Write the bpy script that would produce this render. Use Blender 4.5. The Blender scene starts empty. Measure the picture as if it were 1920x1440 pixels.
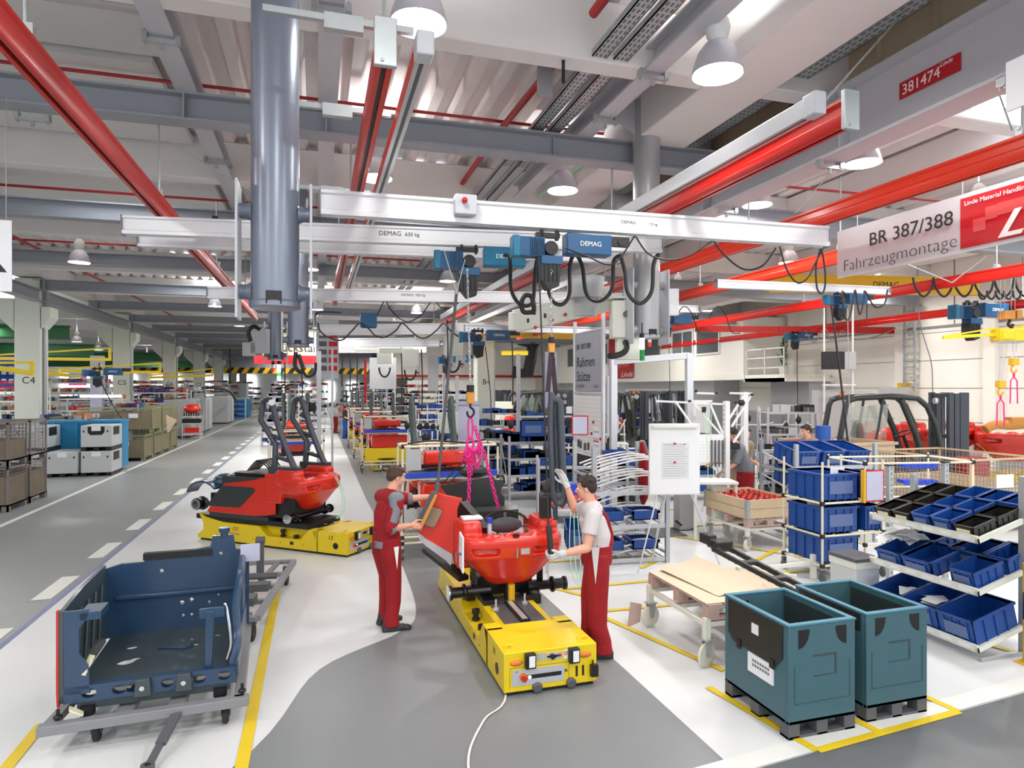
import bpy, math, random
from mathutils import Vector as V, Matrix, Euler
random.seed(7)
PI=math.pi; SC=bpy.context.scene; COL=SC.collection; R=math.radians
# ---------------------------------------------------------------- camera, world, exposure
F=1220.0; HY=727.0; HC=2.62; TH=math.atan(365/F); CT,ST=math.cos(TH),math.sin(TH)
cd=bpy.data.cameras.new('camera'); cam=bpy.data.objects.new('camera',cd); COL.objects.link(cam)
cd.sensor_fit='HORIZONTAL'; cd.sensor_width=36; cd.lens=36*F/1920; cd.shift_y=7/1920
cd.clip_start=.05; cd.clip_end=400
cam.location=(0,0,HC); cam.rotation_euler=(PI/2,0,-TH); SC.camera=cam
SC.view_settings.view_transform='Standard'; SC.view_settings.look='None'
SC.view_settings.exposure=0.0; SC.view_settings.gamma=1; SC.view_settings.use_curve_mapping=False
w=bpy.data.worlds.new('world'); SC.world=w; w.use_nodes=True
w.node_tree.nodes['Background'].inputs[0].default_value=(.93,.96,1,1)
w.node_tree.nodes['Background'].inputs[1].default_value=1.55
LAMP_W=35; UP=.30; SKY_W=25
def area(name,loc,size,energy,rot=(0,0,0),color=(1,.97,.93),sy=None):
    l=bpy.data.lights.new(name,'AREA'); l.energy=energy; l.size=size; l.color=color
    if sy: l.shape='RECTANGLE'; l.size_y=sy
    o=bpy.data.objects.new(name,l); o.location=loc; o.rotation_euler=rot; COL.objects.link(o); return o
# daylight entering through the seven roof windows; front end left unwalled for world fill
for (x,y,sx,sy) in ((-3.5,12.4,.9,1.2),(1.8,12.5,.9,1.3),(-3.6,23.1,1.2,2.6),(-10.1,25.7,1.4,2.4),(3.6,23.9,.8,3),(-12,16.5,1.9,2.9),(8.5,6.2,1.3,1.2)):
    area('skylight_daylight',(x,y,6.54),sx,SKY_W*sx*sy,color=(.95,.98,1),sy=sy)
# ---------------------------------------------------------------- helpers
def W(px,py,z=0):
    d=F*(HC-z)/(py-HY); return D(px,d,z)
def D(px,d,z=0):
    xr=(px-960)/F*d; return V((xr*CT+d*ST,d*CT-xr*ST,z))
def DP(px,py,d):
    return D(px,d,HC+(HY-py)/F*d)
def lin(c):
    return tuple((v/12.92 if v<=.04045 else ((v+.055)/1.055)**2.4) for v in c)
MATS={}
def mat(name,rgb,rough=.5,metal=0,noise=0,scale=8,emit=0,alpha=1,coat=0,bump=0,spec=.5,trans=0):
    m=bpy.data.materials.new(name); m.use_nodes=True; nt=m.node_tree; b=nt.nodes['Principled BSDF']
    c=lin([v/255 for v in rgb])
    b.inputs['Base Color'].default_value=(*c,1); b.inputs['Roughness'].default_value=rough; b.inputs['Metallic'].default_value=metal
    b.inputs['Specular IOR Level'].default_value=spec
    if coat: b.inputs['Coat Weight'].default_value=coat; b.inputs['Coat Roughness'].default_value=.12
    if trans: b.inputs['Transmission Weight'].default_value=trans
    if emit: b.inputs['Emission Color'].default_value=(*c,1); b.inputs['Emission Strength'].default_value=emit
    if alpha<1: b.inputs['Alpha'].default_value=alpha
    if noise or bump:
        tc=nt.nodes.new('ShaderNodeTexCoord'); n=nt.nodes.new('ShaderNodeTexNoise'); n.inputs['Scale'].default_value=scale; n.inputs['Detail'].default_value=5
        nt.links.new(tc.outputs['Object'],n.inputs['Vector'])
        if noise:
            mx=nt.nodes.new('ShaderNodeMix'); mx.data_type='RGBA'
            mx.inputs[6].default_value=(*[v*(1-noise) for v in c],1); mx.inputs[7].default_value=(*[min(1,v*(1+noise)) for v in c],1)
            nt.links.new(n.outputs[0],mx.inputs[0]); nt.links.new(mx.outputs[2],b.inputs['Base Color'])
        if bump:
            bp=nt.nodes.new('ShaderNodeBump'); bp.inputs['Strength'].default_value=bump; bp.inputs['Distance'].default_value=.02
            nt.links.new(n.outputs[0],bp.inputs['Height']); nt.links.new(bp.outputs[0],b.inputs['Normal'])
    MATS[name]=m; return m
class M:
    def __init__(s): s.v=[]; s.f=[]; s.mi=[]; s.m=0
    def add(s,vs,fs,T=None):
        o=len(s.v)
        for p in vs:
            p=V(p); s.v.append(T@p if T else p)
        for f in fs: s.f.append([i+o for i in f]); s.mi.append(s.m)
        return s
    def box(s,x0,x1,y0,y1,z0,z1,T=None):
        return s.add([(x0,y0,z0),(x1,y0,z0),(x1,y1,z0),(x0,y1,z0),(x0,y0,z1),(x1,y0,z1),(x1,y1,z1),(x0,y1,z1)],
            [(0,3,2,1),(4,5,6,7),(0,1,5,4),(1,2,6,5),(2,3,7,6),(3,0,4,7)],T)
    def cb(s,c,sz,rot=(0,0,0)):
        T=Matrix.Translation(c)@Euler(rot).to_matrix().to_4x4()
        a,b,d=[k/2 for k in sz]; return s.box(-a,a,-b,b,-d,d,T)
    def bar(s,p,q,w,h=None,up=(0,0,1)):
        p=V(p); q=V(q); h=h or w; y=(q-p); L=y.length
        if L<1e-6: return s
        y.normalize(); u=V(up)
        if abs(y.dot(u))>.98: u=V((0,1,0)) if abs(y.z)>.9 else V((0,0,1))
        x=y.cross(u).normalized(); z=x.cross(y)
        T=Matrix((x,y,z)).transposed().to_4x4(); T.translation=p
        return s.box(-w/2,w/2,0,L,-h/2,h/2,T)
    def ring(s,rings,closed=False,caps=True):
        n=len(rings[0]); o=len(s.v)
        for r in rings:
            for p in r: s.v.append(V(p))
        k=len(rings)
        for i in range(k if closed else k-1):
            a=o+i*n; b=o+((i+1)%k)*n
            for j in range(n):
                s.f.append([a+j,a+(j+1)%n,b+(j+1)%n,b+j]); s.mi.append(s.m)
        if caps and not closed:
            s.f.append([o+j for j in range(n)][::-1]); s.f.append([o+(k-1)*n+j for j in range(n)]); s.mi+= [s.m,s.m]
        return s
    def tube(s,pts,r,n=8,closed=False,sq=1):
        pts=[V(p) for p in pts]; k=len(pts); rs=r if isinstance(r,(list,tuple)) else [r]*k
        rings=[]; up=None
        for i,p in enumerate(pts):
            if closed: t=pts[(i+1)%k]-pts[i-1]
            else: t=pts[min(i+1,k-1)]-pts[max(i-1,0)]
            if t.length<1e-9: t=V((0,0,1))
            t.normalize()
            if up is None: up=V((0,0,1)) if abs(t.z)<.9 else V((1,0,0))
            x=t.cross(up)
            if x.length<1e-4: x=t.orthogonal()
            x.normalize(); up=x.cross(t).normalized()
            rings.append([p+(x*math.cos(2*PI*j/n)+up*math.sin(2*PI*j/n)*sq)*rs[i] for j in range(n)])
        return s.ring(rings,closed)
    def cyl(s,p,q,r,n=14,r2=None): return s.tube([p,q],[r,r if r2 is None else r2],n)
    def prism(s,poly,axis,a,b,T=None):
        n=len(poly)
        def P(u,w,t): return {'x':(t,u,w),'y':(u,t,w),'z':(u,w,t)}[axis]
        vs=[P(u,w,a) for u,w in poly]+[P(u,w,b) for u,w in poly]
        fs=[list(range(n))[::-1],[n+i for i in range(n)]]+[[i,(i+1)%n,n+(i+1)%n,n+i] for i in range(n)]
        return s.add(vs,fs,T)
    def ell(s,c,r,nu=14,nv=8,rot=None):
        c=V(c); r=V(r) if not isinstance(r,(int,float)) else V((r,r,r)); E=Euler(rot).to_matrix() if rot else Matrix.Identity(3)
        rings=[]
        for i in range(nv+1):
            a=-PI/2+PI*(i/nv)*.998+.001
            rings.append([c+E@V((r.x*math.cos(a)*math.cos(2*PI*j/nu),r.y*math.cos(a)*math.sin(2*PI*j/nu),r.z*math.sin(a))) for j in range(nu)])
        return s.ring(rings)
    def lathe(s,prof,c=(0,0,0),n=24,axis='z',caps=True):
        c=V(c); rings=[]
        for r,h in prof:
            g=[]
            for j in range(n):
                a=2*PI*j/n; x,y=r*math.cos(a),r*math.sin(a)
                g.append(c+V({'z':(x,y,h),'y':(x,h,-y),'x':(h,x,y)}[axis]))
            rings.append(g)
        return s.ring(rings,caps=caps)
    def build(s,name,m=None,parent=None,smooth=30,bev=0,rot=None,loc=None):
        me=bpy.data.meshes.new(name); me.from_pydata([tuple(v) for v in s.v],[],s.f)
        ms=m if isinstance(m,(list,tuple)) else [m]
        for k in ms:
            if k: me.materials.append(MATS[k] if isinstance(k,str) else k)
        if len(ms)>1: me.polygons.foreach_set('material_index',s.mi)
        me.update()
        import bmesh
        bm=bmesh.new(); bm.from_mesh(me); bmesh.ops.recalc_face_normals(bm,faces=bm.faces[:]); bm.to_mesh(me); bm.free()
        if smooth: me.shade_smooth(); me.set_sharp_from_angle(angle=R(smooth))
        o=bpy.data.objects.new(name,me); COL.objects.link(o)
        if parent: o.parent=parent
        if bev:
            b=o.modifiers.new('bevel','BEVEL'); b.width=bev; b.segments=2; b.limit_method='ANGLE'; b.angle_limit=R(40)
        if rot: o.rotation_euler=rot
        if loc is not None: o.location=loc
        return o
def split(m,name,mt,parent,**k):
    # one object per separate piece of the mesh builder
    p=list(range(len(m.v)))
    def find(a):
        while p[a]!=a: p[a]=p[p[a]]; a=p[a]
        return a
    for f in m.f:
        r=find(f[0])
        for q in f[1:]: p[find(q)]=r
    g={}
    for i,f in enumerate(m.f): g.setdefault(find(f[0]),[]).append(f)
    for fs in g.values():
        ids=sorted({i for f in fs for i in f}); mp={a:b for b,a in enumerate(ids)}
        n=M(); n.v=[m.v[i] for i in ids]; n.f=[[mp[i] for i in f] for f in fs]; n.mi=[0]*len(n.f); o=n.build(name,mt,parent,**k)
    return o
def tag(o,label,cat,group=None,kind=None):
    if label: o['label']=label
    if cat: o['category']=cat
    if group: o['group']=group
    if kind: o['kind']=kind
    return o
def thing(name,label,cat,loc=(0,0,0),rz=0,group=None,rot=None):
    o=bpy.data.objects.new(name,None); COL.objects.link(o); o.empty_display_size=.1
    o.location=loc; o.rotation_euler=rot if rot else (0,0,rz); return tag(o,label,cat,group)
def struct(o): o['kind']='structure'; return o
def kids(o): return [c for c in KID.get(o.name,[])]
def dup(root,loc=None,rz=None,label=None,group=None,rot=None,scale=None):
    def cp(o,par):
        c=o.copy(); COL.objects.link(c)
        if par: c.parent=par
        for ch in list(o.children): cp(ch,c)
        return c
    r=cp(root,None)
    if loc is not None: r.location=loc
    if rz is not None: r.rotation_euler=(0,0,rz)
    if rot is not None: r.rotation_euler=rot
    if scale: r.scale=scale if not isinstance(scale,(int,float)) else (scale,)*3
    if label: r['label']=label
    if group: r['group']=group
    return r
def bake(o):
    dg=bpy.context.evaluated_depsgraph_get(); dg.update(); e=o.evaluated_get(dg); me=bpy.data.meshes.new_from_object(e)
    o.modifiers.clear(); old=o.data; o.data=me; return o
def cut(o,c):
    md=o.modifiers.new('b','BOOLEAN'); md.operation='DIFFERENCE'; md.solver='EXACT'; md.object=c; md.use_self=True
    bpy.context.view_layer.update(); bake(o); bpy.data.objects.remove(c)
    o.data.shade_smooth(); o.data.set_sharp_from_angle(angle=R(35)); return o
def blob(m,name,mt,parent,vox=.007,sm=4,target=None):
    o=m.build(name,mt,parent); r=o.modifiers.new('r','REMESH'); r.mode='VOXEL'; r.voxel_size=vox; r.use_smooth_shade=True
    s=o.modifiers.new('s','SMOOTH'); s.iterations=sm; s.factor=.5
    bpy.context.view_layer.update(); bake(o); o.data.shade_smooth(); return o
def text(s,size,m,parent,loc,rot=(PI/2,0,0),shear=0,align='LEFT',name='lettering',ext=.0008,off=0,sx=1):
    c=bpy.data.curves.new(name,'FONT'); c.body=s; c.size=size; c.shear=shear; c.align_x=align; c.extrude=ext; c.resolution_u=3; c.offset=off
    t=bpy.data.objects.new('t',c); COL.objects.link(t); bpy.context.view_layer.update()
    me=bpy.data.meshes.new_from_object(t.evaluated_get(bpy.context.evaluated_depsgraph_get())); bpy.data.objects.remove(t)
    me.materials.clear(); me.materials.append(MATS[m]); o=bpy.data.objects.new(name,me); COL.objects.link(o); o.parent=parent
    o.location=loc; o.rotation_euler=rot; o.scale=(sx,1,1); return o
def catenary(p,q,sag,n=10):
    p=V(p);q=V(q); return [p.lerp(q,i/n)-V((0,0,sag*4*(i/n)*(1-i/n))) for i in range(n+1)]
def spline(ps,k=5):
    ps=[V(p) for p in ps]; out=[]
    for i in range(len(ps)-1):
        a=ps[max(i-1,0)];b=ps[i];c=ps[i+1];d=ps[min(i+2,len(ps)-1)]
        for j in range(k):
            t=j/k; out.append(.5*((2*b)+(c-a)*t+(2*a-5*b+4*c-d)*t*t+(3*b-a-3*c+d)*t**3))
    out.append(ps[-1]); return out
# ---------------------------------------------------------------- materials
mat('floor_white',(218,221,221),.32,noise=.06,scale=1.3,spec=.4)
mat('floor_lane',(128,132,134),.35,noise=.10,scale=1.1,spec=.4)
mat('floor_aisle',(146,150,149),.34,noise=.09,scale=.8,spec=.4)
mat('floor_dark',(98,102,104),.4,noise=.2,scale=3)
mat('paint_yellow',(226,196,30),.45,noise=.06,scale=5)
mat('paint_white',(226,228,222),.45,noise=.05,scale=5)
mat('paint_blue',(120,128,168),.45)
mat('mat_grey',(100,101,99),.7,noise=.1,scale=30)
mat('concrete',(224,222,220),.75,noise=.05,scale=2,bump=.08)
mat('concrete_col',(216,220,208),.7,noise=.04,scale=2)
mat('roof_sheet',(232,226,224),.6,noise=.05,scale=3)
mat('clerestory',(196,184,158),.5,noise=.1,scale=3); mat('dark',(30,30,34),.6); mat('black',(22,22,24),.45); mat('gloss_black',(18,19,22),.22)
mat('steel_grey',(150,154,162),.42,noise=.04,scale=2)
mat('steel_light',(190,192,198),.4,noise=.03)
mat('duct',(128,136,150),.3,metal=.35,noise=.05,scale=2)
mat('duct_light',(176,178,180),.3,metal=.35,noise=.04,scale=2)
mat('galv',(176,182,184),.38,metal=.5,noise=.08,scale=12)
mat('alu',(205,208,212),.3,metal=.45,noise=.03)
mat('alu_white',(222,223,226),.32,metal=.15)
mat('white',(226,227,226),.45); mat('white_wall',(242,240,230),.7,noise=.02); mat('paper',(236,238,240),.8)
mat('panel_grey',(178,180,182),.6); mat('grey_mid',(130,132,136),.5); mat('grey_dark',(84,86,90),.5)
mat('red',(196,30,22),.35,coat=.2); mat('red_rail',(196,28,18),.36,coat=.12,spec=.35); mat('orange_rail',(212,48,20),.36,coat=.12,spec=.35)
mat('pipe_red',(170,26,30),.4)
mat('body_red',(216,44,24),.26,coat=.5,noise=.03,scale=3)
mat('body_red_dark',(186,24,22),.3,coat=.4)
mat('cloth_red',(150,16,26),.85,noise=.16,scale=7,bump=.7); mat('cloth_grey',(124,128,136),.85,noise=.08,scale=9,bump=.15)
mat('tshirt',(206,200,200),.9,noise=.05,scale=8,bump=.2)
mat('skin',(222,164,138),.55,noise=.04,scale=14); mat('hair_brown',(74,54,42),.7,noise=.35,scale=50,bump=.6); mat('hair_dark',(52,40,34),.7,noise=.35,scale=50,bump=.6)
mat('glove',(206,204,204),.85,noise=.06,scale=30)
mat('shoe',(46,48,54),.5); mat('lace',(60,80,150),.7)
mat('yellow',(232,202,20),.38,coat=.15,noise=.03,scale=4); mat('crane_yellow',(226,176,24),.4)
mat('teal_box',(64,100,110),.5,noise=.1,scale=6); mat('teal_in',(60,120,140),.5)
mat('navy',(38,66,96),.3,coat=.3,noise=.1,scale=4)
mat('navy_blk',(60,72,76),.35,coat=.2,noise=.1,scale=4)
mat('bin_label',(92,112,156),.6); mat('bin_blue',(20,70,146),.42,noise=.08,scale=6); mat('bin_black',(34,34,32),.45)
mat('bright_blue',(34,70,190),.5); mat('hoist_blue',(14,74,116),.35); mat('hoist_blue2',(16,104,138),.35)
mat('cream',(226,220,190),.45); mat('cream_w',(222,224,212),.45)
mat('wood',(190,160,120),.7,noise=.18,scale=7); mat('wood_pale',(206,184,150),.75,noise=.12,scale=5); mat('pallet',(186,160,150),.75,noise=.15,scale=6); mat('card',(214,196,170),.8,noise=.04)
mat('pink',(228,30,140),.5); mat('strap_green',(24,62,50),.7); mat('strap_dark',(58,44,52),.8)
mat('hose_green',(176,226,190),.5)
mat('orange_brn',(206,140,60),.55); mat('orange_hook',(214,150,60),.45)
mat('text_blk',(28,28,30),.6); mat('text_grey',(110,112,116),.6); mat('text_wht',(240,240,238),.6); mat('text_red',(196,30,40),.6)
mat('sign_sheet',(196,198,202),.35,metal=.1,noise=.05,scale=1.2); mat('banner_red',(186,22,34),.35); mat('banner_red2',(206,80,80),.35)
mat('crate_green',(150,152,118),.65,noise=.1,scale=6); mat('crate_brown',(150,134,112),.8,noise=.1,scale=4); mat('crate_grey',(136,130,126),.7,noise=.12,scale=6)
mat('box_grey',(196,200,202),.55); mat('cyan_blue',(26,130,180),.5); mat('green_beam',(16,96,44),.45); mat('post_green',(58,72,70),.4,coat=.3)
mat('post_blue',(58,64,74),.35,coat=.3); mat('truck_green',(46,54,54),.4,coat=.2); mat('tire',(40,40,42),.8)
mat('wheel_nylon',(216,214,200),.5); mat('glass',(190,210,200),.08,trans=.85,alpha=.45); mat('glass_dark',(90,96,98),.15)
mat('lamp_shell',(214,214,222),.25,metal=.4); mat('lamp_glow',(255,253,248),.4,emit=9); mat('tube_glow',(255,250,255),.4,emit=6)
mat('sky_glow',(240,246,255),.5,emit=2.4); mat('led_w',(255,255,255),.4,emit=5); mat('led_g',(60,210,110),.4,emit=1.2); mat('green_lamp',(16,130,60),.3,emit=.3); mat('red_lamp',(200,30,30),.3,emit=.3)
mat('amber',(220,120,40),.3); mat('chrome',(210,212,216),.15,metal=1); mat('cable',(26,26,28),.5)
mat('overall_blue',(24,80,160),.85); mat('shirt_dark',(36,48,44),.85); mat('khaki',(150,132,110),.85); mat('leaf',(50,100,44),.6); mat('lilac_sheet',(196,198,222),.4,trans=.1); mat('yellow_sheet',(228,170,50),.5); mat('terracotta',(196,122,80),.7); mat('sign_blue',(40,96,190),.5); mat('sign_magenta',(210,30,110),.5)
mat('stripe_black',(30,30,30),.5)
# ---------------------------------------------------------------- floor with its painted zones
def poly(m,pts,z,k):
    m.m=k; o=len(m.v); m.v+= [V((x,y,z)) for x,y in pts]; m.f.append(list(range(o,o+len(pts)))); m.mi.append(k)
fl=M()
fl.m=0; fl.box(-34,21,-4,92,-.2,0)
poly(fl,[(-34,-4),(-3.10,-4),(-3.10,92),(-34,92)],.002,2)
lane=spline([(-3.2,1.5,0),(-1.6,3.4,0),(-.46,5.02,0),(.02,6.31,0),(.85,7.03,0),(1.11,7.65,0),(1.19,9.23,0),(1.18,10.5,0),(1.10,15.5,0)],6)
poly(fl,[(2.74,-4),(2.74,92),(1.07,92)]+[(p.x,p.y) for p in lane[::-1]]+[(-5,-4)],.003,1)
# white gap strip, dark concrete at the right corner
poly(fl,[(2.4,3.76),(9,4.42),(9,4.62),(2.4,3.92)],.006,5); poly(fl,[(2.2,-4),(9,-4),(9,4.40),(2.3,3.74)],.005,3)
# blue edge line of the aisle and white dashes
poly(fl,[(-3.10,-4),(-3.04,-4),(-3.04,92),(-3.10,92)],.005,6)
y=3.2
while y<80: poly(fl,[(-3.38,y),(-3.16,y),(-3.16,y+1.05),(-3.38,y+1.05)],.006,5); y+=2.05
poly(fl,[(-5.80,6),(-5.68,6),(-5.68,90),(-5.80,90)],.006,5); poly(fl,[(-11,22.9),(-5.7,22.9),(-5.7,23.05),(-11,23.05)],.006,5)
# yellow lines
YZ=[.007]
def yl(p,q,w=.07):
    YZ[0]+=.0002
    p=V((*p,0));q=V((*q,0));n=(q-p).normalized().cross(V((0,0,1)))*w/2
    poly(fl,[tuple((p+n)[:2]),tuple((q+n)[:2]),tuple((q-n)[:2]),tuple((p-n)[:2])],YZ[0],4)
yl((-.50,3.2),(-.50,9.2),.09); yl((-2.05,3.2),(-2.05,5.9),.09)
for a,b in (((2.76,8.3),(3.36,7.35)),((3.1,7.0),(5.2,6.9)),((3.06,7.9),(4.3,7.9)),((4.5,8.5),(5.2,9.0)),((3.3,9.2),(5.0,9.1)),((3.1,6.9),(3.6,5.2)),
    ((3.45,3.86),(4.96,4.0)),((4.96,4.0),(4.9,4.5)),((3.27,4.95),(3.45,3.86)),((4.05,4.15),(4.09,3.93)),
    ((5.9,10.3),(7.3,8.2)),((7.3,8.2),(7.9,8.25)),((6.4,8.4),(7.2,8.9)),((6.5,5.1),(6.62,4.7)),((6.62,4.7),(7.3,4.8)),((5.6,7.7),(6.9,7.7)),((5.2,6.95),(6.3,7.6)),
    ((4.0,12.5),(7.5,12.4)),((4.0,14.5),(4.0,12.5)),((4.4,20),(4.4,34)),((5.4,10.9),(8.2,10.7)),((8.2,16),(12,15.5))): yl(a,b)
# guide wire seam in the lane
def seam(ps,w=.018):
    for p,q in zip(ps,ps[1:]): yl2(p,q,w)
def yl2(p,q,w):
    p=V(p);q=V(q);n=(q-p).normalized().cross(V((0,0,1)))*w/2; YZ[0]+=.0001
    poly(fl,[tuple((p+n)[:2]),tuple((q+n)[:2]),tuple((q-n)[:2]),tuple((p-n)[:2])],YZ[0]+.0001,5)
seam([(1.95,60,0),(1.95,9,0)])
seam(spline([(1.95,9,0),(1.9,7,0),(1.55,5.35,0),(1.25,4.95,0),(1.0,4.4,0),(.98,3.6,0),(1.1,2.5,0)],6))
# rubber mats
poly(fl,[(5.29,10.87),(5.5,10.14),(6.28,10.12),(6.32,11.04)],.012,7)
struct(fl.build('floor',['floor_white','floor_lane','floor_aisle','floor_dark','paint_yellow','paint_white','paint_blue','mat_grey'],smooth=0))
# ---------------------------------------------------------------- roof: corrugated sheets between concrete girders
ce=M(); x=-34.0; k=0
prof=[]
while x<21:
    prof+= [(x,6.62),(x+.13,6.62),(x+.19,6.74),(x+.31,6.74)]; x+=.37
n=len(prof)
for a,b in ((-4,30),(30,92)):
    o=len(ce.v); ce.v+= [V((px,a,pz)) for px,pz in prof]+[V((px,b,pz)) for px,pz in prof]
    for i in range(n-1): ce.f.append([o+i,o+i+1,o+n+i+1,o+n+i]); ce.mi.append(0)
ce.box(-34,21,-4,92,6.9,7.0)
struct(ce.build('ceiling','roof_sheet',smooth=0))
N=[0]
def trim(m,mt,nm='trim',**k):
    N[0]+=1; return struct(m.build('%s_%d'%(nm,N[0]),mt,**k))
# concrete girders across the hall
for i,gy in enumerate([6.3,11.6,16.6,21.5,26.5,31.5,36.5,43.5,50.5,57.5,64.5,74]):
    g=M(); g.prism([(gy-.14,6.62),(gy-.14,5.98),(gy+.14,5.98),(gy+.14,6.62)],'x',-30,19.2)
    if i in (0,): 
        pass
    trim(g,'concrete',bev=.02)
# flat concrete roof slab left of the first steel beam
g=M(); g.box(-7.5,-1.7,6.44,8.5,6.5,6.6); g.box(-7.5,-1.75,6.44,6.52,6.42,6.5); g.box(-7.5,-1.75,7.5,7.56,6.45,6.5)
g.box(-7.5,-1.9,8.7,11.4,6.5,6.6); g.box(-7.0,-1.9,13.6,16.4,6.5,6.6)
trim(g,'concrete')
g=M(); g.box(-8.9,-8.2,-4,90,6.05,6.62); trim(g,'concrete')
# long concrete beams along the hall on the right, above the steel girder
g=M(); g.box(4.1,4.9,-2,60,5.95,6.62); g.box(6.6,7.3,-2,60,6.0,6.62); trim(g,'concrete',bev=.02)
g=M(); g.box(9.5,10.1,-2,60,6.0,6.62); g.box(13.5,14.1,-2,60,5.6,6.62); trim(g,'concrete',bev=.02)
# clerestory strip of profiled glass above the girder
g=M()
g.box(5.95,6.02,-2,40,5.95,6.6)
for i in range(60): g.box(5.90,5.95,-2+i*.7,-1.97+i*.7,5.95,6.6)
trim(g,'clerestory')
# skylights
def skylight(x0,x1,y0,y1,n):
    g=M(); g.m=0
    for a in ((x0,x1,y0,y0+.05),(x0,x1,y1-.05,y1),(x0,x0+.05,y0,y1),(x1-.05,x1,y0,y1)): g.box(*a,6.5,6.6)
    g.m=1; g.box(x0+.05,x1-.05,y0+.05,y1-.05,6.56,6.58)
    struct(g.build('window_%d'%n,['white','sky_glow'],smooth=0))
skylight(-3.95,-3.0,11.8,13.1,1); skylight(1.35,2.3,11.8,13.2,2); skylight(-4.3,-3.0,21.8,24.5,3); skylight(-10.9,-9.4,24.5,27.0,4); skylight(3.2,4.0,22.3,25.5,5)
skylight(-13,-11,15,18,6); skylight(7.8,9.2,5.6,6.9,7)
# ---------------------------------------------------------------- steel frame
def ibeam(m,p,q,w,h,tf=.025,tw=.02,up=(0,0,1)):
    p=V(p);q=V(q)
    m.bar(p+V((0,0,tf/2)),q+V((0,0,tf/2)),w,tf); m.bar(p+V((0,0,h-tf/2)),q+V((0,0,h-tf/2)),w,tf); m.bar(p+V((0,0,h/2)),q+V((0,0,h/2)),tw,h-2*tf)
for i in range(14):
    yy=8.55+5*i if i else 8.35
    m=M(); ibeam(m,(-8.4,yy,5.65),(5.55,yy-.25,5.65),.26,.32)
    if i<3:
        for xx in (-1.45,.1,3.0): m.cb((xx,yy-.14,5.81),(.02,.24,.30))
    if i: m.cb((-8.1,yy,5.81),(.05,.26,.34))
    trim(m,'steel_grey')
# long left beam on the columns
m=M(); ibeam(m,(-8.25,9,5.28),(-8.25,88,5.28),.30,.36)
for i in range(9): m.cb((-8.25,23.8+10*i,5.46),(.28,.3,.34)); m.cb((-8.25,23.8+10*i,5.22),(.3,.3,.14))
trim(m,'steel_grey')
# steel beams along the hall lying on the cross beams
for xx,y1 in ((-1.42,60),(.12,60),(3.42,11)):
    m=M(); ibeam(m,(xx,1.0,5.97),(xx,y1,5.97),.22,.24); trim(m,'steel_light')
# heavy girder on the right with its stub posts
m=M(); ibeam(m,(5.72,-1,5.25),(5.72,48,5.25),.34,.72,.035,.03)
for yy in (3,5.9,8.6,12,16,20,24): m.cb((5.72,yy,5.61),(.3,.02,.66))
g=trim(m,'steel_light')
for yy in (6.6,8.9):
    m=M(); m.box(5.6,5.84,yy-.13,yy-.11,5.97,6.6); m.box(5.6,5.84,yy+.11,yy+.13,5.97,6.6); m.box(5.71,5.73,yy-.12,yy+.12,5.97,6.6); m.box(5.52,5.92,yy-.18,yy+.18,5.97,6.0); trim(m,'steel_grey')
for i in range(5):
    m=M(); yy=9.6+7*i; ibeam(m,(5.72,yy,5.3),(19,yy+.1,5.3),.26,.42); trim(m,'steel_grey')
# sticker with the girder number
st=thing('number_sticker','red sticker with white numerals on the web of the heavy grey girder','sticker',(5.695,4.9,5.55))
m=M(); m.cb((0,0,.09),(.006,.66,.17)); m.build('sheet','banner_red',st)
text('381474',.15,'text_wht',st,(-.005,.30,.04),(PI/2,0,-PI/2),sx=.95)
text('Linde',.06,'text_wht',st,(-.005,-.12,.125),(PI/2,0,-PI/2),shear=.3)
# ---------------------------------------------------------------- concrete columns of row C
def column(yy,lbl,num,x=-8.56,full=True):
    c=thing('concrete_column',lbl,'column',(x,yy,0))
    c['group']='row of concrete columns beside the aisle'
    w=.34
    m=M(); m.box(-w,w,-w,w,0,6.0)
    m.prism([(-w-.02,4.35),(-.98,5.0),(-.98,5.36),(-w-.02,5.36)],'y',-.3,.3)
    m.prism([(w+.02,4.45),(.62,4.8),(.62,5.14),(w+.02,5.14)],'y',-.34,.34)
    m.build('shaft','concrete_col',c,bev=.03)
    p=M(); p.tube([(w+.06,-.1,.2),(w+.06,-.1,5.0)],.05,8); 
    if num in ('C5',): p.box(w+.01,w+.09,-.3,-.15,2.3,5.2)
    p.build('downpipe','galv',c)
    if num: text(num,.30,'text_blk',c,(-.14,-w-.004,2.75),sx=1.0)
    return c
nums=['C4','C5','C6','C7','','','']
desc=['first and nearest pale concrete column lettered C 4 behind the wire crates','second pale concrete column lettered C 5 behind the stacked olive mesh crates','third pale concrete column lettered C 6 along the aisle','fourth pale concrete column with a wide head along the aisle','fifth pale concrete column along the aisle, small in the distance','sixth pale concrete column along the aisle, far away','seventh pale concrete column, farthest of the row']
for i in range(7):
    cc=column(23.8+10*i,desc[i],nums[i]); del cc['group']
for i,(x,yy) in enumerate(((-17.5,37.5),(-13.5,31.5),(-17.5,50),(-17.5,63))):
    c=column(yy,['pale column with wide head in the far bay left of the third column','slim pale column in the far bay between the first two columns','pale column in the far bay seen past the third column','pale column in the far bay, the most distant one'][i],'',x=x); del c['group']
cc=column(25.2,'pale concrete column lettered B 4 behind the middle workstations','B4',x=6.36); del cc['group']
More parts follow.
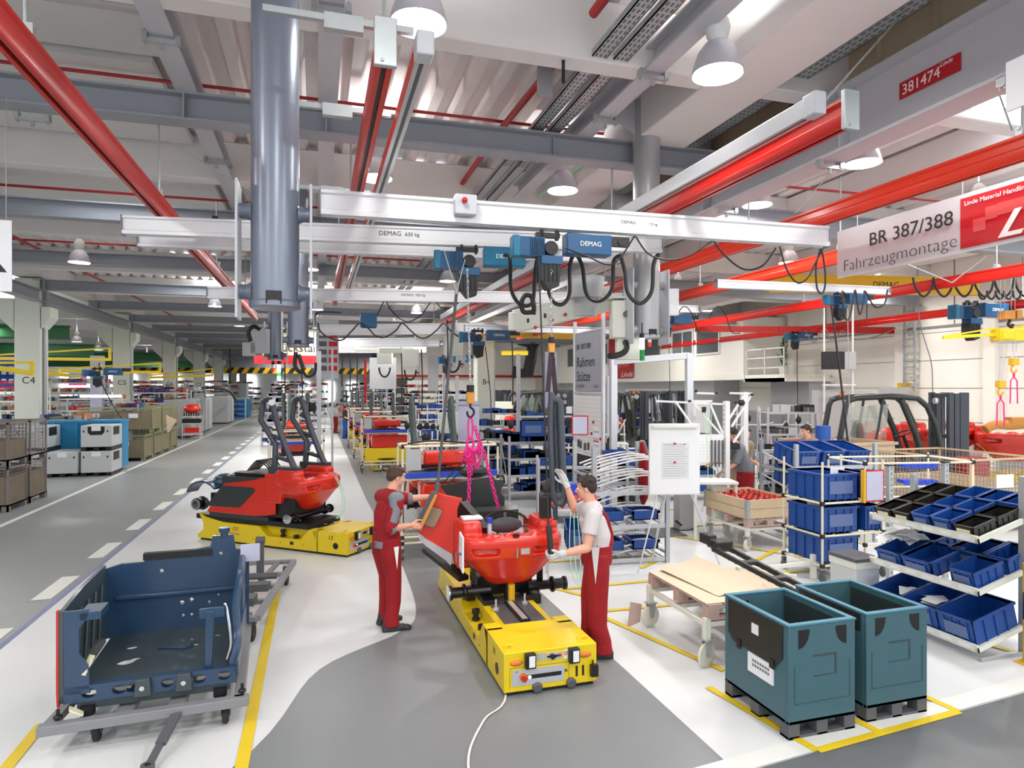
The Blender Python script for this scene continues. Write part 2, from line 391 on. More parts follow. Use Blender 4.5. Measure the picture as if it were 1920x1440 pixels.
# ---------------------------------------------------------------- walls
m=M(); m.box(-34,-33.8,-4,92,0,7); struct(m.build('wall_left','white_wall'))
m=M(); m.box(-34,21,92,92.2,0,7); struct(m.build('wall_back','white_wall'))
m=M(); m.m=0; m.box(19.2,19.4,9,92,0,7)
for zz in (1.55,2.6,3.5,4.4): m.m=2; m.box(19.185,19.2,9,48,zz,zz+.015)
m.m=1; m.box(19.18,19.2,9,48,0,1.0); m.m=2; m.box(19.15,19.2,9,48,4.55,4.62)
for yy in (12.0,14.2,17.3,22.6): m.m=0; m.box(19.0,19.2,yy,yy+.35,0,7)
m.m=2
for yy in (13.3,15.6,19,21): m.box(19.18,19.2,yy,yy+.03,4.6,7)
struct(m.build('wall_right',['white_wall','panel_grey','grey_mid'],smooth=0))
# white round downpipe and cable ladder on the right wall
m=M(); m.cyl((19.02,12.9,0),(19.02,12.9,6.6),.12,16); m.cyl((19.02,12.9,3.6),(19.02,12.9,3.7),.135,16); tag(m.build('downpipe','white'),'white round downpipe on the right wall by the yellow hoist','pipe')
m=M()
for dx in (-.2,.2): m.box(18.9,18.96,17.0+dx-.03,17.0+dx+.03,2.5,6.2)
for i in range(16): m.box(18.9,18.95,16.8,17.2,2.6+i*.23,2.65+i*.23)
tag(m.build('cable_ladder','galv'),'grey vertical cable ladder on the white wall behind the forklift','cable ladder')
# ---------------------------------------------------------------- office mezzanine
X=17.0
m=M(); m.m=0; m.box(X,19.2,23.2,47,3.0,5.6); m.m=0
m.box(X-.05,X,23.1,47.1,2.95,3.2); m.m=2; m.box(X+.8,19.2,26.5,47,0,3.0); m.m=3; m.box(X+.78,X+.8,21.8,24.6,0,1.6)
m.m=2; m.box(X+1.2,19.2,20.8,23.0,0,3.0); m.m=0; m.box(X,19.2,20.6,23.2,2.86,3.0)
struct(m.build('wall_office',['white_wall','panel_grey','panel_grey','grey_mid'],smooth=0))
wn=8
for (y0,y1,z0,z1,op) in ((27.0,28.8,4.15,5.3,0),(24.9,26.6,4.2,5.3,1),(30.0,31.9,4.15,5.3,1),(36.4,39,4.1,5.3,0),(40.5,43,4.1,5.3,0)):
    m=M(); m.m=0
    for a in ((y0,y1,z0-.08,z0),(y0,y1,z1,z1+.08),(y0-.08,y0,z0-.08,z1+.08),(y1,y1+.08,z0-.08,z1+.08)): m.box(X-.06,X+.04,*a)
    m.m=1; m.box(X-.012,X-.002,y0,y1,z0,z1); m.m=0
    if not op: m.box(X-.04,X,(y0+y1)/2-.03,(y0+y1)/2+.03,z0,z1)
    struct(m.build('window_%d'%wn,['white','glass_dark'],smooth=0)); wn+=1
for j,(y0,y1,l) in enumerate(((32.9,36.0,'red banner with a white logo and pixel squares on the office front, right one'),(37.0,39.2,'red banner with a white logo on the office front, left one behind the frame post'))):
    b=thing('banner',l,'banner',(X-.10,(y0+y1)/2,3.15)); w=(y1-y0)/2
    m=M(); m.box(-.02,0,-w,w,0,1.15); m.build('sheet','banner_red',b)
    m=M(); m.box(-.02,0,-w,w,1.2,2.95); m.build('upper_sheet','banner_red',b)
    m=M(); m.box(-.028,-.02,-w*.1,w*.2,.62,.85); m.box(-.028,-.02,.2*w,w*.5,.5,.7); m.box(-.03,-.02,-w*.7,-w*.1,.66,.85); m.build('pixel_squares','banner_red2',b)
    text('Linde',.42,'text_wht',b,(-.03,-.1,.1),(PI/2,0,-PI/2),shear=.35,sx=1.6)
    text('Linde Material Handling',.14,'text_wht',b,(-.03,w*.9,.98),(PI/2,0,-PI/2),sx=1.1)
# balcony of the office stair
b=thing('balcony','white balcony landing with railing at the right end of the office','balcony',(17.6,22.0,2.86))
m=M(); m.box(-.6,1.5,-1.3,1.1,0,.28); m.build('slab','white_wall',b)
m=M()
for z in (.55,.95,1.3): m.bar((-.55,-1.2,z),(-.55,1.1,z),.05)
for y in (-1.2,-.1,1.05): m.bar((-.55,y,.28),(-.55,y,1.32),.05)
m.build('railing','white',b)
pl=thing('potted_plant','leafy green potted plant on the office balcony','plant',(17.7,21.6,3.14))
m=M(); m.lathe([(.16,0),(.2,.3)],n=14); m.build('pot','white',pl)
m=M()
for i in range(46):
    a=random.uniform(0,2*PI); h=random.uniform(.45,1.5); r=random.uniform(.12,.4); c=V((0,0,h-.15)); e=V((math.cos(a)*r,math.sin(a)*r,h+random.uniform(-.1,.2)))
    s_=(e-c).cross(V((0,0,1))).normalized()*.05; m.add([c,(c+e)/2+s_,e,(c+e)/2-s_],[(0,1,2,3)])
m.cyl((0,0,.25),(0,0,1.4),.02,6); m.build('foliage','leaf',pl)
m=M(); m.box(17.74,17.78,30.5,35.5,.7,2.55); wb=m.build('whiteboard','white'); tag(wb,'large pale planning board with a red header on the grey wall under the office','board')
m=M(); m.box(17.72,17.74,31,35,2.35,2.45)
for i in range(4):
    for j in range(3): m.box(17.72,17.74,33.2+i*.45,33.5+i*.45,1.0+j*.25,1.15+j*.25)
m.build('notes','banner_red',wb)
m=M(); m.box(17.4,17.44,26.2,27.7,.5,2.0); o=m.build('notice_board','white'); tag(o,'pale tilted drawing board on the wall below the office','board')
# ---------------------------------------------------------------- pendant lamps
def make_lamp():
    t=thing('pendant_lamp','x','lamp',(0,0,0))
    m=M(); m.lathe([(.235,0),(.232,.03),(.215,.10),(.18,.2),(.12,.28),(.075,.31)],n=28,caps=False); m.lathe([(.229,.004),(.21,.10),(.175,.2),(.115,.275)],n=28,caps=False); m.build('reflector','lamp_shell',t)
    m=M(); m.lathe([(.0,.012),(.222,.012)],n=28,caps=False); m.build('bulb_glass','lamp_glow',t)
    m=M(); m.lathe([(.07,.30),(.10,.36),(.115,.43),(.10,.50),(.05,.56),(.02,.57)],n=20); m.build('housing','white',t)
    m=M(); m.cyl((0,0,.3),(0,0,1.07),.01,6); m.box(-.12,.12,-.02,.02,1.04,1.07); m.build('suspension_rod','galv',t)
    return t
lamp0=make_lamp(); used=[0]
def lamp(x,y,z,label,group=None,k=1.0):
    if used[0]: t=dup(lamp0,(x,y,z),label=label,group=group)
    else: t=lamp0; t.location=(x,y,z); t['label']=label
    if group: t['group']=group
    used[0]+=1
    if z<5.3:
        for c in t.children:
            if c.name.startswith('suspension_rod'): c.scale=(1,1,(6.66-z)/1.07)
    l=bpy.data.lights.new('lamp_light','AREA'); l.shape='DISK'; l.size=.42; l.energy=LAMP_W*k; l.color=(1,.97,.94)
    o=bpy.data.objects.new('lamp_light',l); o.location=(0,0,.006); o.parent=t; COL.objects.link(o)
    # the open top of the housing throws light on the roof
    l=bpy.data.lights.new('lamp_uplight','AREA'); l.shape='DISK'; l.size=.16; l.energy=LAMP_W*k*UP; l.color=(1,.98,.96)
    o=bpy.data.objects.new('lamp_uplight',l); o.location=(0,0,.60); o.rotation_euler=(PI,0,0); o.parent=t; COL.objects.link(o)
    return t
lamp(.795,5.33,5.6,'large bell lamp at the top centre of the view above the red rail')
lamp(3.587,5.28,5.55,'bell lamp with a white ball housing beside the grey cable trays')
lamp(3.56,9.22,5.6,'bell lamp left of the right grey duct column')
lamp(6.887,9.04,5.6,'bell lamp just right of the heavy grey girder under the slab')
lamp(6.842,5.09,5.6,'bell lamp beside the right frame edge below the clamp bracket')
lamp(.80,9.44,5.6,'bell lamp hidden partly behind the central red rail')
lamp(-5.43,17.8,5.6,'small bell lamp under the grey cross beam left of the duct column')
lamp(3.5,18,5.6,'small bell lamp behind the blue chain hoist in the middle')
lamp(7.41,11,5.6,'bell lamp seen between the two orange rails')
lamp(7.0,7.0,5.62,'bell lamp partly behind the upper orange rail beside the hanging sign')
G='distant bell lamps in rows under the roof of the hall'
for x,y in ((3.8,26),(7.4,18),(7.4,26),(0,26),(-3.6,26),(-.2,17.2),(-3.6,34),(0,34),(3.8,34),(7.4,34),(10.8,13),(10.8,18),(14.5,15),(14.5,22),(10.8,26),(0,44),(-3.6,44),(4,44),(8,44),(0,56),(-4,56),(5,56),(0,70),(-4,70),(6,70),(14,32),(17,11.5),(17,16.5),(15,27),(14.5,38)):  # the last four lamps are added to brighten the right wall and office
    lamp(x,y,5.6,'small distant bell lamp among rows under the roof',G,(1.0 if y<23 else 3.0) if x<10 else 1.9)
G='bell lamps over the left bay beyond the columns'
for x,y in ((-12.5,20),(-13.7,24.5),(-14.5,30),(-12.2,30),(-16,36),(-11.7,38),(-19,30),(-13,46),(-22,38),(-13,58),(-24,28),(-22,50)):
    lamp(x,y,4.95,'bell lamp hanging in the left bay behind the columns',G,3.5)
lamp(11,8.5,5.6,'bell lamp mostly hidden behind the large hanging sign')
for x,y in ((-3.5,3),(-6,3),(-3.5,0),(.5,1),(4,1),(7.5,1),(10.5,4),(14.5,8),(.5,-2.5),(4.5,-2.5),(-6,6)):
    lamp(x,y,5.6,'bell lamp outside the view in the rows of the hall','bell lamps outside the view')
# ---------------------------------------------------------------- grey duct columns
def duct(loc,r,z0,z1,mt,label,plates=True,scale=1):
    t=thing('hanging_duct_column',label,'duct',(loc[0],loc[1],0))
    m=M(); m.cyl((0,0,z0),(0,0,z1),r,36); m.lathe([(r,z0),(r+.012,z0+.01),(r+.012,z0+.04),(r,z0+.06)],n=36,caps=False); m.build('tube',mt,t)
    a=TH  # faces the camera side of the hall
    m=M(); m.box(-.055,.055,-r-.006,-r+.05,z0+.02,z0+.115); m.build('opening','black',t,rot=(0,0,.0))
    if plates:
        for s in (-1,1):
            m=M(); m.box(s*(r+.085)-.008,s*(r+.085)+.008,-.14,.14,z0-.08,z0+.92); m.build('side_plate','steel_light',t)
            m=M()
            for z in (z0+.12,z0+.72): m.lathe([(.075,0),(.055,.04),(.055,.095)],c=(s*(r-.01),0,z),axis='x',n=20) if s>0 else m.lathe([(.075,0),(.055,-.04),(.055,-.095)],c=(s*(r-.01),0,z),axis='x',n=20)
            m.build('pipe_stub',mt,t)
    return t
p=D(516,4.88); duct(p,.172,3.21,6.5,'duct','thick grey-blue round duct column hanging nearest, left of centre')
p=D(559,11.1); duct(p,.172,3.31,6.5,'duct','grey round duct column hanging right behind the thickest one')
p=D(517,15.6); duct(p,.172,3.28,6.5,'duct','grey round duct column hanging third in line, farthest of the left three')
p=D(1212,8.75); d4=duct(p,.178,3.28,6.6,'duct_light','light grey round duct column right of centre with conical collar')
m=M()
for s in (-1,1): m.prism([(s*.17,6.0),(s*.95,6.45),(s*1.0,6.62),(s*.17,6.62)],'y',-.012,.012)
m.prism([(.17,6.0),(.95,6.45),(1.0,6.62),(.17,6.62)],'x',-.012,.012); m.box(-1.1,1.1,-1.1,1.1,6.46,6.5)
m.build('collar_plate','steel_light',d4)
p=D(864,24); duct(p,.17,3.4,6.5,'duct_light','slim grey duct column far behind the steel chain',False)
p=D(783,33); duct(p,.15,3.3,6.5,'duct_light','pale thin duct column far away in the middle of the hall',False)
# ---------------------------------------------------------------- suspended rails
def rail(x,y0,y1,z,label,mt='red_rail',h=.22,w=.12,cap=True,rods=()):
    t=thing('crane_rail',label,'rail',(x,y0,z)); L=y1-y0
    m=M(); m.prism([(-w/2,h*.1),(-w/2,h*.42),(-w*.26,h*.52),(-w*.26,h*.8),(-w*.4,h*.9),(-w*.4,h),(w*.4,h),(w*.4,h*.9),(w*.26,h*.8),(w*.26,h*.52),(w/2,h*.42),(w/2,h*.1),(w*.4,0),(w*.14,0),(w*.14,h*.2),(-w*.14,h*.2),(-w*.14,0),(-w*.4,0)],'y',0,L)
    m.build('profile',mt,t)
    m=M(); m.box(-w*.13,w*.13,.01,L,h*.12,h*.19); m.build('slot','black',t)
    if cap:
        m=M(); m.box(-w*.58,w*.58,-.02,.02,-.03,h+.05); m.cyl((-.02,-.03,-.0),(-.02,-.0,0),.012,8); m.build('end_plate','galv',t,bev=.012)
    for ry in rods:
        m=M(); m.cyl((0,ry,h+.05),(0,ry,5.66-z+.35),.012,8); m.box(-.05,.05,ry-.03,ry+.03,h,h+.07); m.cyl((-.06,ry,h+.06),(.06,ry,h+.06),.02,8); m.build('suspension_rod','galv',t)
    return t
rail(-1.76,3.0,20.8,4.62,'long red crane rail on the left running from the top left corner into the distance',rods=(1.8,5.4,9.9,14.9))
rail(.40,4.05,16.5,4.62,'red crane rail above the middle with a grey end plate',rods=(.06,4.3,9.2))
rail(3.90,4.02,25,4.62,'red crane rail with a silver conductor rail beside it, ending near the girder sticker',mt='red_rail',rods=(4.2,8.9,13.8,18.5))
rail(5.95,2.0,22,4.62,'orange-red crane rail under the heavy girder, upper of the two right rails',mt='orange_rail',rods=(2.2,6.0,10.9))
rail(8.05,2.5,26,4.62,'orange-red crane rail passing behind the hanging sign',mt='orange_rail',rods=(6.0,10.0,14.9))
rail(12.1,5,24,4.62,'red crane rail below the hanging sign with a bracing rod joint',mt='red_rail',rods=(4,9,14),cap=False)
rail(17.0,6,30,4.62,'red crane rail nearest the white right wall',mt='red_rail',rods=(6,12),cap=False)
# conductor rails
def slim(x,y0,y1,z,label,mt,h=.12,w=.09):
    t=thing('conductor_rail',label,'rail',(x,y0,z)); L=y1-y0
    m=M(); m.prism([(-w/2,0),(-w*.15,0),(-w*.15,.02),(w*.15,.02),(w*.15,0),(w/2,0),(w/2,h*.3),(w*.42,h*.35),(w/2,h*.4),(w/2,h*.62),(w*.42,h*.66),(w/2,h*.7),(w/2,h*.92),(w*.38,h),(-w*.38,h),(-w/2,h*.92)],'y',0,L); m.build('profile','alu',t)
    m=M()
    for f in (.37,.64): m.box(-w*.47,-w*.425,.05,L,h*f-.006,h*f+.006)
    m.box(-w*.12,w*.12,.05,L,-.001,.018); m.build('groove','grey_dark',t)
    if mt: m=M(); m.box(-w*.56,-w*.5,.1,L,.0,h*.8); m.build('cover_strip',mt,t)
    m=M(); m.box(-w*.6,w*.6,-.12,.02,-.015,h+.012); m.build('end_cap','steel_light',t,bev=.01); return t
slim(.63,4.05,16,4.66,'silver conductor rail with an orange strip right of the central red rail','orange_rail')
slim(3.70,4.22,20,4.74,'silver conductor rail attached left of the right red rail',None,h=.15)
slim(4.9,12.2,26,4.7,'silver conductor rail beyond the first bridge beams',None)
for i,(yy,zz) in enumerate(((4.25,4.92),(5.6,4.92),(7.9,4.92))):
    m=M(); m.box(-.62,.30,-.02,.02,0,.04); m.box(-.26,-.02,-.03,.03,-.05,.05)
    o=m.build('rail_bracket','galv',loc=(.30,yy,zz)); tag(o,['nearest galvanised cross bracket joining the central rail to its conductor rail','second galvanised cross bracket along the central rail','third galvanised cross bracket farther along the central rail'][i],'bracket')
# clamps of the hangers on the cross beams
cl0=None
CL=[(-3.02,8.42,5.6,'clamp under the first cross beam right of the red rail'),(-1.42,6.9,5.93,'clamp under the left long steel beam before the first cross beam'),(-1.42,10.4,5.93,'clamp under the left long steel beam behind the first cross beam'),(.12,5.9,5.93,'clamp under the middle long steel beam beside the duct column'),(3.42,6.2,5.93,'clamp under the tray beam left of the white ball lamp'),(3.42,7.4,5.93,'clamp under the tray beam above the right duct column'),(5.72,8.2,5.2,'clamp with cable stay under the heavy girder left of the sign'),(5.72,4.1,5.2,'large clamp under the heavy girder near the right edge'),(5.72,6.2,5.2,'clamp below the girder between the two right rails')]
for x,y,z,l in CL:
    if cl0 is None:
        cl0=thing('beam_clamp','%s'%('galvanised '+l),'clamp',(x,y,z))
        m=M(); m.box(-.17,.17,-.025,.025,-.03,.01); m.box(-.17,-.12,-.04,.04,-.02,.06); m.box(.12,.17,-.04,.04,-.02,.06); m.build('plate','galv',cl0)
        m=M()
        for s in (-1,1):
            for q in (-.02,.02): m.cyl((s*.145,q,-.05),(s*.145,q,.08),.009,6)
        m.cyl((0,0,-.09),(0,0,0),.02,8); split(m,'bolt','galv',cl0)
    else: dup(cl0,(x,y,z),label='galvanised '+l)
RODS=[((-3.35,6.2,5.0),(-3.3,6.25,6.5),''),]
def rod(name,p,q,r,label,cat='rod',mt='galv'):
    m=M(); m.cyl(p,q,r,8); return tag(m.build(name,mt),label,cat)
rod('brace_rod',DP(1715,0,6.2),DP(1530,208,5.3),.009,'thin diagonal brace rod from the roof to the right red rail')
rod('brace_rod',DP(1855,125,6.2),DP(1898,245,6.0),.008,'short brace rod below the large clamp at the right edge')
rod('brace_rod',DP(1570,310,8.2),DP(1490,400,8.6),.007,'thin diagonal brace rod below the girder clamp left of the sign')
rod('brace_rod',DP(310,262,7.4),DP(478,362,8.5),.007,'thin diagonal wire from the clamp behind the left red rail')
rod('brace_rod',DP(1700,495,12),DP(1785,530,12.5),.012,'left brace rod below the hanging sign meeting at the round joint')
rod('brace_rod',DP(1785,530,12.5),DP(1850,480,12.6),.012,'right brace rod below the hanging sign meeting at the round joint')
# red sprinkler mains and branch pipes
def pipe(pts,r,label,mt='pipe_red',cat='pipe',name='sprinkler_pipe',n=10):
    m=M(); m.tube(pts,r,n); return tag(m.build(name,mt),label,cat)
pipe([(-6,7.25,6.42),(5.5,7.18,6.42)],.022,'thin red pipe crossing below the roof sheets behind the first girder')
pipe([(-6,8.98,6.42),(5.5,8.93,6.42)],.022,'second thin red pipe crossing above the first steel cross beam')
pipe([(-9,14,6.3),(5.5,13.8,6.3)],.025,'red pipe crossing below the skylight by the second cross beam')
pipe([(-9,19,6.3),(5.5,18.8,6.3)],.025,'red pipe crossing above the third steel cross beam')
pipe([(2.62,2.5,6.3),(2.60,5.9,6.3)],.05,'thick red pipe at the top of the view ending at a pipe collar')
pipe([(2.58,6.9,6.3),(2.5,9,6.3),(2.5,15.5,6.3)],.045,'thick red pipe running along the hall behind the first girder')
pipe([(3.0,2.0,6.5),(12,2.1,6.5)],.03,'red pipe at the top right crossing above the trays')
pipe([(-6.9,3.5,6.2),(-6.9,60,6.2)],.04,'red pipe running along the hall near the left columns')
pipe([(6.9,8.9,5.9),(11,8.8,5.9)],.02,'thin red pipe right of the heavy girder under the slab')
# cable trays
def tray(x,label,w=.16,z=6.02):
    t=thing('cable_tray',label,'cable tray',(x,1.5,z))
    m=M(); m.box(-w/2,w/2,0,30,0,.012); m.box(-w/2,-w/2+.01,0,30,0,.07); m.box(w/2-.01,w/2,0,30,0,.07); m.build('channel','galv',t)
    m=M()
    for i in range(90):
        for s in (-.3,.0,.3): m.box(s*w-.008,s*w+.008,i*.09,i*.09+.05,-.003,0)
    m.build('hole_pattern','grey_dark',t)
tray(2.78,'perforated galvanised cable tray, left of the pair over the middle'); tray(3.02,'perforated galvanised cable tray, right of the pair over the middle')
tray(4.98+.3,'perforated galvanised cable tray above the heavy girder',.2,6.15)
# vertical tray piece and taps
m=M(); m.box(-.09,.09,-.01,.01,0,.62); tag(m.build('tray_riser','galv',loc=(2.45,6.9,5.9)),'short upright perforated tray piece beside the thick red pipe','cable tray')
pipe([(2.5,6.25,6.1),(2.42,6.25,6.1),(2.42,6.25,5.75)],.018,'small black bent valve pipe under the first girder','black',name='valve_pipe')
pipe([(4.5,3.0,6.2),(3.4,20,6.2)],.03,'pale green plastic pipe beside the bell lamp','hose_green',name='plastic_pipe')
pipe([D(1135,11,4.9),D(1120,11,5.3),D(1150,11,5.75),D(1230,11.2,5.8)],.16,'bent galvanised ventilation duct behind the right duct column','galv','duct','ventilation_duct',14)
# ---------------------------------------------------------------- bridge beams
def bridge(p,q,h,label,marks=None,end='grey_mid',mt='alu_white',w=.12):
    p=V(p);q=V(q); L=(q-p).length; a=math.atan2((q-p).y,(q-p).x)
    t=thing('bridge_beam',label,'crane beam',p,a)
    m=M(); m.prism([(-w/2,0),(-w*.15,0),(-w*.15,.02),(w*.15,.02),(w*.15,0),(w/2,0),(w/2,h*.2),(w*.3,h*.25),(w*.3,h*.82),(w*.45,h*.88),(w*.45,h),(-w*.45,h),(-w*.45,h*.88),(-w*.3,h*.82),(-w*.3,h*.25),(-w/2,h*.2)],'x',0,L); m.build('profile',mt,t)
    for x in (0,L):
        m=M(); m.box(x-.006,x+.006,-w*.55,w*.55,-.01,h+.008); m.build('end_cap',end,t,bev=.004)
    if marks:
        for (x,s,sz) in marks: text(s,sz,'text_blk',t,(x,-w*.3-.003,h*.45))
    return t
c1=bridge((.03,6.52,4.28),(5.76,6.29,4.28),.235,'front silver bridge beam with a red switch box, nearest and topmost',((3.1,'DEMAG',.05),(3.42,'125 kg',.04)))
m=M(); m.box(1.28,1.50,-.16,-.05,.06,.26); m.build('switch_box','steel_light',c1,bev=.01)
m=M(); m.cyl((1.37,-.20,.19),(1.37,-.16,.19),.028,12); m.box(1.345,1.395,-.215,-.2,.18,.2); m.build('red_knob','red',c1)
c2=bridge((-2.04,8.06,4.3),(4.12,7.26,4.3),.20,'upper beam of the wide white double bridge marked 630 kg',((2.75,'DEMAG',.075),(3.05,'630 kg',.062)))
c3=bridge((-2.04,8.72,4.3),(3.9,8.0,4.3),.17,'lower rear beam of the wide white double bridge')
for x,l in ((.4,'black end carriage joining the double bridge to the left red rail'),(4.6,'black end carriage joining the double bridge to the right red rail')):
    m=M(); m.bar((x-1.5,8.0-x*.13,4.52),(x-1.5,8.7-x*.13,4.52),.06,.06); tag(m.build('end_carriage','black'),l,'carriage')
c4=bridge((-1.98,13.4,4.3),(5.9,11.95,4.3),.22,'third white bridge beam behind the duct columns',((3.6,'DEMAG  500 kg',.07),))
p=W(600,629,4.3);q=W(960,625,4.3); c5=bridge(p,q,.34,'fourth white bridge beam carrying the blue control box')
p=W(590,652,4.2);q=W(825,650,4.2); bridge(p,q,.36,'fifth bridge beam, brightly lit, beyond the blue control box')
p=W(620,662,4.1);q=W(800,661,4.1); bridge(p,q,.34,'sixth bridge beam far down the line')
p=W(560,668,4.1);q=W(760,668,4.1)
bridge(W(1342,540,4.3),W(1665,553,4.3),.14,'white bridge beam with a red switch right of the duct column at the sign')
bridge((6.2,12.9,4.3),(8.2,12.8,4.3),.16,'pale bridge beam ending behind the white control cabinet')
bridge((4.2,19,4.3),(9.0,18.6,4.3),.2,'pale bridge beam over the second workstation',mt='steel_light')
m=M(); m.bar((15.0,18.6,4.6),(19.1,17.8,4.6),.16,.22); m.bar((12.2,19.2,4.6),(15,18.6,4.6),.12,.2); tag(m.build('cross_rail','red_rail'),'short red cross rail joining the two rails by the right wall','rail')
# blue control box on the fourth beam
o=thing('control_box','flat dark blue control box hung in front of the fourth bridge beam','control box',DP(691,600,19.3))
m=M(); m.box(-.24,.24,-.06,.06,-.22,.2); m.build('housing','hoist_blue',o,bev=.01); m=M(); m.box(-.2,.2,-.08,-.06,-.25,-.22); m.build('gland','black',o)
# yellow overhead cranes
def ybeam(p,q,h,label,mt='crane_yellow',w=.2,txt=None):
    p=V(p);q=V(q); L=(q-p).length; t=thing('overhead_crane',label,'crane',p,math.atan2((q-p).y,(q-p).x))
    m=M(); m.box(0,L,-w/2,w/2,0,.03); m.box(0,L,-w/2,w/2,h-.03,h); m.box(0,L,-w*.3,w*.3,.03,h-.03); m.build('girder',mt,t)
    if txt:
        for x,s,z in txt: text(s,z,'text_blk',t,(x,-w*.3-.005,h*.35))
    return t
yc=ybeam((10.2,13.0,4.88),(15.5,12.0,4.88),.42,'yellow overhead crane girder marked 4t behind the hanging sign',txt=((2.6,'DEMAG',.2),(3.6,'4t',.2)))
ybeam(DP(850,629,24),DP(1090,629,26),.36,'broad yellow crane girder across the far middle behind the steel chain')
ybeam(DP(940,598+68,30),DP(990,662,30),.2,'bright yellow jib arm beyond the workstations in the middle','yellow')
ybeam(DP(575,700-58,60),DP(760,642,60),.4,'thin yellow crane girder far away above the line')
g=ybeam(DP(355,653,50),DP(478,653,50),.85,'yellow and blue crane bridge high above the aisle',mt='crane_yellow',w=.6)
m=M(); m.box(1.4,3.4,-.5,-.2,.1,.8); m.build('control_cabinet','sign_blue',g)
# ---------------------------------------------------------------- chain hoists
def hoist(x,y,z,label,rz=0,sc=1,scheme=0):
    t=thing('chain_hoist',label,'hoist',(x,y,z),rz); t.scale=(sc,)*3
    m=M(); m.box(-.30,-.02,-.07,.07,-.26,-.06); 
    for i in range(8): m.box(-.17+i*.02,-.162+i*.02,-.085,.085,-.25,-.07)
    m.build('motor','hoist_blue',t,bev=.012)
    m=M(); m.box(-.36,-.28,-.075,.075,-.27,-.05); m.build('motor_cover','hoist_blue2',t,bev=.012)
    m=M(); m.lathe([(.07,-.09),(.075,-.08),(.075,.0),(.05,.02)],c=(.05,0,-.17),axis='y',n=18); m.box(-.10,.16,-.03,.03,-.05,-.0); m.box(-.05,-.02,-.03,.03,-.07,.03); m.box(.12,.15,-.03,.03,-.07,.03); m.build('trolley','black',t)
    m=M(); m.box(-.06,.18,-.08,.08,-.34,-.24); m.build('gearbox','hoist_blue',t,bev=.01)
    m=M(); m.prism([(-.08,-.32),(.16,-.32),(.14,-.56),(.02,-.60),(-.06,-.5)],'y',-.07,.07); 
    for i in range(5): m.box(-.07+i*.045,-.06+i*.045,-.078,.078,-.52,-.33)
    m.build('chain_box','black',t,bev=.008)
    m=M(); m.box(.22,.72,-.09,.09,-.22,-.0); m.build('drive_box','hoist_blue2' if scheme else 'hoist_blue',t,bev=.012)
    if sc>.9: text('DEMAG',.07,'text_wht',t,(.36,-.095,-.13))
    m=M(); m.box(.66,.95,-.03,.03,-.1,0); m.cyl((.85,-.04,-.05),(.85,.04,-.05),.04,12); m.build('cable_trolley','black',t)
    return t
def links(m,p,q,pitch=.034,r=.0035,w=.011):
    p=V(p);q=V(q); L=(q-p).length; n=max(1,int(L/pitch)); d=(q-p).normalized(); x=d.orthogonal().normalized(); y=d.cross(x)
    for i in range(n):
        c=p+d*(L*(i+.5)/n); u=x if i%2 else y; hl=L/n*.5+r*1.1
        pts=[]
        for j in range(8):
            a=2*PI*j/8; pts.append(c+d*(math.cos(a)*hl)+u*(math.sin(a)*w))
        m.tube(pts,r,5,closed=True)
    return m
def chain(ps,label,mt='chrome',pitch=.034,r=.0035,w=.011,group=None,name='lifting_chain',cat='chain'):
    m=M()
    for p,q in zip(ps,ps[1:]): links(m,p,q,pitch,r,w)
    return tag(m.build(name,mt),label,cat,group)
hA=hoist(1.66,7.5,4.27,'blue chain hoist on the white double bridge carrying the pink chains',-.13,1.0,1)
hB=hoist(2.28,6.43,4.24,'blue chain hoist under the front silver bridge beam, left of its drive box',-.04,1.0,0)
hC=hoist(4.15,17.3,4.2,'blue chain hoist on the fourth bridge beam beyond the line',-.05,1.3)
hD=hoist(W(1572,550,4.28)[0],W(1572,550,4.28)[1],4.28,'small blue chain hoist with a black chain box under the right bridge beam',0,.8)
hE=hoist(7.4,12.9,4.25,'dark blue chain hoist right of the white control cabinet',0,.9)
hF=hoist(15.4,18.3,4.5,'small blue chain hoist on the red cross rail by the office',0,1.0)
hG=hoist(*DP(835,665,30),'blue chain hoist far down the line above the trucks',0,1.6)
hH=hoist(*DP(700,645,28),'blue chain hoist hanging on the fifth bridge beam',0,1.3)
hI=hoist(15.6,12.3,4.75,'green-blue hoist trolley on the yellow crane at the right edge',0,1.6)
hJ=hoist(*DP(180,690,24),'dark hoist at the tip of the yellow jib in the left bay',0,1.2)
# load chain of hoist A, hook and pink sling
ca=DP(876,505,7.55); ha=DP(882,725,7.65)
chain([ca,ha],'bright steel load chain hanging from the hoist with the pink sling')
hk=thing('load_hook','orange hook block between the steel chain and the pink sling','hook',ha)
m=M(); m.box(-.045,.045,-.03,.03,-.2,-.06); m.build('block','orange_hook',hk,bev=.01)
m=M(); m.cyl((0,0,-.06),(0,0,.02),.045,14); m.build('limit_plate','black',hk)
m=M(); m.tube(spline([(0,0,-.2),(0,0,-.24),(.035,0,-.27),(.04,0,-.32),(0,0,-.36),(-.035,0,-.33),(-.035,0,-.29)],3),.014,8); m.build('hook','black',hk)
hb=ha+V((0,0,-.37)); s=thing('chain_sling','pink lifting chain sling with several hanging legs','chain sling',(0,0,0))
m=M(); m.tube([hb+V((.028*math.sin(a),0,-.12+.14*math.cos(a))) for a in [2*PI*i/14 for i in range(14)]],.011,8,closed=True)
m.tube([hb+V((.04*math.sin(a),.01,-.30+.07*math.cos(a))) for a in [2*PI*i/12 for i in range(12)]],.016,8,closed=True)
m.tube([hb+V((-.03+.03*math.sin(a),.0,-.40+.06*math.cos(a))) for a in [2*PI*i/12 for i in range(12)]],.014,8,closed=True); m.ell(hb+V((.03,0,-.38)),.035)
m.build('master_ring','pink',s)
h0=hb+V((0,0,-.40))
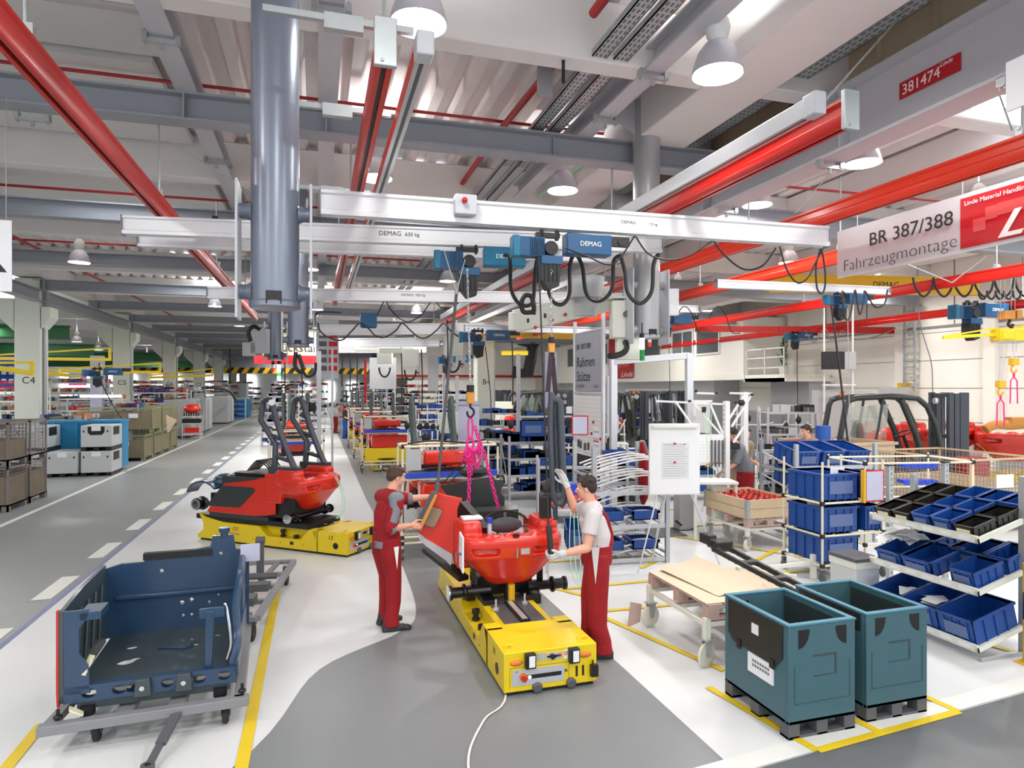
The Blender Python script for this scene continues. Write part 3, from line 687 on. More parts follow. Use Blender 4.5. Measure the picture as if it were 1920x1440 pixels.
LEG=[[h0+V((-.05,0,0)),DP(867,868,7.9)],[h0+V((-.04,0,0)),DP(880,900,7.7),DP(878,966,7.6)],[h0+V((.0,0,0)),DP(884,890,7.7)],[h0+V((.03,0,0)),DP(907,845,7.7),DP(934,952,7.75)],
     [h0+V((.02,.01,0)),DP(888,860,7.7),DP(894,878,7.7),DP(900,862,7.7),DP(900,830,7.7),h0+V((.05,.01,-.05))],[h0+V((.04,0,.0)),DP(902,835,7.7),DP(890,800,7.7)]]
for l in LEG:
    m=M()
    for p,q in zip(l,l[1:]): links(m,p,q,.046,.008,.019)
    m.build('chain_leg','pink',s)
m=M()
for dx in (0,.06): m.bar(DP(866+dx*200,866,7.9),DP(828+dx*190,910,7.95),.035,.012)
tag(m.build('green_strap','strap_green'),'dark green webbing strap below the pink sling','strap')
# control wand of hoist A
pend=thing('control_wand','grey control tube hanging from the left hoist to the red-jacketed worker','control',(0,0,0))
a=DP(856,548,7.4); b=DP(818,935,7.35)
m=M(); m.cyl(a,b,.017,10); m.build('tube','grey_dark',pend)
m=M(); m.cyl(DP(832,468,7.4),a,.006,6); m.cyl(DP(872,486,7.4),a,.006,6); m.cyl(a-V((0,0,.02)),a+V((0,0,.03)),.02,10); m.build('stay_wires','galv',pend)
m=M(); m.bar(DP(821,905,7.35),DP(812,958,7.3),.045,.05); m.build('handle','grey_dark',pend,bev=.01)
# hoist B chain, strap, wand
hb2=DP(1034,635,6.95)
chain([DP(1034,505,6.75),hb2],'bright steel load chain of the front hoist over the black post')
hk2=dup(hk,hb2,label='orange hook block above the dark webbing strap'); hk2.scale=(.75,.75,.75)
stp=thing('webbing_strap','dark brown lifting strap looped around the black guard post','strap',(0,0,0))
m=M(); t0=DP(1034,655,6.95)
m.bar(t0,DP(1027,735,6.92),.05,.012); m.bar(t0,DP(1042,738,6.98),.05,.012); m.bar(t0+V((0,0,.05)),t0-V((0,0,.05)),.035,.02); m.build('loop','strap_dark',stp)
wd=thing('control_wand','long black control tube with a handle held by the worker in red overalls','control',(0,0,0))
a=DP(1009,455,6.5); b=DP(1029,995,6.05)
m=M(); m.cyl(a,b,.0085,8); m.build('tube','black',wd)
m=M(); m.bar(DP(1029,985,6.05),DP(1033,1040,6.0),.05,.04); m.build('handle','black',wd,bev=.012)
# other pendant cables and chains
def cable(ps,r,label,mt='cable',group=None,k=5):
    m=M(); m.tube(spline(ps,k),r,7); return tag(m.build('cable',mt),label,'cable',group)
cable([DP(1557,560,13.2),DP(1575,700,13),DP(1600,920,12.6)],.02,'thick black control hose hanging from the right small hoist to the crates',k=2)
rod('steel_chain',DP(1589,570,13),DP(1595,905,12.6),.006,'thin steel chain beside the thick black hose','chain')
cable([DP(1494,635,24),DP(1496,800,24)],.014,'thin black control cable hanging in front of the office stair',k=2)
cable([DP(910,650,18),DP(920,740,18),DP(921,800,17.6)],.013,'thin black control cable before the column lettered B 4',k=2)
cable([DP(1254,645,13),DP(1258,790,12.9)],.006,'thin black control cable at the steel door frame',k=2)
cable([DP(534,680,12),DP(535,800,12)],.012,'thin black cable beside the rear truck guard',k=2)
def festoon(xs,zt,sag,r,label,d,mt='cable'):
    ps=[]
    for (a,b,s) in zip(xs,xs[1:],sag):
        p=DP(*a,d);q=DP(*b,d); c=catenary(p,q,s,8); ps+= c if not ps else c[1:]
    m=M(); m.tube(ps,r,7); return tag(m.build('festoon_cable',mt),label,'cable')
def floop(pts,r,label,d,mt='cable',k=6):
    m=M(); m.tube(spline([DP(x,y,d) for x,y in pts],k),r,7); return tag(m.build('festoon_cable',mt),label,'cable')
floop([(944,478),(956,485),(958,540),(972,568),(990,573),(1000,560),(1003,510),(1008,482)],.022,'thick black festoon cable loop below the double bridge, leftmost',7.3)
floop([(1012,480),(1022,510),(1030,550),(1040,568),(1056,570),(1068,550),(1068,505),(1073,482),(1082,478)],.022,'thick black festoon cable loop below the double bridge, second',7.3)
floop([(1082,478),(1092,500),(1098,545),(1110,562),(1130,562),(1148,540),(1150,495),(1156,482),(1164,480)],.023,'thick black festoon cable loop below the double bridge, third',7.3)
floop([(1164,480),(1172,510),(1176,545),(1190,565),(1206,567),(1222,545),(1225,500),(1230,482),(1236,478)],.023,'thick black festoon cable loop below the double bridge, last at the duct column',7.3)
floop([(1000,585),(982,585),(978,568),(984,555),(996,556),(1001,575),(1000,590)],.028,'short coil of black corrugated hose at the white jib arm',7.6)
floop([(1060,465),(1100,480),(1150,495),(1190,442)],.009,'thin black cable swag right of the blue drive box',6.45)
floop([(1192,443),(1215,475),(1250,487),(1290,480),(1335,452)],.009,'thin black cable swag under the front bridge beam, middle',6.45)
floop([(1338,452),(1360,480),(1395,505),(1430,498),(1455,465)],.009,'thin black cable swag under the front bridge beam, long one',6.45)
floop([(1462,462),(1475,505),(1495,530),(1515,520),(1530,490),(1545,463)],.009,'thin black cable swag near the right end of the front bridge beam',6.45)
floop([(1538,466),(1530,500),(1532,540),(1541,550),(1547,535),(1546,500),(1540,466)],.009,'narrow black cable loop at the right end of the front bridge beam',6.45)
floop([(590,600),(592,590),(602,585),(640,586)],.02,'black cable bend left of the blue control box',19)
fs=[(596,605),(600,620),(615,632),(640,638),(660,620),(675,606),(690,615),(705,630),(722,632),(742,620),(754,606),(770,620),(785,632),(800,633),(820,618),(832,606),(845,620),(862,632),(880,632),(898,615)]
floop(fs,.022,'long wavy black festoon cable below the fourth bridge beam',19)
floop([(706,594),(715,575),(722,563),(732,580),(750,598),(768,603),(790,590),(805,570),(813,563),(830,580),(850,590)],.018,'thin dark festoon cable in front of the fourth bridge beam',19.4)
for i,(x,yv,s) in enumerate(((1290,575,28),(1352,575,30))):
    floop([(x-22,598),(x-14,580),(x-4,575),(x+8,590),(x+20,622),(x+36,625)],.01,['thin black cable curl beside the dark blue hoist','thin black cable curl in front of the red banners'][i],12.8)
floop([(1580,545),(1583,590),(1592,598),(1600,560),(1604,545),(1612,590),(1620,560),(1622,546),(1640,575),(1658,570),(1664,543)],.012,'black cable loops hanging right of the small blue hoist',9.4)
for i in range(6):
    x=1712+i*38; floop([(x,520),(x+5,540),(x+19,556),(x+32,545),(x+38,522)],.022,'black festoon loop under the yellow 4t crane %s'%['at its left end','second from its left end','third from its left end','fourth from its left end','fifth from its left end','at the frame edge'][i],13.2)
for i in range(5):
    x=1835+i*16; floop([(x,545),(x+2,556),(x+9,561),(x+15,553),(x+16,545)],.02,'hanging cable bundle ring beside the crane trolley, %s'%['leftmost','second','third','fourth','rightmost'][i],13)
floop([(1510,620),(1520,638),(1530,640),(1540,622),(1550,618),(1556,636),(1570,632),(1580,620),(1600,636),(1640,632),(1680,615)],.02,'grey cable coils below the red cross rail at the white wall',22,'grey_mid')
# pale hose over the right wall
floop([(1720,500),(1724,600),(1746,680),(1750,740),(1765,742)],.012,'thin hose running down diagonally in front of the right wall',17,'grey_mid')
# ---------------------------------------------------------------- hanging signs
sg=thing('hanging_sign','large hanging sign, silver with a red field, lettered Fahrzeugmontage','sign',(7.0,4.0,4.15))
m=M(); m.box(0,.012,0,3.45,0,.66); m.build('panel','sign_sheet',sg)
m=M(); m.box(-.004,0,.0,1.62,.045,.61); m.build('red_field','banner_red',sg)
m=M(); m.box(-.006,-.004,1.33,1.47,.2,.34); m.box(-.007,-.004,1.2,1.33,.3,.44); m.box(-.006,-.004,.5,1.2,.32,.45); m.build('pixel_squares','banner_red2',sg)
def st(s,size,y,z,mm,**k): return text(s,size,mm,sg,(-.009,y,z),(PI/2,0,-PI/2),**k)
st('BR 387/388',.24,2.90,.345,'text_blk',sx=1.06); st('Fahrzeugmontage',.225,3.34,.08,'text_blk',sx=1.06,off=-.005)
st('Linde Material Handling',.072,1.57,.52,'text_wht'); st('Linde',.38,1.22,.08,'text_wht',shear=.45,off=.006,sx=1.45)
m=M()
for y in (.4,1.6,3.1): m.cyl((.006,y,.66),(.006,y,1.1),.004,6)
m.build('suspension_wire','galv',sg)
s2=thing('hanging_sign','pale hanging sign cut by the left edge of the view','sign',(W(22,530,4.3)[0],W(22,530,4.3)[1],0))
m=M(); p=DP(22,393,6.5); m=M(); m.box(-1.2,0,0,.012,4.36,5.07); s2.location=(p.x-.0,p.y,-.78+.0); m.build('panel','alu_white',s2)
m=M(); m.cyl((-.05,.006,5.07),(-.05,.006,6.4),.004,6); m.build('suspension_wire','galv',s2)
m=M(); m.add([(-.16,-.004,4.55),(-.04,-.004,4.55),(-.12,-.004,4.66)],[(0,1,2)]); m.build('dark_letter','text_blk',s2)
# big pale sign edge at the right frame, above the sign
o=M(); p=DP(1886,118,4.4); q=DP(1886,210,4.4); o.box(p.x,p.x+.02,p.y-1.4,p.y,q.z,p.z); tag(o.build('overhead_sign','alu_white'),'plain pale panel cut by the right frame edge near the clamp','sign')
# workshop sign above the line: Rueckstand board
o=thing('overhead_board','cream and red overhead board above the far end of the line','sign',DP(500,686,33))
m=M(); m.box(-.2,2.9,0,.1,.35,1.9); m.build('panel','cream',o); m=M(); m.box(-.6,2.9,-.02,.0,.1,.55); m.build('red_band','text_red',o)
text('Rückstand',.6,'text_blk',o,(.35,-.03,.75))
o=thing('status_board','grey status board with red number fields beside the steel post','sign',DP(606,700,24))
m=M(); m.box(-.25,.55,0,.08,-.2,2.0); m.build('panel','steel_light',o)
m=M()
for i in range(6): m.box(.2,.5,-.02,0,.1+i*.3,.28+i*.3)
m.build('red_fields','text_red',o)
m=M()
for i in range(5): m.box(-.15,.12,-.02,0,.1+i*.3,.28+i*.3)
m.build('number_fields','grey_dark',o)
# striped portal at the end of the hall
o=thing('portal_beam','grey portal beam with black and yellow stripes across the far end of the hall','portal',(-18,72,4.2))
m=M(); m.box(0,40,0,.8,.5,3.0); m.build('beam','steel_grey',o)
m=M(); m.box(0,40,-.05,.02,-.1,.5); m.build('yellow_band','crane_yellow',o)
m=M()
for i in range(40): m.add([(i,-.07,-.1),(i+.5,-.07,-.1),(i+.9,-.07,.5),(i+.4,-.07,.5)],[(0,1,2,3)])
m.build('black_stripes','stripe_black',o)
# signal towers
def signal(p,label,cols,s=1):
    t=thing('signal_light',label,'signal light',p); t.scale=(s,)*3
    m=M(); m.cyl((0,0,.3),(0,0,.36),.035,14); m.cyl((0,0,.36),(0,0,.5),.01,6); m.build('base','black',t)
    for i,c in enumerate(cols):
        m=M(); m.cyl((0,0,.3-(i+1)*.075),(0,0,.3-i*.075-.004),.033,14); m.build('lens',c,t)
signal(DP(1204,645,8.6)-V((0,0,.22)),'signal tower lit white and green below the right duct column',['led_w','led_w','green_lamp','green_lamp'])
signal(DP(1218,640,10.5)-V((0,0,.22)),'signal tower with a red lens right of the green one',['steel_light','red_lamp'],.9)
signal(DP(523,690,16)-V((0,0,.3)),'signal tower lit white below the left duct columns',['led_w','led_w','led_g','led_w'],1.3)
signal(DP(512,688,16)-V((0,0,.3)),'signal tower with red lens below the left duct columns',['steel_light','red_lamp'],1.2)
signal(DP(866,690,24)-V((0,0,.3)),'small signal tower in the middle distance beside the chain',['red_lamp','steel_light'],1.4)
# ---------------------------------------------------------------- driverless yellow carriers
def wheel(m,c,r,w,axis='x',n=20):
    m.lathe([(r*.25,-w/2),(r*.86,-w/2),(r,-w*.3),(r,w*.3),(r*.86,w/2),(r*.25,w/2)],c=c,axis=axis,n=n)
def make_agv(num,label,loc,rz,detail=True):
    t=thing('driverless_carrier',label,'carrier',loc,rz)
    m=M(); m.box(-.425,.425,0,.60,.035,.37)
    for s in (-1,1):
        m.prism([(.55,.035),(.55,.37),(.74,.37),(.92,.19),(1.60,.19),(1.78,.34),(2.55,.34),(2.95,.40),(3.12,.46),(3.02,.30),(3.02,.18),(3.16,.09),(3.14,.035)],'x',s*.425,s*.27)
    m.box(-.28,.28,.55,3.0,.035,.345)
    m.prism([(.6,.19),(.6,.365),(.68,.365)],'x',-.425,.425)
    m.build('chassis','yellow',t,bev=.006)
    m=M(); m.box(-.40,.40,.02,3.1,0.0,.036); m.build('skirt','black',t)
    m=M(); m.box(-.21,.21,.62,1.55,.345,.353); m.build('deck_plate','grey_dark',t)
    m=M(); m.box(-.05,.05,.72,1.30,.353,.375); m.build('slide_rail','black',t)
    m=M(); m.box(-.028,.028,.74,1.28,.375,.379); m.build('scale_strip','alu',t)
    for x,y in ((-.19,1.12),(.15,1.22)):
        m=M(); m.cyl((x,y,.353),(x,y,.375),.032,16); m.cyl((x,y,.375),(x,y,.46),.011,10); m.build('locating_pin','alu',t)
    for y,h in ((1.33,.12),(1.06,.05)):
        m=M(); m.lathe([(.032,0),(.042,.01),(.042,.03),(.028,.035),(.028,h*.6),(.042,h*.65),(.042,h),(.02,h+.005)],c=(-.35,y,.19),n=16); m.build('bobbin','black',t)
    for x in (-.35,.35):
        m=M(); m.tube([(x-.03,.10,.37),(x-.028,.10,.395),(x,.10,.405),(x+.028,.10,.395),(x+.03,.10,.37)],.010,6); m.box(x-.05,x+.05,.04,.16,.37,.376); m.build('lifting_eye','yellow',t)
    for x in (-.20,.20):
        m=M(); m.box(x-.045,x+.045,-.055,.0,.235,.36); b=m.build('scanner_box','black',t,bev=.004)
        m=M(); m.box(x-.018,x+.035,-.058,-.054,.25,.345); m.build('white_reflector','paper',b)
        m=M(); xx=x+.115 if x>0 else x-.115; m.ell((xx,0,.28),(.062,.022,.026),12,6); m.build('indicator_lamp','amber',t)
    m=M(); m.box(-.355,.115,-.008,0,.085,.22); m.build('control_panel','alu',t)
    m=M(); m.box(-.24,.09,-.012,-.007,.135,.17); pn=m.build('button_strip','black',t,bev=.004)
    m=M(); m.cyl((-.255,-.05,.15),(-.255,-.012,.15),.022,14); m.build('stop_button','red',t)
    m=M(); m.cyl((-.255,-.016,.158),(-.255,-.009,.158),.034,14); m.build('stop_button_plate','amber',t)
    m=M(); m.cyl((-.20,-.016,.152),(-.20,-.011,.152),.014,12); m.build('status_light','led_w',t)
    text('DS',.022,'text_red',t,(-.33,-.009,.20),shear=.3); 
    m=M(); m.box(-.06,.10,-.006,0,.275,.335); m.build('switch_plate','alu',t)
    m=M(); m.cyl((.005,-.03,.305),(.005,-.006,.305),.022,14); m.cyl((.035,-.02,.305),(.035,-.006,.305),.012,10); m.box(-.04,.09,-.010,-.006,.296,.312); m.build('key_switch','black',t)
    m=M(); m.cyl((.078,-.02,.31),(.078,-.006,.31),.011,10); m.build('red_button','red',t)
    m=M(); m.box(-.13,-.07,-.004,0,.275,.34); m.build('type_plate','panel_grey',t)
    m=M(); m.box(.115,.15,-.004,0,.265,.345); a=m.build('warning_sticker','paper',t)
    m=M(); m.lathe([(.009,-.005),(.016,-.005)],c=(.132,0,.315),axis='y',n=16,caps=False); m.build('red_ring','text_red',a)
    for x in (-.13,.18):
        m=M(); m.lathe([(0,-.03),(.03,-.03),(.044,-.022),(.044,0)],c=(x,0,.055),axis='y',n=20); m.build('bumper_roller','grey_dark',t)
    m=M(); m.cyl((.135,-.008,.165),(.135,0,.165),.012,12); m.box(-.375,.165,-.002,0,.235,.238); m.box(.16,.163,-.002,0,.07,.36); m.box(-.375,-.372,-.002,0,.07,.238); m.build('door_gap','grey_dark',t)
    m=M(); m.box(.36,.425,-.04,.0,.09,.19); m.cyl((.38,-.02,.19),(.38,-.02,.23),.008,8); m.build('black_sensor','black',t)
    text(num,.12,'text_blk',t,(.205,-.003,.105),ext=.001,off=.004)
    m=M(); m.lathe([(.0,-.004),(.05,-.004),(.05,.0)],c=(-.425,.22,.16),axis='x',n=20); m.build('side_lens','gloss_black',t)
    text(num,.09,'text_blk',t,(-.4275,.36,.25),(PI/2,0,-PI/2))
    text('DS',.10,'text_red',t,(-.4275,2.35,.22),(PI/2,0,-PI/2),shear=.3); text('AUTOMOTION',.045,'text_grey',t,(-.4275,2.5,.155),(PI/2,0,-PI/2))
    m=M(); m.box(-.427,-.425,1.05,1.12,.10,.15); 
    for y in (.86,1.32,1.9,2.7): m.cyl((-.428,y,.12),(-.425,y,.12),.008,8)
    m.build('side_details','black',t)
    return t
agv11=make_agv('11','yellow driverless carrier numbered 11 with a flat control front, carrying the red counterweight',(1.935,5.285,0),0)
pa=W(651,1046); pb=W(694,1023); pc=(pa+pb)/2; hd=(W(378,1012)-pa).normalized(); az=math.atan2(hd.y,hd.x)-PI/2
cen=pa+V((math.cos(az),math.sin(az),0))*.425
agv13=make_agv('13','yellow driverless carrier numbered 13 under the complete red truck body',cen,az)
# ---------------------------------------------------------------- red counterweight casting
def se(cx,cy,w,d,z,n=32,e=4.0):
    return [V((cx+w*math.copysign(abs(math.cos(2*PI*i/n))**(2/e),math.cos(2*PI*i/n)),cy+d*math.copysign(abs(math.sin(2*PI*i/n))**(2/e),math.sin(2*PI*i/n)),z)) for i in range(n)]
def make_cw(parent,mt='body_red',vox=.012):
    m=M(); r=[]
    for z,w,yf in ((.60,.20,.22),(.63,.25,.19),(.70,.31,.14),(.80,.40,.09),(.88,.48,.05),(.92,.515,.02),(1.02,.53,.0),(1.10,.53,.0),(1.14,.51,.02)):
        yb=.62; r.append(se(0,(yf+yb)/2,w,(yb-yf)/2,z))
    m.ring(r)
    for s in (-1,1): m.ring([se(s*.40,.40,.125,.22,1.05,e=3.5),se(s*.40,.40,.12,.22,1.22,e=3.5),se(s*.40,.40,.105,.20,1.27,e=3.5)]); m.box(s*.40-.1,s*.40+.1,.5,.8,.72,1.2)
    m.ell((0,.10,1.13),(.10,.06,.05)); m.ell((-.2,.12,1.13),(.07,.05,.03)); m.ell((.22,.12,1.14),(.08,.05,.04))
    o=blob(m,'counterweight',mt,parent,vox,3)
    c=M(); c.ring([se(0,.50,.25,.26,1.0,e=4),se(0,.50,.29,.32,1.4,e=4)])
    for s in (-1,1): c.ring([se(s*.30,0,.13,.09,.955,e=3),se(s*.32,0,.15,.10,1.03,e=3)])
    c.box(-.30,-.24,.2,.5,1.14,1.4); c.box(.52,.62,.36,.44,1.0,1.18)
    c.box(.45,.6,.2,.55,.5,.72); c.box(-.6,-.45,.2,.55,.5,.72)
    co=c.build('c',mt); co.parent=parent; co.matrix_parent_inverse=Matrix()
    cut(o,co)
    r=o.modifiers.new('r','REMESH'); r.mode='VOXEL'; r.voxel_size=vox*.8; r.use_smooth_shade=True
    s=o.modifiers.new('s','SMOOTH'); s.iterations=3
    bpy.context.view_layer.update(); bake(o); o.data.shade_smooth()
    return o
def hub(m,c,s,r=.085):
    m.lathe([(.05,-.02),(r,0),(r,.02),(.055,.03),(.055,.13),(.075,.135),(.075,.16),(.04,.165)] if s>0 else [(.05,.02),(r,0),(r,-.02),(.055,-.03),(.055,-.13),(.075,-.135),(.075,-.16),(.04,-.165)],c=c,axis='x',n=20)
cw=thing('truck_chassis','red truck counterweight being assembled on the carrier numbered 11','truck chassis',(1.975,6.42,-.065)); cw.scale=(1.05,1,1)
cast=make_cw(cw)
m=M(); m.box(-.13,.13,.05,.09,.37,.38)
m.cyl((0,.30,.36),(0,.30,.64),.05,16); m.box(-.30,-.16,.16,.46,.36,.46); m.box(.16,.32,.2,.46,.36,.46); m.box(-.4,.4,.5,.62,.36,.5); m.box(-.3,.3,.45,.75,.5,.62)
split(m,'mounting_block','black',cw,bev=.006)
m=M(); m.cyl((0,.2,.37),(0,.2,.60),.035,14); m.build('yellow_post','crane_yellow',cw)
for s in (-1,1):
    m=M(); hub(m,(s*.46,.30,.53),-s if 0 else s,.085); m.cyl((s*.2,.3,.53),(s*.5,.3,.53),.05,12); m.bar((s*.36,.38,.53),(s*.36,.38,.9),.05,.06); m.build('wheel_hub','gloss_black',cw)
m=M(); m.lathe([(.03,0),(.085,.005),(.085,.018),(.03,.02)],c=(-.64,.30,.53),axis='x',n=20); m.build('hub_flange','chrome',cw)
m=M(); m.cyl((0,.03,1.155),(0,.03,1.175),.028,12); m.box(-.03,.03,.0,.06,1.15,1.16); m.build('filler_plug','black',cw)
m=M(); m.box(-.008,.008,-.012,.0,.93,1.03); m.build('tow_pin','chrome',cw)
m=M(); m.box(.04,.13,-.004,.002,.96,1.02); m.build('type_label','panel_grey',cw,rot=(0,0,0))
# white tray, bottle and steering wheel on the chassis
m=M(); m.box(-.47,-.26,.34,.50,1.27,1.30); o=m.build('white_tray','white',cw,bev=.01)
b=thing('bottle','small clear bottle with a blue cap standing on the red counterweight','bottle',(1.965-.21,6.70,.935))
m=M(); m.lathe([(.022,0),(.024,.02),(.024,.22),(.012,.25)],n=14); m.build('body','lilac_sheet',b); m=M(); m.cyl((0,0,.25),(0,0,.30),.032,12); m.build('cap','bright_blue',b)
m=M(); a=V((-.50,.06,.88)); m.bar((-.545,-.02,1.0),(-.52,.26,1.0),.015,.36); d=m.build('document_sleeve','paper',cw); 
m=M(); m.box(-.555,-.548,.06,.12,.98,1.0); m.build('blue_logo','bright_blue',d)
sw=thing('steering_wheel','large black steering wheel leaning behind the red counterweight','steering wheel',(0,0,0))
c0=DP(948,985,7.25); m=M(); m.tube([c0+V((.27*math.cos(a),.06*math.sin(a),.15*math.sin(a))) for a in [2*PI*i/30 for i in range(30)]],.013,8,closed=True); m.build('rim','black',sw)
m=M(); m.ell(c0+V((0,.02,0)),(.20,.05,.09)); m.bar(c0-V((.25,0,.02)),c0+V((.25,0,-.02)),.03,.02); m.bar(c0,c0+V((0,.04,.14)),.03,.02); m.build('spokes','grey_dark',sw)
# frame plates and battery door hanging behind on the left
pl=thing('black_panel','large black steel panel hanging from the pink chains behind the counterweight','panel',(0,0,0))
m=M(); d=8.1
def pxy(pts,d,th=.02):
    a=[DP(x,y,d) for x,y in pts]; n=V((ST,CT,0))*th; return a,[p+n for p in a]
def pplate(m,pts,d,th=.02):
    a,b=pxy(pts,d,th); k=len(a); return m.add(a+b,[list(range(k)),[k+i for i in range(k)][::-1]]+[[i,(i+1)%k,k+(i+1)%k,k+i] for i in range(k)])
pplate(m,[(824,911),(925,893),(927,900),(946,900),(946,908),(940,915),(940,926),(946,932),(946,955),(935,957),(932,968),(878,970),(878,952),(866,950),(866,938),(838,928)],8.1,.03)
pplate(m,[(860,962),(972,955),(972,985),(862,990)],7.6,.3); m.build('plate','truck_green',pl)
m=M(); m.ell(DP(890,885,8.25),(.20,.12,.08)); m.ell(DP(893,876,8.25),(.09,.06,.04)); m.build('cushion','black',pl)
m=M(); m.tube(spline([DP(938,893,8.0),DP(944,893,8.0),DP(946,905,8.0)],4),.012,6); m.build('bent_hose','black',pl)
bd=thing('battery_door','red battery side door held by the worker in the red jacket','truck door',(0,0,0))
m=M(); pplate(m,[(820,925),(866,935),(866,960),(862,985),(858,1015),(848,1042),(800,1012),(783,998),(786,985)],7.25,.05); m.build('door_skin','body_red',bd,bev=.008)
m=M(); pplate(m,[(783,998),(800,1012),(848,1040),(846,1062),(835,1050),(800,1025),(786,1012)],7.22,.05); m.build('grey_lower_strip','steel_light',bd)
m=M(); pplate(m,[(803,949),(826,955),(829,960),(816,986),(811,989),(795,984),(792,979),(800,952)],7.2,.02); m.build('dark_recess','khaki',bd,bev=.004)
m=M(); pplate(m,[(808,922),(820,923),(787,992),(775,990)],7.15,.05); m.build('dark_edge_trim','grey_dark',bd,bev=.004)
m=M(); pplate(m,[(815,927),(820,930),(789,996),(783,992)],7.12,.03); m.build('orange_edge_trim','orange_brn',bd)
m=M(); m.bar(DP(862,960,7.3),DP(905,1010,7.0),.1,.3); m.bar(DP(800,1030,7.6),DP(870,1085,7.0),.12,.05); m.build('side_frame','black',bd)
# ---------------------------------------------------------------- complete truck body on carrier 13
def guard_post(parent,x,y,z0,h,lean,mt='post_blue'):
    m=M(); t=V((x,y+lean,z0+h))
    m.tube(spline([(x,y-.06,z0),(x,y+.02,z0+.15),(x,y+lean*.55,z0+h*.55),(x,y+lean-.02,z0+h-.04),(x,y+lean+.06,z0+h),(x,y+lean+.14,z0+h-.05),(x,y+lean+.15,z0+h-.2)],3),.047,8,sq=1)
    m.tube([(x,y+.32,z0-.02),(x,y+.30,z0+h*.35),(x,y+lean+.18,z0+h*.7),(x,y+lean+.15,z0+h-.12)],.045,8)
    for f in (.12,.42,.70): 
        yy=y+lean*f; m.tube([(x,yy,z0+h*f),(x,y+.30-(.15-lean*1.0)*f*.6,z0+h*(f+.06))],.036,8)
    m.box(x-.07,x+.07,y-.12,y+.38,z0-.10,z0+.04)
    return m.build('guard_post',mt,parent,smooth=50,bev=.0)
def truck_body(label,loc,rz,posts=True,cast_src=None,vert=False,simple=False):
    t=thing('red_truck',label,'truck body',loc,rz)
    if cast_src: c=cast_src.copy(); COL.objects.link(c); c.parent=t
    else: c=make_cw(t)
    c.scale=(.92,1,1.0); c.location=(0,0,.02)
    m=M()
    for s in (-1,1):
        m.prism([(.62,.56),(.62,1.14),(.9,1.14),(1.62,1.12),(1.62,.98),(1.95,.50),(1.0,.50),(.8,.52)],'x',s*.44,s*.40)
    m.build('side_panel','body_red',t,bev=.012)
    for s in (-1,1):
        m=M(); m.prism([(1.95,.60),(1.62,.97),(1.02,.97),(.98,.92),(1.28,.62)],'x',s*.443,s*.452); m.build('dark_inset','truck_green',t,bev=.004)
        m=M(); m.prism([(1.62,1.13),(.85,1.15),(1.0,1.10),(1.62,1.0)],'x',s*.445,s*.455); m.build('dark_top_trim','truck_green',t)
    m=M(); m.box(-.43,.43,.75,1.9,.43,.50); m.build('sill','truck_green',t)
    m=M(); m.box(-.38,.38,.3,1.6,.5,1.05); m.box(-.3,.3,1.5,2.0,.45,.8); m.box(-.3,.3,.9,1.5,1.05,1.18); m.build('inner_frame','black',t)
    for s in (-1,1):
        m=M(); hub(m,(s*.36,.32,.53),s,.08); m.cyl((0,.32,.53),(s*.4,.32,.53),.05,12); m.build('wheel_hub','gloss_black',t)
    m=M(); m.lathe([(.03,-.0),(.075,-.005),(.075,-.02),(.03,-.025)],c=(-.52,.32,.53),axis='x',n=20); m.build('hub_flange','chrome',t)
    if not simple:
        # mudguard, seat pan and drive hub at the rear
        m=M(); pts=[]
        for i in range(9): a=PI*.15+PI*.6*i/8; pts.append((2.05+.36*math.cos(a),.66+.36*math.sin(a)))
        m.prism(pts+[(y*.985+.03,z-.03) for y,z in pts[::-1]],'x',-.44,-.20); m.build('mudguard','navy',t)
        m=M(); m.lathe([(.05,-.0),(.11,-.02),(.12,-.06),(.09,-.08),(.09,-.15),(.10,-.16),(.10,-.19),(.06,-.2)],c=(-.30,2.12,.62),axis='x',n=22); m.build('drive_hub','gloss_black',t)
        m=M(); m.lathe([(.05,-.2),(.095,-.2),(.095,-.185)],c=(-.30,2.12,.62),axis='x',n=22); m.build('hub_face','chrome',t)
        m=M(); m.ell((-.1,1.9,.98),(.22,.16,.14)); m.ell((.1,1.75,1.05),(.2,.14,.1)); m.build('seat_pan','navy',t)
        for i in range(6):
            m=M(); a=random.uniform(0,2); m.tube(spline([(-.1+.05*i,.95,1.15),(-.2+.06*i,1.0,1.32),(-.15+.06*i,1.2,1.38),(-.2+.05*i,1.35,1.2)],4),.012,6); m.build('hose','black',t)
    if posts:
        for s in (-1,1):
            if not simple or s<0 or posts==2: guard_post(t,s*.37,.36,1.30,1.12,.40,'post_blue' if not simple else 'post_green')
        if not simple:
            m=M(); m.cyl((-.37,.72,2.38),(-.46,.66,2.38),.05,14); m.build('work_light','alu',t)
            m=M(); m.box(.42,.56,.62,.66,2.2,2.36); m.tube([(.37,.72,2.36),(.48,.66,2.36)],.012,6); m.build('mirror','black',t,bev=.01)
            m=M(); m.tube([(-.37,.8,2.4),(-.25,.8,2.42),(-.25,.8,2.28),(-.35,.8,2.28)],.012,6); m.build('grab_handle','black',t)
    return t
u=V((math.cos(az),math.sin(az),0)); vv=V((-math.sin(az),math.cos(az),0))
tb=truck_body('complete red truck body with two dark guard posts on the carrier numbered 13',cen+vv*.72,az,cast_src=cast); tb.scale=(1,1.13,1)
m=M(); m.box(-.4,.4,.05,2.2,.36,.44); m.build('support_frame','black',tb)
for i in range(2): cable([D(628+i*3,10.2,1.22),D(640+i*4,10.25,1.0),D(641+i*4,10.2,.7),D(630+i*3,10.15,.58)],.007,['outer pale green hose beside the red truck body','inner pale green hose beside the red truck body'][i],'hose_green')
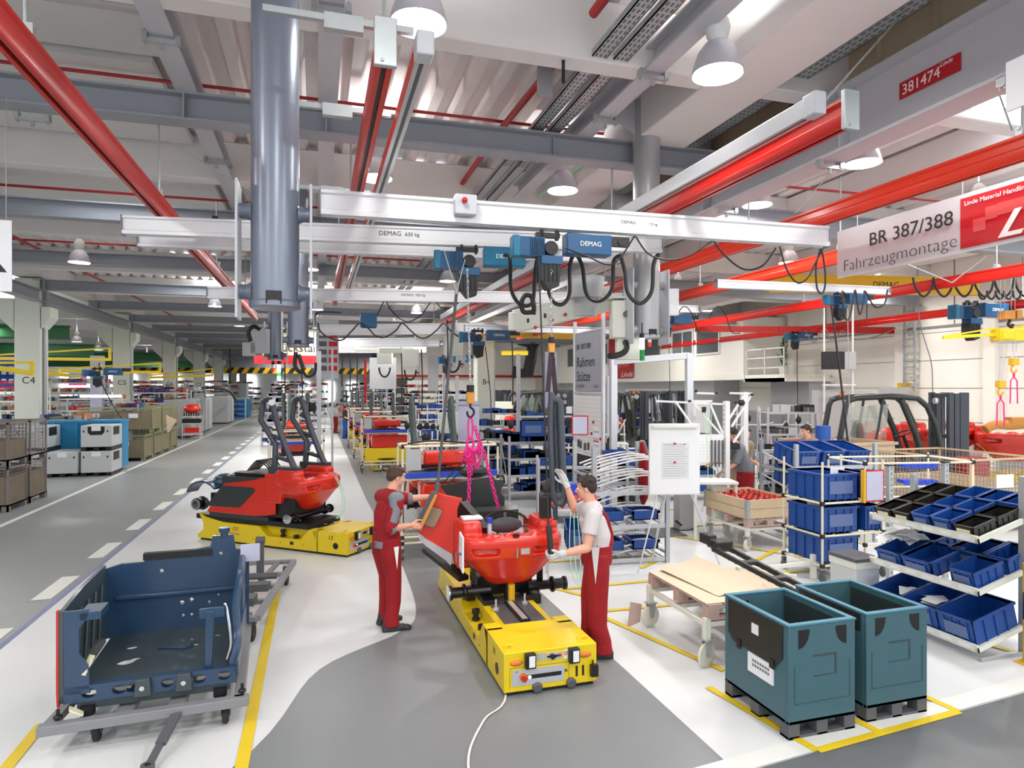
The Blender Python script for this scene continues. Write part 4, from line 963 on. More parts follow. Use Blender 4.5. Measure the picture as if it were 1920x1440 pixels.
# ---------------------------------------------------------------- dark shell on the steel trolley
tr=thing('steel_trolley','grey steel trolley with drawbar under the dark blue shell','trolley',(-1.88,5.38,0),.05)
m=M()
def fb(a,b,w=.07,h=.06): m.bar((*a,.19),(*b,.19),w,h)
fb((-.02,0),(1.37,0),.08,.07); fb((.03,0),(.25,2.0)); fb((1.30,0),(1.28,2.0),.08,.07); fb((.25,2.0),(1.3,2.0)); fb((.12,.9),(1.28,.9)); fb((.5,0),(.55,.9),.12,.05); fb((.85,0),(.9,.9),.12,.05); fb((.12,.42),(1.28,.42),.05,.04)
m.build('frame','grey_mid',tr,bev=.006)
for x,y in ((.32,.12),(1.2,.08),(.42,1.8),(1.2,1.85)):
    m=M(); wheel(m,(x,y,.075),.075,.045); w_=m.build('wheel','tire',tr)
    m=M(); m.box(x-.035,x-.028,y-.04,y+.03,.07,.17); m.box(x+.028,x+.035,y-.04,y+.03,.07,.17); m.box(x-.045,x+.045,y-.05,y+.05,.15,.165); m.build('fork','grey_dark',tr)
m=M(); m.bar((.88,.0,.19),(.80,-.28,.09),.07,.03); m.bar((.80,-.26,.09),(.76,-.46,.05),.045,.03); m.lathe([(.02,-.02),(.045,-.02),(.045,.02),(.02,.02)],c=(.755,-.49,.05),n=14,caps=False); m.build('drawbar','grey_dark',tr)
for x in (.09,1.32):
    m=M(); m.cyl((x,.05,.22),(x,.05,.30),.012,8); m.lathe([(.03,.24),(.03,.25),(.02,.26)],c=(x,.05,0),n=10); m.build('peg','black',tr)
sh=thing('chassis_shell','dark blue open chassis shell with round holes and a red outer edge','truck shell',(-1.78,5.50,0),.04)
m=M(); m.box(.05,1.15,.05,1.18,.36,.38); fo=m.build('floor_plate','navy_blk',sh)
c=M()
for x,y,r in ((.28,.82,.05),(.30,.50,.07),(.95,.9,.04),(.78,.72,.045),(.9,.66,.035),(.36,.55,.05)): c.cyl((x,y,.3),(x,y,.5),r,16)
co=c.build('c','navy'); co.parent=sh; cut(fo,co)
m=M(); m.prism([(-.02,.36),(-.02,.98),(.12,1.02),(.30,1.02),(.32,1.05),(.86,1.12),(.88,1.22),(1.06,1.22),(1.08,1.08),(1.2,1.06),(1.2,.36)],'y',1.16,1.20); bw=m.build('back_wall','navy',sh)
c=M()
for x,z,r in ((.45,.93,.018),(.95,1.05,.016),(.62,.62,.02),(.7,.64,.018),(.63,.5,.014),(.70,.5,.014),(.85,.6,.014),(.93,.66,.01)): c.cyl((x,1.1,z),(x,1.3,z),r,12)
co=c.build('c','navy'); co.parent=sh; cut(bw,co)
m=M(); m.box(.08,1.18,1.12,1.16,.70,.74); m.build('wall_rib','navy',sh,bev=.01)
m=M(); m.box(.3,.88,1.15,1.22,1.04,1.10); m.build('black_bracket','black',sh)
m=M(); m.cyl((.98,1.18,1.20),(.98,1.18,1.27),.035,14); m.cyl((.98,1.18,1.25),(.98,1.18,1.29),.05,12); m.build('pipe_socket','navy',sh)
m=M(); m.prism([(.02,.30),(.0,.38),(.0,.98),(.5,1.02),(1.18,1.02),(1.18,.32)],'x',-.03,.0); lw=m.build('left_wall','navy_blk',sh)
m=M(); m.prism([(.012,.28),(-.004,.40),(-.004,.99),(.03,.99),(.03,.40),(.04,.28)],'x',-.045,-.03); m.build('red_edge','body_red_dark',sh)
m=M(); m.prism([(0,.98),(.16,.98),(.16,.93),(.14,.9),(.10,.84),(.10,.66),(.16,.56),(.17,.36),(0,.36)],'y',.0,.02); m.box(.10,.24,0,.22,.9,.96); m.build('front_left_plate','navy',sh,bev=.004)
for i in range(4):
    m=M(); m.tube([(.01,.3+i*.2,.45),(.02,.36+i*.2,.9)],.012,6); m.build('stiffening_rib','navy_blk',sh)
m=M(); m.box(.0,1.16,.0,.06,.30,.42); fbm=m.build('front_beam','navy',sh)
c=M()
for x,r in ((.36,.05),(.46,.04),(.68,.045),(.90,.05),(.16,.05),(1.08,.05)):
    rr=[[V((x+(.07 if abs(r-.04)<.001 else r)*math.cos(2*PI*i/20),yy,.36+.036*math.sin(2*PI*i/20))) for i in range(20)] for yy in (-.1,.2)]; c.ring(rr)
co=c.build('c','navy'); co.parent=sh; cut(fbm,co)
for x in (.52,.80):
    m=M(); m.prism([(x-.06,.30),(x-.045,.43),(x+.045,.43),(x+.06,.30)],'y',-.05,.0); bo=m.build('mount_boss','navy_blk',sh,bev=.005)
    m=M(); m.cyl((x,-.07,.37),(x,-.05,.37),.018,12); m.build('bolt','chrome',bo)
m=M(); m.box(.08,1.12,.02,.10,.24,.30); m.build('lower_bar','navy_blk',sh)
for x in (.15,1.05):
    m=M(); m.cyl((x,.02,.20),(x,.02,.27),.05,14); m.build('rubber_foot','black',sh)
m=M(); m.tube(spline([(1.14,.02,.45),(1.17,.05,.6),(1.14,.3,.8),(1.16,.6,.98),(1.14,1.1,1.02)],4),.035,8); m.box(1.12,1.18,.02,1.18,.34,.6); m.box(1.13,1.17,.75,1.18,.6,1.0); m.build('right_frame','navy',sh)
m=M(); m.tube(spline([(1.10,.02,.48),(1.13,-.0,.62),(1.1,.02,.86),(1.08,.03,.92)],4),.010,6); m.build('bright_strip','chrome',sh)
m=M(); m.bar((.96,.05,.42),(.98,.0,.88),.06,.02); m.box(.90,1.08,.0,.02,.82,.90); m.build('front_right_bracket','navy',sh,bev=.006)
m=M(); m.box(1.13,1.30,1.05,1.08,.98,1.14); m.build('paper_sleeve','lilac_sheet',sh)
m=M(); m.bar((.12,.0,.50),(.17,.06,.62),.05,.012); m.bar((.06,-.08,.3),(.14,-.06,.24),.07,.012); m.build('sticker','cream',sh)
m=M(); m.tube([(.5,.7,.39),(.72,.62,.39),(.78,.68,.39)],.008,6); m.build('loose_rod','navy',sh)
# second empty trolley behind
t2=thing('steel_trolley','empty grey steel trolley behind the dark shell, before carrier 13','trolley',(-1.78,7.25,0),-.13)
m=M()
for x in (0,1.2): m.bar((x,0,.27),(x,2.2,.27),.07,.06)
for y in (0,.55,1.1,1.6,2.2): m.bar((0,y,.27),(1.2,y,.27),.06,.05)
m.bar((.9,0,.27),(1.0,2.2,.27),.06,.04); m.build('frame','grey_mid',t2,bev=.005)
for x,y in ((.1,.15),(1.13,.12),(.1,2.05),(1.13,2.05)):
    m=M(); wheel(m,(x,y,.09),.09,.045); m.build('wheel','tire',t2); m=M(); m.box(x-.04,x+.04,y-.04,y+.04,.17,.25); m.build('fork','grey_dark',t2)
m=M(); m.box(.87,.95,1.5,1.56,.27,.72); m.cyl((.86,1.53,.72),(.96,1.53,.72),.05,14); m.build('upright','grey_dark',t2)
m=M(); m.box(.75,1.1,.3,.5,.3,.38); m.box(.8,1.15,.8,.95,.3,.38); m.cyl((.7,1.3,.34),(1.15,1.3,.34),.04,10); m.build('clamp','grey_dark',t2)
# ---------------------------------------------------------------- green folding containers
def gbox(x,y,label,side):
    t=thing('folding_container',label,'container',(x,y,0)); Wd,Dp,H=.61,.79,.85
    m=M(); z0=.11; th=.035
    m.box(0,Wd,0,Dp,z0,z0+.03)
    m.box(0,Wd,0,th,z0,H); m.box(0,Wd,Dp-th,Dp,z0,H); m.box(0,th,th,Dp-th,z0,H); m.box(Wd-th,Wd,th,Dp-th,z0,H)
    m.build('walls','teal_box',t,bev=.005)
    m=M(); m.box(-.006,Wd+.006,-.006,th+.006,H-.012,H+.004); m.box(-.006,Wd+.006,Dp-th-.006,Dp+.006,H-.012,H+.004); m.box(-.006,th+.006,th,Dp-th,H-.012,H+.004); m.box(Wd-th-.006,Wd+.006,th,Dp-th,H-.012,H+.004); m.build('rim','steel_light' if 0 else 'teal_in',t,bev=.003)
    m=M()
    for a in (0,.255,.51):
        for b in (0,.345,.69): m.box(a,a+.10,b,b+.10,0,.11)
    for b in (0,.345,.69): m.box(0,Wd,b,b+.10,0,.025)
    split(m,'foot','grey_dark',t,bev=.004)
    for xx,s in ((.09,1),(.52,-1)):
        m=M(); pts=[(xx-s*.005,H-.04)]+[(xx-s*.005+s*.10*math.cos(-a),H-.04-.14*math.sin(a)*1) for a in [PI/2*i/6 for i in range(7)]]
        m.prism(pts,'y',-.003,.002); m.build('latch_pocket','black',t)
    m=M(); m.box(.22,.42,-.004,0,.60,.612); m.box(.42,.432,-.004,0,.45,.612); m.box(.22,.42,-.003,0,.45,.456); m.box(.05,.56,-.003,0,.26,.263); m.box(.05,.053,-.003,0,.26,.55); m.box(.555,.558,-.003,0,.26,.55); m.build('embossed_lines','navy_blk',t)
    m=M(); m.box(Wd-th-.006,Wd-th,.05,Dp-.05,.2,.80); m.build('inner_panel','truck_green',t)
    for yy in (.10,.66): 
        m=M(); m.cyl((.2,Dp-th-.006,.78),(.2,Dp-th,.78),.012,10); m.build('rivet_hole','black',t); break
    if side:
        m=M(); m.prism([(.06,.83),(.73,.83),(.73,.56),(.66,.50),(.14,.50),(.06,.58)],'x',-.012,0); m.build('side_flap','bin_black',t,bev=.004)
        m=M(); m.box(-.018,-.012,.33,.41,.66,.74); m.build('small_label','paper',t)
        m=M(); m.box(-.016,-.002,.16,.46,.34,.49); pp=m.build('paper_sign','paper',t)
        text('PARTS KIT\nNR 387',.045,'text_grey',t,(-.018,.42,.44),(PI/2,0,-PI/2)) if 0 else None
        m=M()
        for k in range(2):
            for i in range(7): m.box(-.018,-.016,.20+i*.03,.22+i*.03,.40+k*.035,.42+k*.035)
        m.build('printed_lines','text_grey',pp)
        for yy in (.17,.58):
            m=M(); m.box(-.02,-.01,yy-.025,yy+.025,.47,.54); m.build('clip','black',t)
    else:
        m=M(); m.prism([(.06,.83),(.73,.83),(.73,.70),(.06,.70)],'x',-.012,0); m.build('side_flap','bin_black',t)
    return t
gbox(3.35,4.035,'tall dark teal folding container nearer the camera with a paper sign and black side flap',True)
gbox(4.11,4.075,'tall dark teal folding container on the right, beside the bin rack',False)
# ---------------------------------------------------------------- white trolleys, pallets, post
def nwheel(t,x,y,r=.115,yaw=0,mt='wheel_nylon'):
    m=M(); wheel(m,(0,0,r),r,.04,'x',24); o=m.build('caster_wheel',mt,t); o.location=(x,y,0); o.rotation_euler=(0,0,yaw)
    m=M(); m.cyl((-.03,0,r),(.03,0,r),.018,10); m.build('axle','grey_dark',o)
    m=M(); m.prism([(-.02,r-.02),(.03,r-.02),(.06,r*2+.03),(-.03,r*2+.03)],'x',-.032,-.027); m.prism([(-.02,r-.02),(.03,r-.02),(.06,r*2+.03),(-.03,r*2+.03)],'x',.027,.032); m.box(-.05,.05,-.05,.07,r*2+.025,r*2+.035); m.build('fork','galv',o)
def wtrolley(x,y,w,d,label,zt=.42,r=.115,rz=0):
    t=thing('transport_trolley',label,'trolley',(x,y,0),rz)
    m=M(); zb=r*2+.03
    for a,b in (((0,0),(w,0)),((0,d),(w,d)),((0,0),(0,d)),((w,0),(w,d)),((0,d/2),(w,d/2))): m.bar((*a,zt-.02),(*b,zt-.02),.045,.045)
    for a in (0,w):
        for b in (0,d): m.box(a-.03,a+.03,b-.03,b+.03,zb,zt+.04); 
    m.build('frame','cream_w',t,bev=.004)
    for i,(a,b) in enumerate(((0,0),(w,0),(0,d),(w,d))): nwheel(t,a,b,r,[-1.2,-1.0,-1.4,-1.1][i])
    return t
def pallet(x,y,z,w,d,label,rz=0,mt='pallet'):
    t=thing('pallet',label,'pallet',(x,y,z),rz)
    m=M(); n=max(3,int(w/.16))
    for i in range(n): a=i*w/n; m.box(a+.008,a+w/n-.012,0,d,.122,.144)
    m.build('deck_boards',mt,t)
    m=M()
    for b in (0,d/2-.05,d-.1): m.box(0,w,b,b+.1,.10,.122); m.box(0,w,b,b+.1,0,.022)
    m.build('stringer_boards',mt,t)
    m=M()
    for b in (0,d/2-.05,d-.1):
        for a in (0,w/2-.06,w-.12): m.box(a,a+.12,b,b+.1,.022,.10)
    split(m,'block',mt,t)
    return t
wtrolley(3.50,5.33,.86,1.08,'cream steel trolley with big nylon wheels carrying the pallet with cardboard',.42)
pallet(3.50,5.30,.44,.85,1.15,'worn pallet with cardboard sheets on the nylon-wheeled trolley')
cd_=thing('cardboard_sheet','large bent cardboard sheet lying on the worn pallet','cardboard',(3.50,5.32,.588))
m=M(); m.box(0,.84,.0,1.12,0,.006); m.build('flat_sheet','card',cd_)
m=M(); r=[]
for i in range(11):
    f=i/10; x=.22+.52*f; z=.012+.10*max(0,(f-.45))**1.4*2.4+.02*math.sin(f*5)
    r.append((x,z))
m.add([V((x,.12+.1*abs(x-.5),z)) for x,z in r]+[V((x-.10,1.18,z+.02)) for x,z in r],[(i,i+1,12+i-0,11+i) for i in range(10)]); m.build('curled_sheet','card',cd_)
dp=thing('drive_post','black cast guard post lying on cardboard behind the pallet','truck part',(0,0,0))
m=M(); a=V((4.52,6.75,.70)); b=V((4.68,5.05,.50))
dr=(b-a).normalized(); sd=V((1,0,0))
m.bar(a,b,.05,.06); m.bar(a+sd*.20,b+sd*.16,.05,.06)
for f in (.02,.28,.55,.82,1.0): m.bar(a.lerp(b,f),a.lerp(b,f)+sd*.19,.09,.05)
m.box(4.50,4.74,6.65,6.85,.70,.80); m.box(4.46,4.58,6.75,6.95,.74,.86); blob(m,'casting','bin_black',dp,.012,3)
cd2=M(); cd2.box(4.42,4.98,4.95,6.9,.40,.405); tag(cd2.build('cardboard_sheet','card'),'flat cardboard under the black guard post','cardboard')
wtrolley(4.42,5.05,.5,1.75,'second cream trolley under the black guard post, behind the teal containers',.40)
m=M(); m.prism([(0,0),(.24,.0),(.34,.17),(.14,.24)],'y',0,.006); o=m.build('cardboard_piece','pallet',loc=(3.25,6.45,.0),rot=(-.25,0,.5)); tag(o,'loose brown cardboard piece on the floor left of the trolley','cardboard')
# crate with red parts
wtrolley(6.62,8.93,.80,1.07,'cream trolley with nylon wheels under the wooden crate of red parts',.36,.1)
pallet(6.58,8.88,.38,.88,1.15,'pallet under the wooden crate of red parts')
wc=thing('wooden_crate','pale wooden crate frame filled with small red parts','crate',(6.56,8.86,.525))
m=M()
for z in (0,.15):
    m.box(0,.92,0,.022,z+.003,z+.147); m.box(0,.92,1.178,1.2,z+.003,z+.147); m.box(0,.022,0.022,1.178,z+.003,z+.147); m.box(.898,.92,.022,1.178,z+.003,z+.147)
m.build('boards','wood_pale',wc)
for a in ((0,0),(.92,0),(0,1.2),(.92,1.2)):
    m=M(); x,y=a; m.box(x-.004,x+.004 if 0 else x-.0,y-.0,y+.0001,0,.0001); m=M(); sx=1 if x<.5 else -1; sy=1 if y<.6 else -1
    m.box(*sorted((x-.004*sx,x+.06*sx)),*sorted((y-.004*sy,y)),0,.30); m.box(*sorted((x-.004*sx,x)),*sorted((y,y+.06*sy)),0,.30); m.build('corner_bracket','galv',wc)
m=M(); m.box(.02,.9,.02,1.18,.16,.17); m.build('inner_tray','wood_pale',wc)
rp=thing('red_part','small red capped part standing in the wooden crate','machine part',(0,0,0),group='red capped parts in the wooden crate')
m=M(); m.lathe([(.028,0),(.03,.08),(.02,.085)],n=10); m.build('body','grey_dark',rp); m=M(); m.lathe([(.033,.08),(.036,.09),(.034,.115),(.01,.125)],n=12); m.build('cap','red',rp)
k=0
for i in range(7):
    for j in range(8):
        if (i*3+j*5)%9==0: continue
        x=6.56+.10+i*.12; y=8.86+.12+j*.135
        if k==0: rp.location=(x,y,.695)
        else: dup(rp,(x,y,.695))
        k+=1
# ---------------------------------------------------------------- people
def limb(m,a,b,r0,r1,n=12,rm=None):
    a=V(a);b=V(b); mid=a.lerp(b,.4)
    m.tube([a,mid,b],[r0,rm or (r0*.55+r1*.45)*1.06,r1],n); m.ell(a,r0,n,8); m.ell(b,r1,n,8)
def hand(m,w,fd,pn,side,curl=.6,s=1.0,spread=.012):
    # w wrist, fd finger direction, pn palm normal (towards grip), side = +1/-1 thumb side
    fd=V(fd).normalized(); pn=V(pn); pn=(pn-fd*pn.dot(fd)).normalized(); x=fd.cross(pn).normalized()*side
    w=V(w); 
    for k in range(5): m.ell(w+fd*(.012+.018*k)*s,(.026*s,.026*s,.020*s),10,6)
    m.bar(w+fd*.01*s,w+fd*.09*s,.074*s,.026*s,up=pn); m.ell(w+fd*.02*s+x*.02*s,.022*s,8,6)
    Ls=(.072,.082,.076,.060)
    for i in range(4):
        o=w+fd*.088*s+x*(.029-.0195*i)*s; d=fd.copy(); p=o; r=(.0098,.0102,.0098,.0086)[i]*s
        pts=[o-fd*.02*s,o]; ang=0
        for j in range(3):
            ang+=curl*(.9+.12*i) ; d=(fd*math.cos(ang)+pn*math.sin(ang)).normalized(); p=p+d*Ls[i]*s*(.42,.33,.25)[j]+x*(1.5-i)*spread*.1; pts.append(p.copy())
        m.tube(pts,[r*1.1,r*1.1,r,r*.95,r*.8],8); m.ell(pts[-1],r*.85,8,5)
    o=w+fd*.025*s+x*.032*s; t1=o+(x*.6+fd*.7+pn*.35).normalized()*.038*s; t2=t1+(x*.15+fd*.85+pn*(.3+curl*.5)).normalized()*.03*s; t3=t2+(fd*.9+pn*curl-x*.2).normalized()*.024*s
    m.tube([o,t1,t2,t3],[.015*s,.0125*s,.011*s,.009*s],8); m.ell(t3,.0095*s,8,5)
def head(m,c,f,s=1.0,up=(0,0,1)):
    # c = centre of head, f = facing direction
    f=V(f).normalized(); u=V(up); u=(u-f*u.dot(f)).normalized(); x=f.cross(u)
    def P(a,b,c_): return c+(x*a+f*b+u*c_)*s
    Rm=Matrix((x,f,u)).transposed()
    def E(a,b,c_,r): 
        q=P(a,b,c_); nu,nv=14,10; rings=[]
        for i in range(nv+1):
            t=-PI/2+PI*i/nv*.998+.001; rings.append([q+Rm@V((r[0]*math.cos(t)*math.cos(2*PI*j/nu),r[1]*math.cos(t)*math.sin(2*PI*j/nu),r[2]*math.sin(t)))*s for j in range(nu)])
        m.ring(rings)
    E(0,-.012,.03,(.074,.094,.088)); E(0,.030,-.035,(.056,.060,.075)); E(0,.052,-.088,(.026,.026,.022)); E(0,.02,-.06,(.052,.055,.04))
    for a in (-1,1):
        E(a*.076,-.008,-.012,(.009,.020,.032)); E(a*.035,.062,-.02,(.022,.018,.02)); E(a*.030,.078,.022,(.022,.012,.008)); E(a*.074,-.004,.0,(.012,.016,.016))
    m.tube([P(0,.082,.012),P(0,.096,-.012),P(0,.108,-.032),P(0,.090,-.040)],[.007*s,.010*s,.0135*s,.008*s],8)
    E(0,.082,-.060,(.024,.010,.0055)); E(0,.080,-.070,(.020,.011,.0065))
def face_bits(c,f,parent,s=1.0,brow='hair_brown',up=(0,0,1)):
    f=V(f).normalized(); u=V(up); u=(u-f*u.dot(f)).normalized(); x=f.cross(u)
    P=lambda a,b,c_: c+(x*a+f*b+u*c_)*s
    for a in (-1,1):
        m=M(); m.ell(P(a*.031,.079,.004),.0115*s,10,6); e=m.build('eye','paper',parent)
        m=M(); m.ell(P(a*.031,.088,.003),.0055*s,8,5); m.build('iris','hair_dark',e)
        m=M(); m.tube([P(a*.014,.090,.022),P(a*.03,.090,.028),P(a*.048,.080,.022)],.0042*s,6); m.build('eyebrow',brow,parent)
    m=M(); m.tube([P(-.021,.084,-.0645),P(0,.0935,-.0655),P(.021,.084,-.0645)],.0036*s,6); m.build('mouth','cloth_red',parent)
def hair(c,f,parent,mt,s=1.0,up=(0,0,1),vox=.006):
    f=V(f).normalized(); u=V(up); u=(u-f*u.dot(f)).normalized(); x=f.cross(u)
    m=M(); Rm=Matrix((x,f,u)).transposed(); rnd=random.Random(5)
    def E(a,b,c_,r):
        q=c+(x*a+f*b+u*c_)*s; rings=[]
        for i in range(9):
            t=-PI/2+PI*i/8*.998+.001; rings.append([q+Rm@V((r[0]*math.cos(t)*math.cos(2*PI*j/12),r[1]*math.cos(t)*math.sin(2*PI*j/12),r[2]*math.sin(t)))*s for j in range(12)])
        m.ring(rings)
    E(0,-.028,.064,(.082,.092,.066)); E(0,-.062,.01,(.074,.056,.076)); E(0,.040,.094,(.058,.044,.026)); 
    for a in (-1,1): E(a*.066,-.022,.03,(.018,.042,.052)); E(a*.070,.016,.045,(.012,.026,.030))
    for i in range(60):
        t=rnd.uniform(-1.3,1.3); g=rnd.uniform(-.6,1.2); q=V((math.sin(t)*.075,-.03+math.cos(t)*.0+math.sin(g)*.085,.066+math.cos(t)*math.cos(g)*.06))
        q=c+(x*q.x+f*q.y+u*q.z)*s; d=(f*.8+x*rnd.uniform(-.6,.6)-u*.2).normalized()*.03*s; m.tube([q,q+d*.6+u*.006*s,q+d],[.010*s,.008*s,.004*s],5)
    return blob(m,'hair',mt,parent,vox,1)
def shoe(parent,a,f,s=1.0,mt='shoe'):
    f=V(f).normalized(); x=f.cross(V((0,0,1))); a=V(a)
    m=M(); 
    for t,r,h in ((-.07,.040,.045),(-.02,.044,.05),(.05,.046,.042),(.11,.050,.036),(.16,.044,.030),(.19,.032,.024)): m.ell(a+f*t+V((0,0,h)),(r,r,h),12,8)
    m.bar(a+f*-.10+V((0,0,.018)),a+f*.20+V((0,0,.018)),.085,.034); m.ell(a+f*-.05+V((0,0,.09)),(.046,.05,.05),12,8)
    o=blob(m,'shoe',mt,parent,.009,3)
    m=M()
    for k in range(3): q=a+f*(.02+.032*k)+V((0,0,.098-.014*k)); m.tube([q-x*.028,q+V((0,0,.006)),q+x*.028],.005,5)
    m.build('laces','lace',o)
# --- worker in the red and grey jacket (left), faces +x and slightly away from the camera
pA=thing('person','person in red and grey work jacket and red trousers holding the battery door','person',(0,0,0))
F1=V((.93,.36,0)).normalized(); S1=V((F1.y,-F1.x,0))     # S1 points to his right hand side
base=V((.72,7.18,0)); 
fL=base+F1*(-.03)+V((.02,.13,0)); fR=W(734,1183)+V((0,0,0)); fR=V((fR.x,fR.y,0)); fL=V((fR.x-.04,fR.y+.24,0))
hip=(fL+fR)/2+V((-.02,0,.94)); nk=hip+V((.03,.02,.53)); hc=nk+F1*.085+V((0,0,.165))
shR=nk+S1*.185+V((-.0,0,-.065)); shL=nk-S1*.185+V((0,0,-.065))
hL=DP(826,931,7.42); hR=DP(780,997,7.1)
def elbow(sh,ha,l1,l2,hint):
    d=ha-sh; L=min(d.length,(l1+l2)*.995); a=(l1*l1-l2*l2+L*L)/(2*L); h=math.sqrt(max(l1*l1-a*a,0)); dn=d.normalized(); hv=V(hint); hv=(hv-dn*hv.dot(dn)).normalized(); return sh+dn*a+hv*h
wL=hL-(hL-shL).normalized()*.085; wR=hR-(hR-shR).normalized()*.09
eL=elbow(shL,wL,.30,.27,(0,0,-1)); eR=elbow(shR,wR,.30,.27,(-.4,-.3,-1))
m=M(); head(m,hc,F1*1.0+V((.1,-.10,-.30)),.98,(0.05,0,1)); limb(m,nk-V((0,0,.05)),hc-V((0,0,.06))-F1*.02,.062,.055)
m.ell(nk-V((0,0,.12)),(.11,.08,.12),14,8)
for sh,e,w_ in ((shL,eL,wL),(shR,eR,wR)):
    limb(m,sh,e,.052,.042); limb(m,e,w_,.043,.026,rm=.040)
hand(m,wL,(hL-eL),V((.3,-.2,-1)),1,.75); hand(m,wR,(hR-eR),V((.2,-.9,.4)),-1,.75)
blob(m,'body','skin',pA,.0062,3)
fd=F1*1.0+V((.1,-.10,-.30)); face_bits(hc,fd,pA,.98); hair(hc,fd,pA,'hair_brown',.98)
m=M()
for fo,sg in ((fL,-1),(fR,1)):
    hj=hip+S1*.09*sg; kn=(hj+fo)/2+F1*.03+V((0,0,.03)); m.tube([hj+V((0,0,.06)),hj-V((0,0,.12)),kn+V((0,0,.05)),kn-V((0,0,.2)),fo+V((0,0,.16)),fo+V((0,0,.06))],[.115,.118,.088,.082,.075,.088],16)
m.ell(hip,(.155,.14,.13),16,10); m.ell(hip+V((0,0,.07)),(.15,.125,.10),16,10)
tr_=blob(m,'trousers','cloth_red',pA,.009,4)
m=M()
for i,(z0,z1) in enumerate(((.62,.98),)):
    q=hip+F1*.01; m.add([q+S1*.208+F1*.03+V((0,0,-.02)),q+S1*.208-F1*.03+V((0,0,-.02)),q+S1*.226+V((0,0,-.26))],[(0,1,2)])
m.build('white_pocket_trim','paper',pA)
m=M(); m.tube([hip+V((0,0,-.0)),hip+V((0,0,.12)),hip+V((.0,0,.30)),nk-V((0,0,.12)),nk-V((0,0,.035))],[.165,.17,.175,.165,.09],18,sq=.8)
for sh in (shL,shR): m.ell(sh,.082,12,8)
m.tube([shL,(shL+shR)/2,shR],[.085,.12,.085],14)
m.tube([nk-V((0,0,.06)),nk+V((0,0,.03))],[.085,.072],14)
for sh,e in ((shL,eL),(shR,eR)): m.tube([sh,sh.lerp(e,.5),sh.lerp(e,1.02)],[.082,.074,.068],12); m.ell(e,.062,10,8)
for i in range(5):
    a=i*1.3; m.tube([hip+V((math.cos(a)*.15,math.sin(a)*.12,.02+.05*i)),hip+V((math.cos(a+1.3)*.16,math.sin(a+1.3)*.13,.10+.05*i))],.025,8)
jk=blob(m,'jacket','cloth_red',pA,.009,3)
m=M(); m.tube([hip+V((0,0,-.045)),hip+V((0,0,.03))],[.168,.172],20,sq=.84); m.build('waistband','cloth_grey',pA)
for sh,e,w_ in ((shL,eL,wL),(shR,eR,wR)):
    m=M(); m.tube([e.lerp(w_,-.02),e.lerp(w_,.17)],[.068,.064],14); m.build('cuff','cloth_grey',pA)
m=M()
m.tube([shR+V((0,0,.055))-F1*.04,shR.lerp(eR,.35)+S1*.02,shR.lerp(eR,.8)+S1*.012],[.058,.062,.062],12); m.ell(shR+V((-.01,0,.03)),(.088,.088,.07),12,8)
blob(m,'grey_sleeve_yoke','cloth_grey',pA,.009,3)
m=M(); q=nk+F1*.150+V((0,0,-.16)); m.tube([q+V((0,0,.12)),q+F1*.02,q+F1*.025-V((0,0,.3))],.006,5); m.build('zip','black',pA)
shoe(pA,fL,F1+V((0,.1,0))); shoe(pA,fR,F1+V((.1,-.35,0)))
# --- worker in white t-shirt and red overalls (right), faces -x
pB=thing('person','person in white t-shirt and red bib overalls guiding the black post','person',(0,0,0))
F2=V((-.93,.36,0)).normalized(); S2=V((F2.y,-F2.x,0))    # right hand side
f2=W(1128,1236); fR=V((f2.x-.02,f2.y+.26,0)); fL=V((f2.x+.02,f2.y+.02,0))
hip=(fL+fR)/2+V((.0,-.02,.95)); nk=hip+V((-.04,.02,.52)); hc=nk+F2*.06+V((0,0,.165))
# left side faces the camera
shL=nk-S2*.19+V((0,0,-.07)); shR=nk+S2*.17+V((0,0,-.05))
hR=DP(1050,897,6.92); hL=DP(1042,1050,6.02)
wR=hR-(hR-shR).normalized()*.10; wL=hL-(hL-shL).normalized()*.07
eR=elbow(shR,wR,.32,.29,(.3,0,-1)); eL=elbow(shL,wL,.31,.27,(.3,-.2,-1))
fd=F2+V((0,.08,-.12))
m=M(); head(m,hc,fd,.98); limb(m,nk-V((0,0,.05)),hc-V((0,0,.06))-F2*.02,.062,.055); m.ell(nk-V((0,0,.13)),(.11,.08,.12),14,8)
for sh,e,w_ in ((shL,eL,wL),(shR,eR,wR)):
    limb(m,sh,e,.052,.043); limb(m,e,w_,.045,.027,rm=.042)
blob(m,'body','skin',pB,.0065,3)
face_bits(hc,fd,pB,.98,'hair_dark'); hair(hc,fd,pB,'hair_dark',.98)
for w_,h,e,pn,sd,cu in ((wR,hR,eR,V((-.6,-.2,.3)),-1,.25),(wL,hL,eL,V((-.3,.6,.4)),-1,.8)):
    m=M(); hand(m,w_,(h-e),pn,sd,cu,1.12); m.tube([w_-(h-e).normalized()*.05,w_+(h-e).normalized()*.01],[.036,.033],12); blob(m,'glove','glove',pB,.006,2)
m=M(); m.tube([hip+V((0,0,.05)),hip+V((0,0,.22)),nk-V((0,0,.13)),nk-V((0,0,.04))],[.165,.17,.16,.085],18,sq=.8)
m.tube([shL,(shL+shR)/2,shR],[.078,.115,.078],14)
for sh,e in ((shL,eL),(shR,eR)): m.ell(sh,.078,12,8); m.tube([sh,sh.lerp(e,.6)],[.078,.075],12)
blob(m,'tshirt','tshirt',pB,.009,3)
m=M()
for fo,sg in ((fL,-1),(fR,1)):
    hj=hip+S2*.09*sg; kn=(hj+fo)/2+F2*.02+V((0,0,.03)); m.tube([hj+V((0,0,.06)),hj-V((0,0,.12)),kn+V((0,0,.05)),kn-V((0,0,.2)),fo+V((0,0,.16)),fo+V((0,0,.055))],[.120,.122,.098,.092,.085,.098],16)
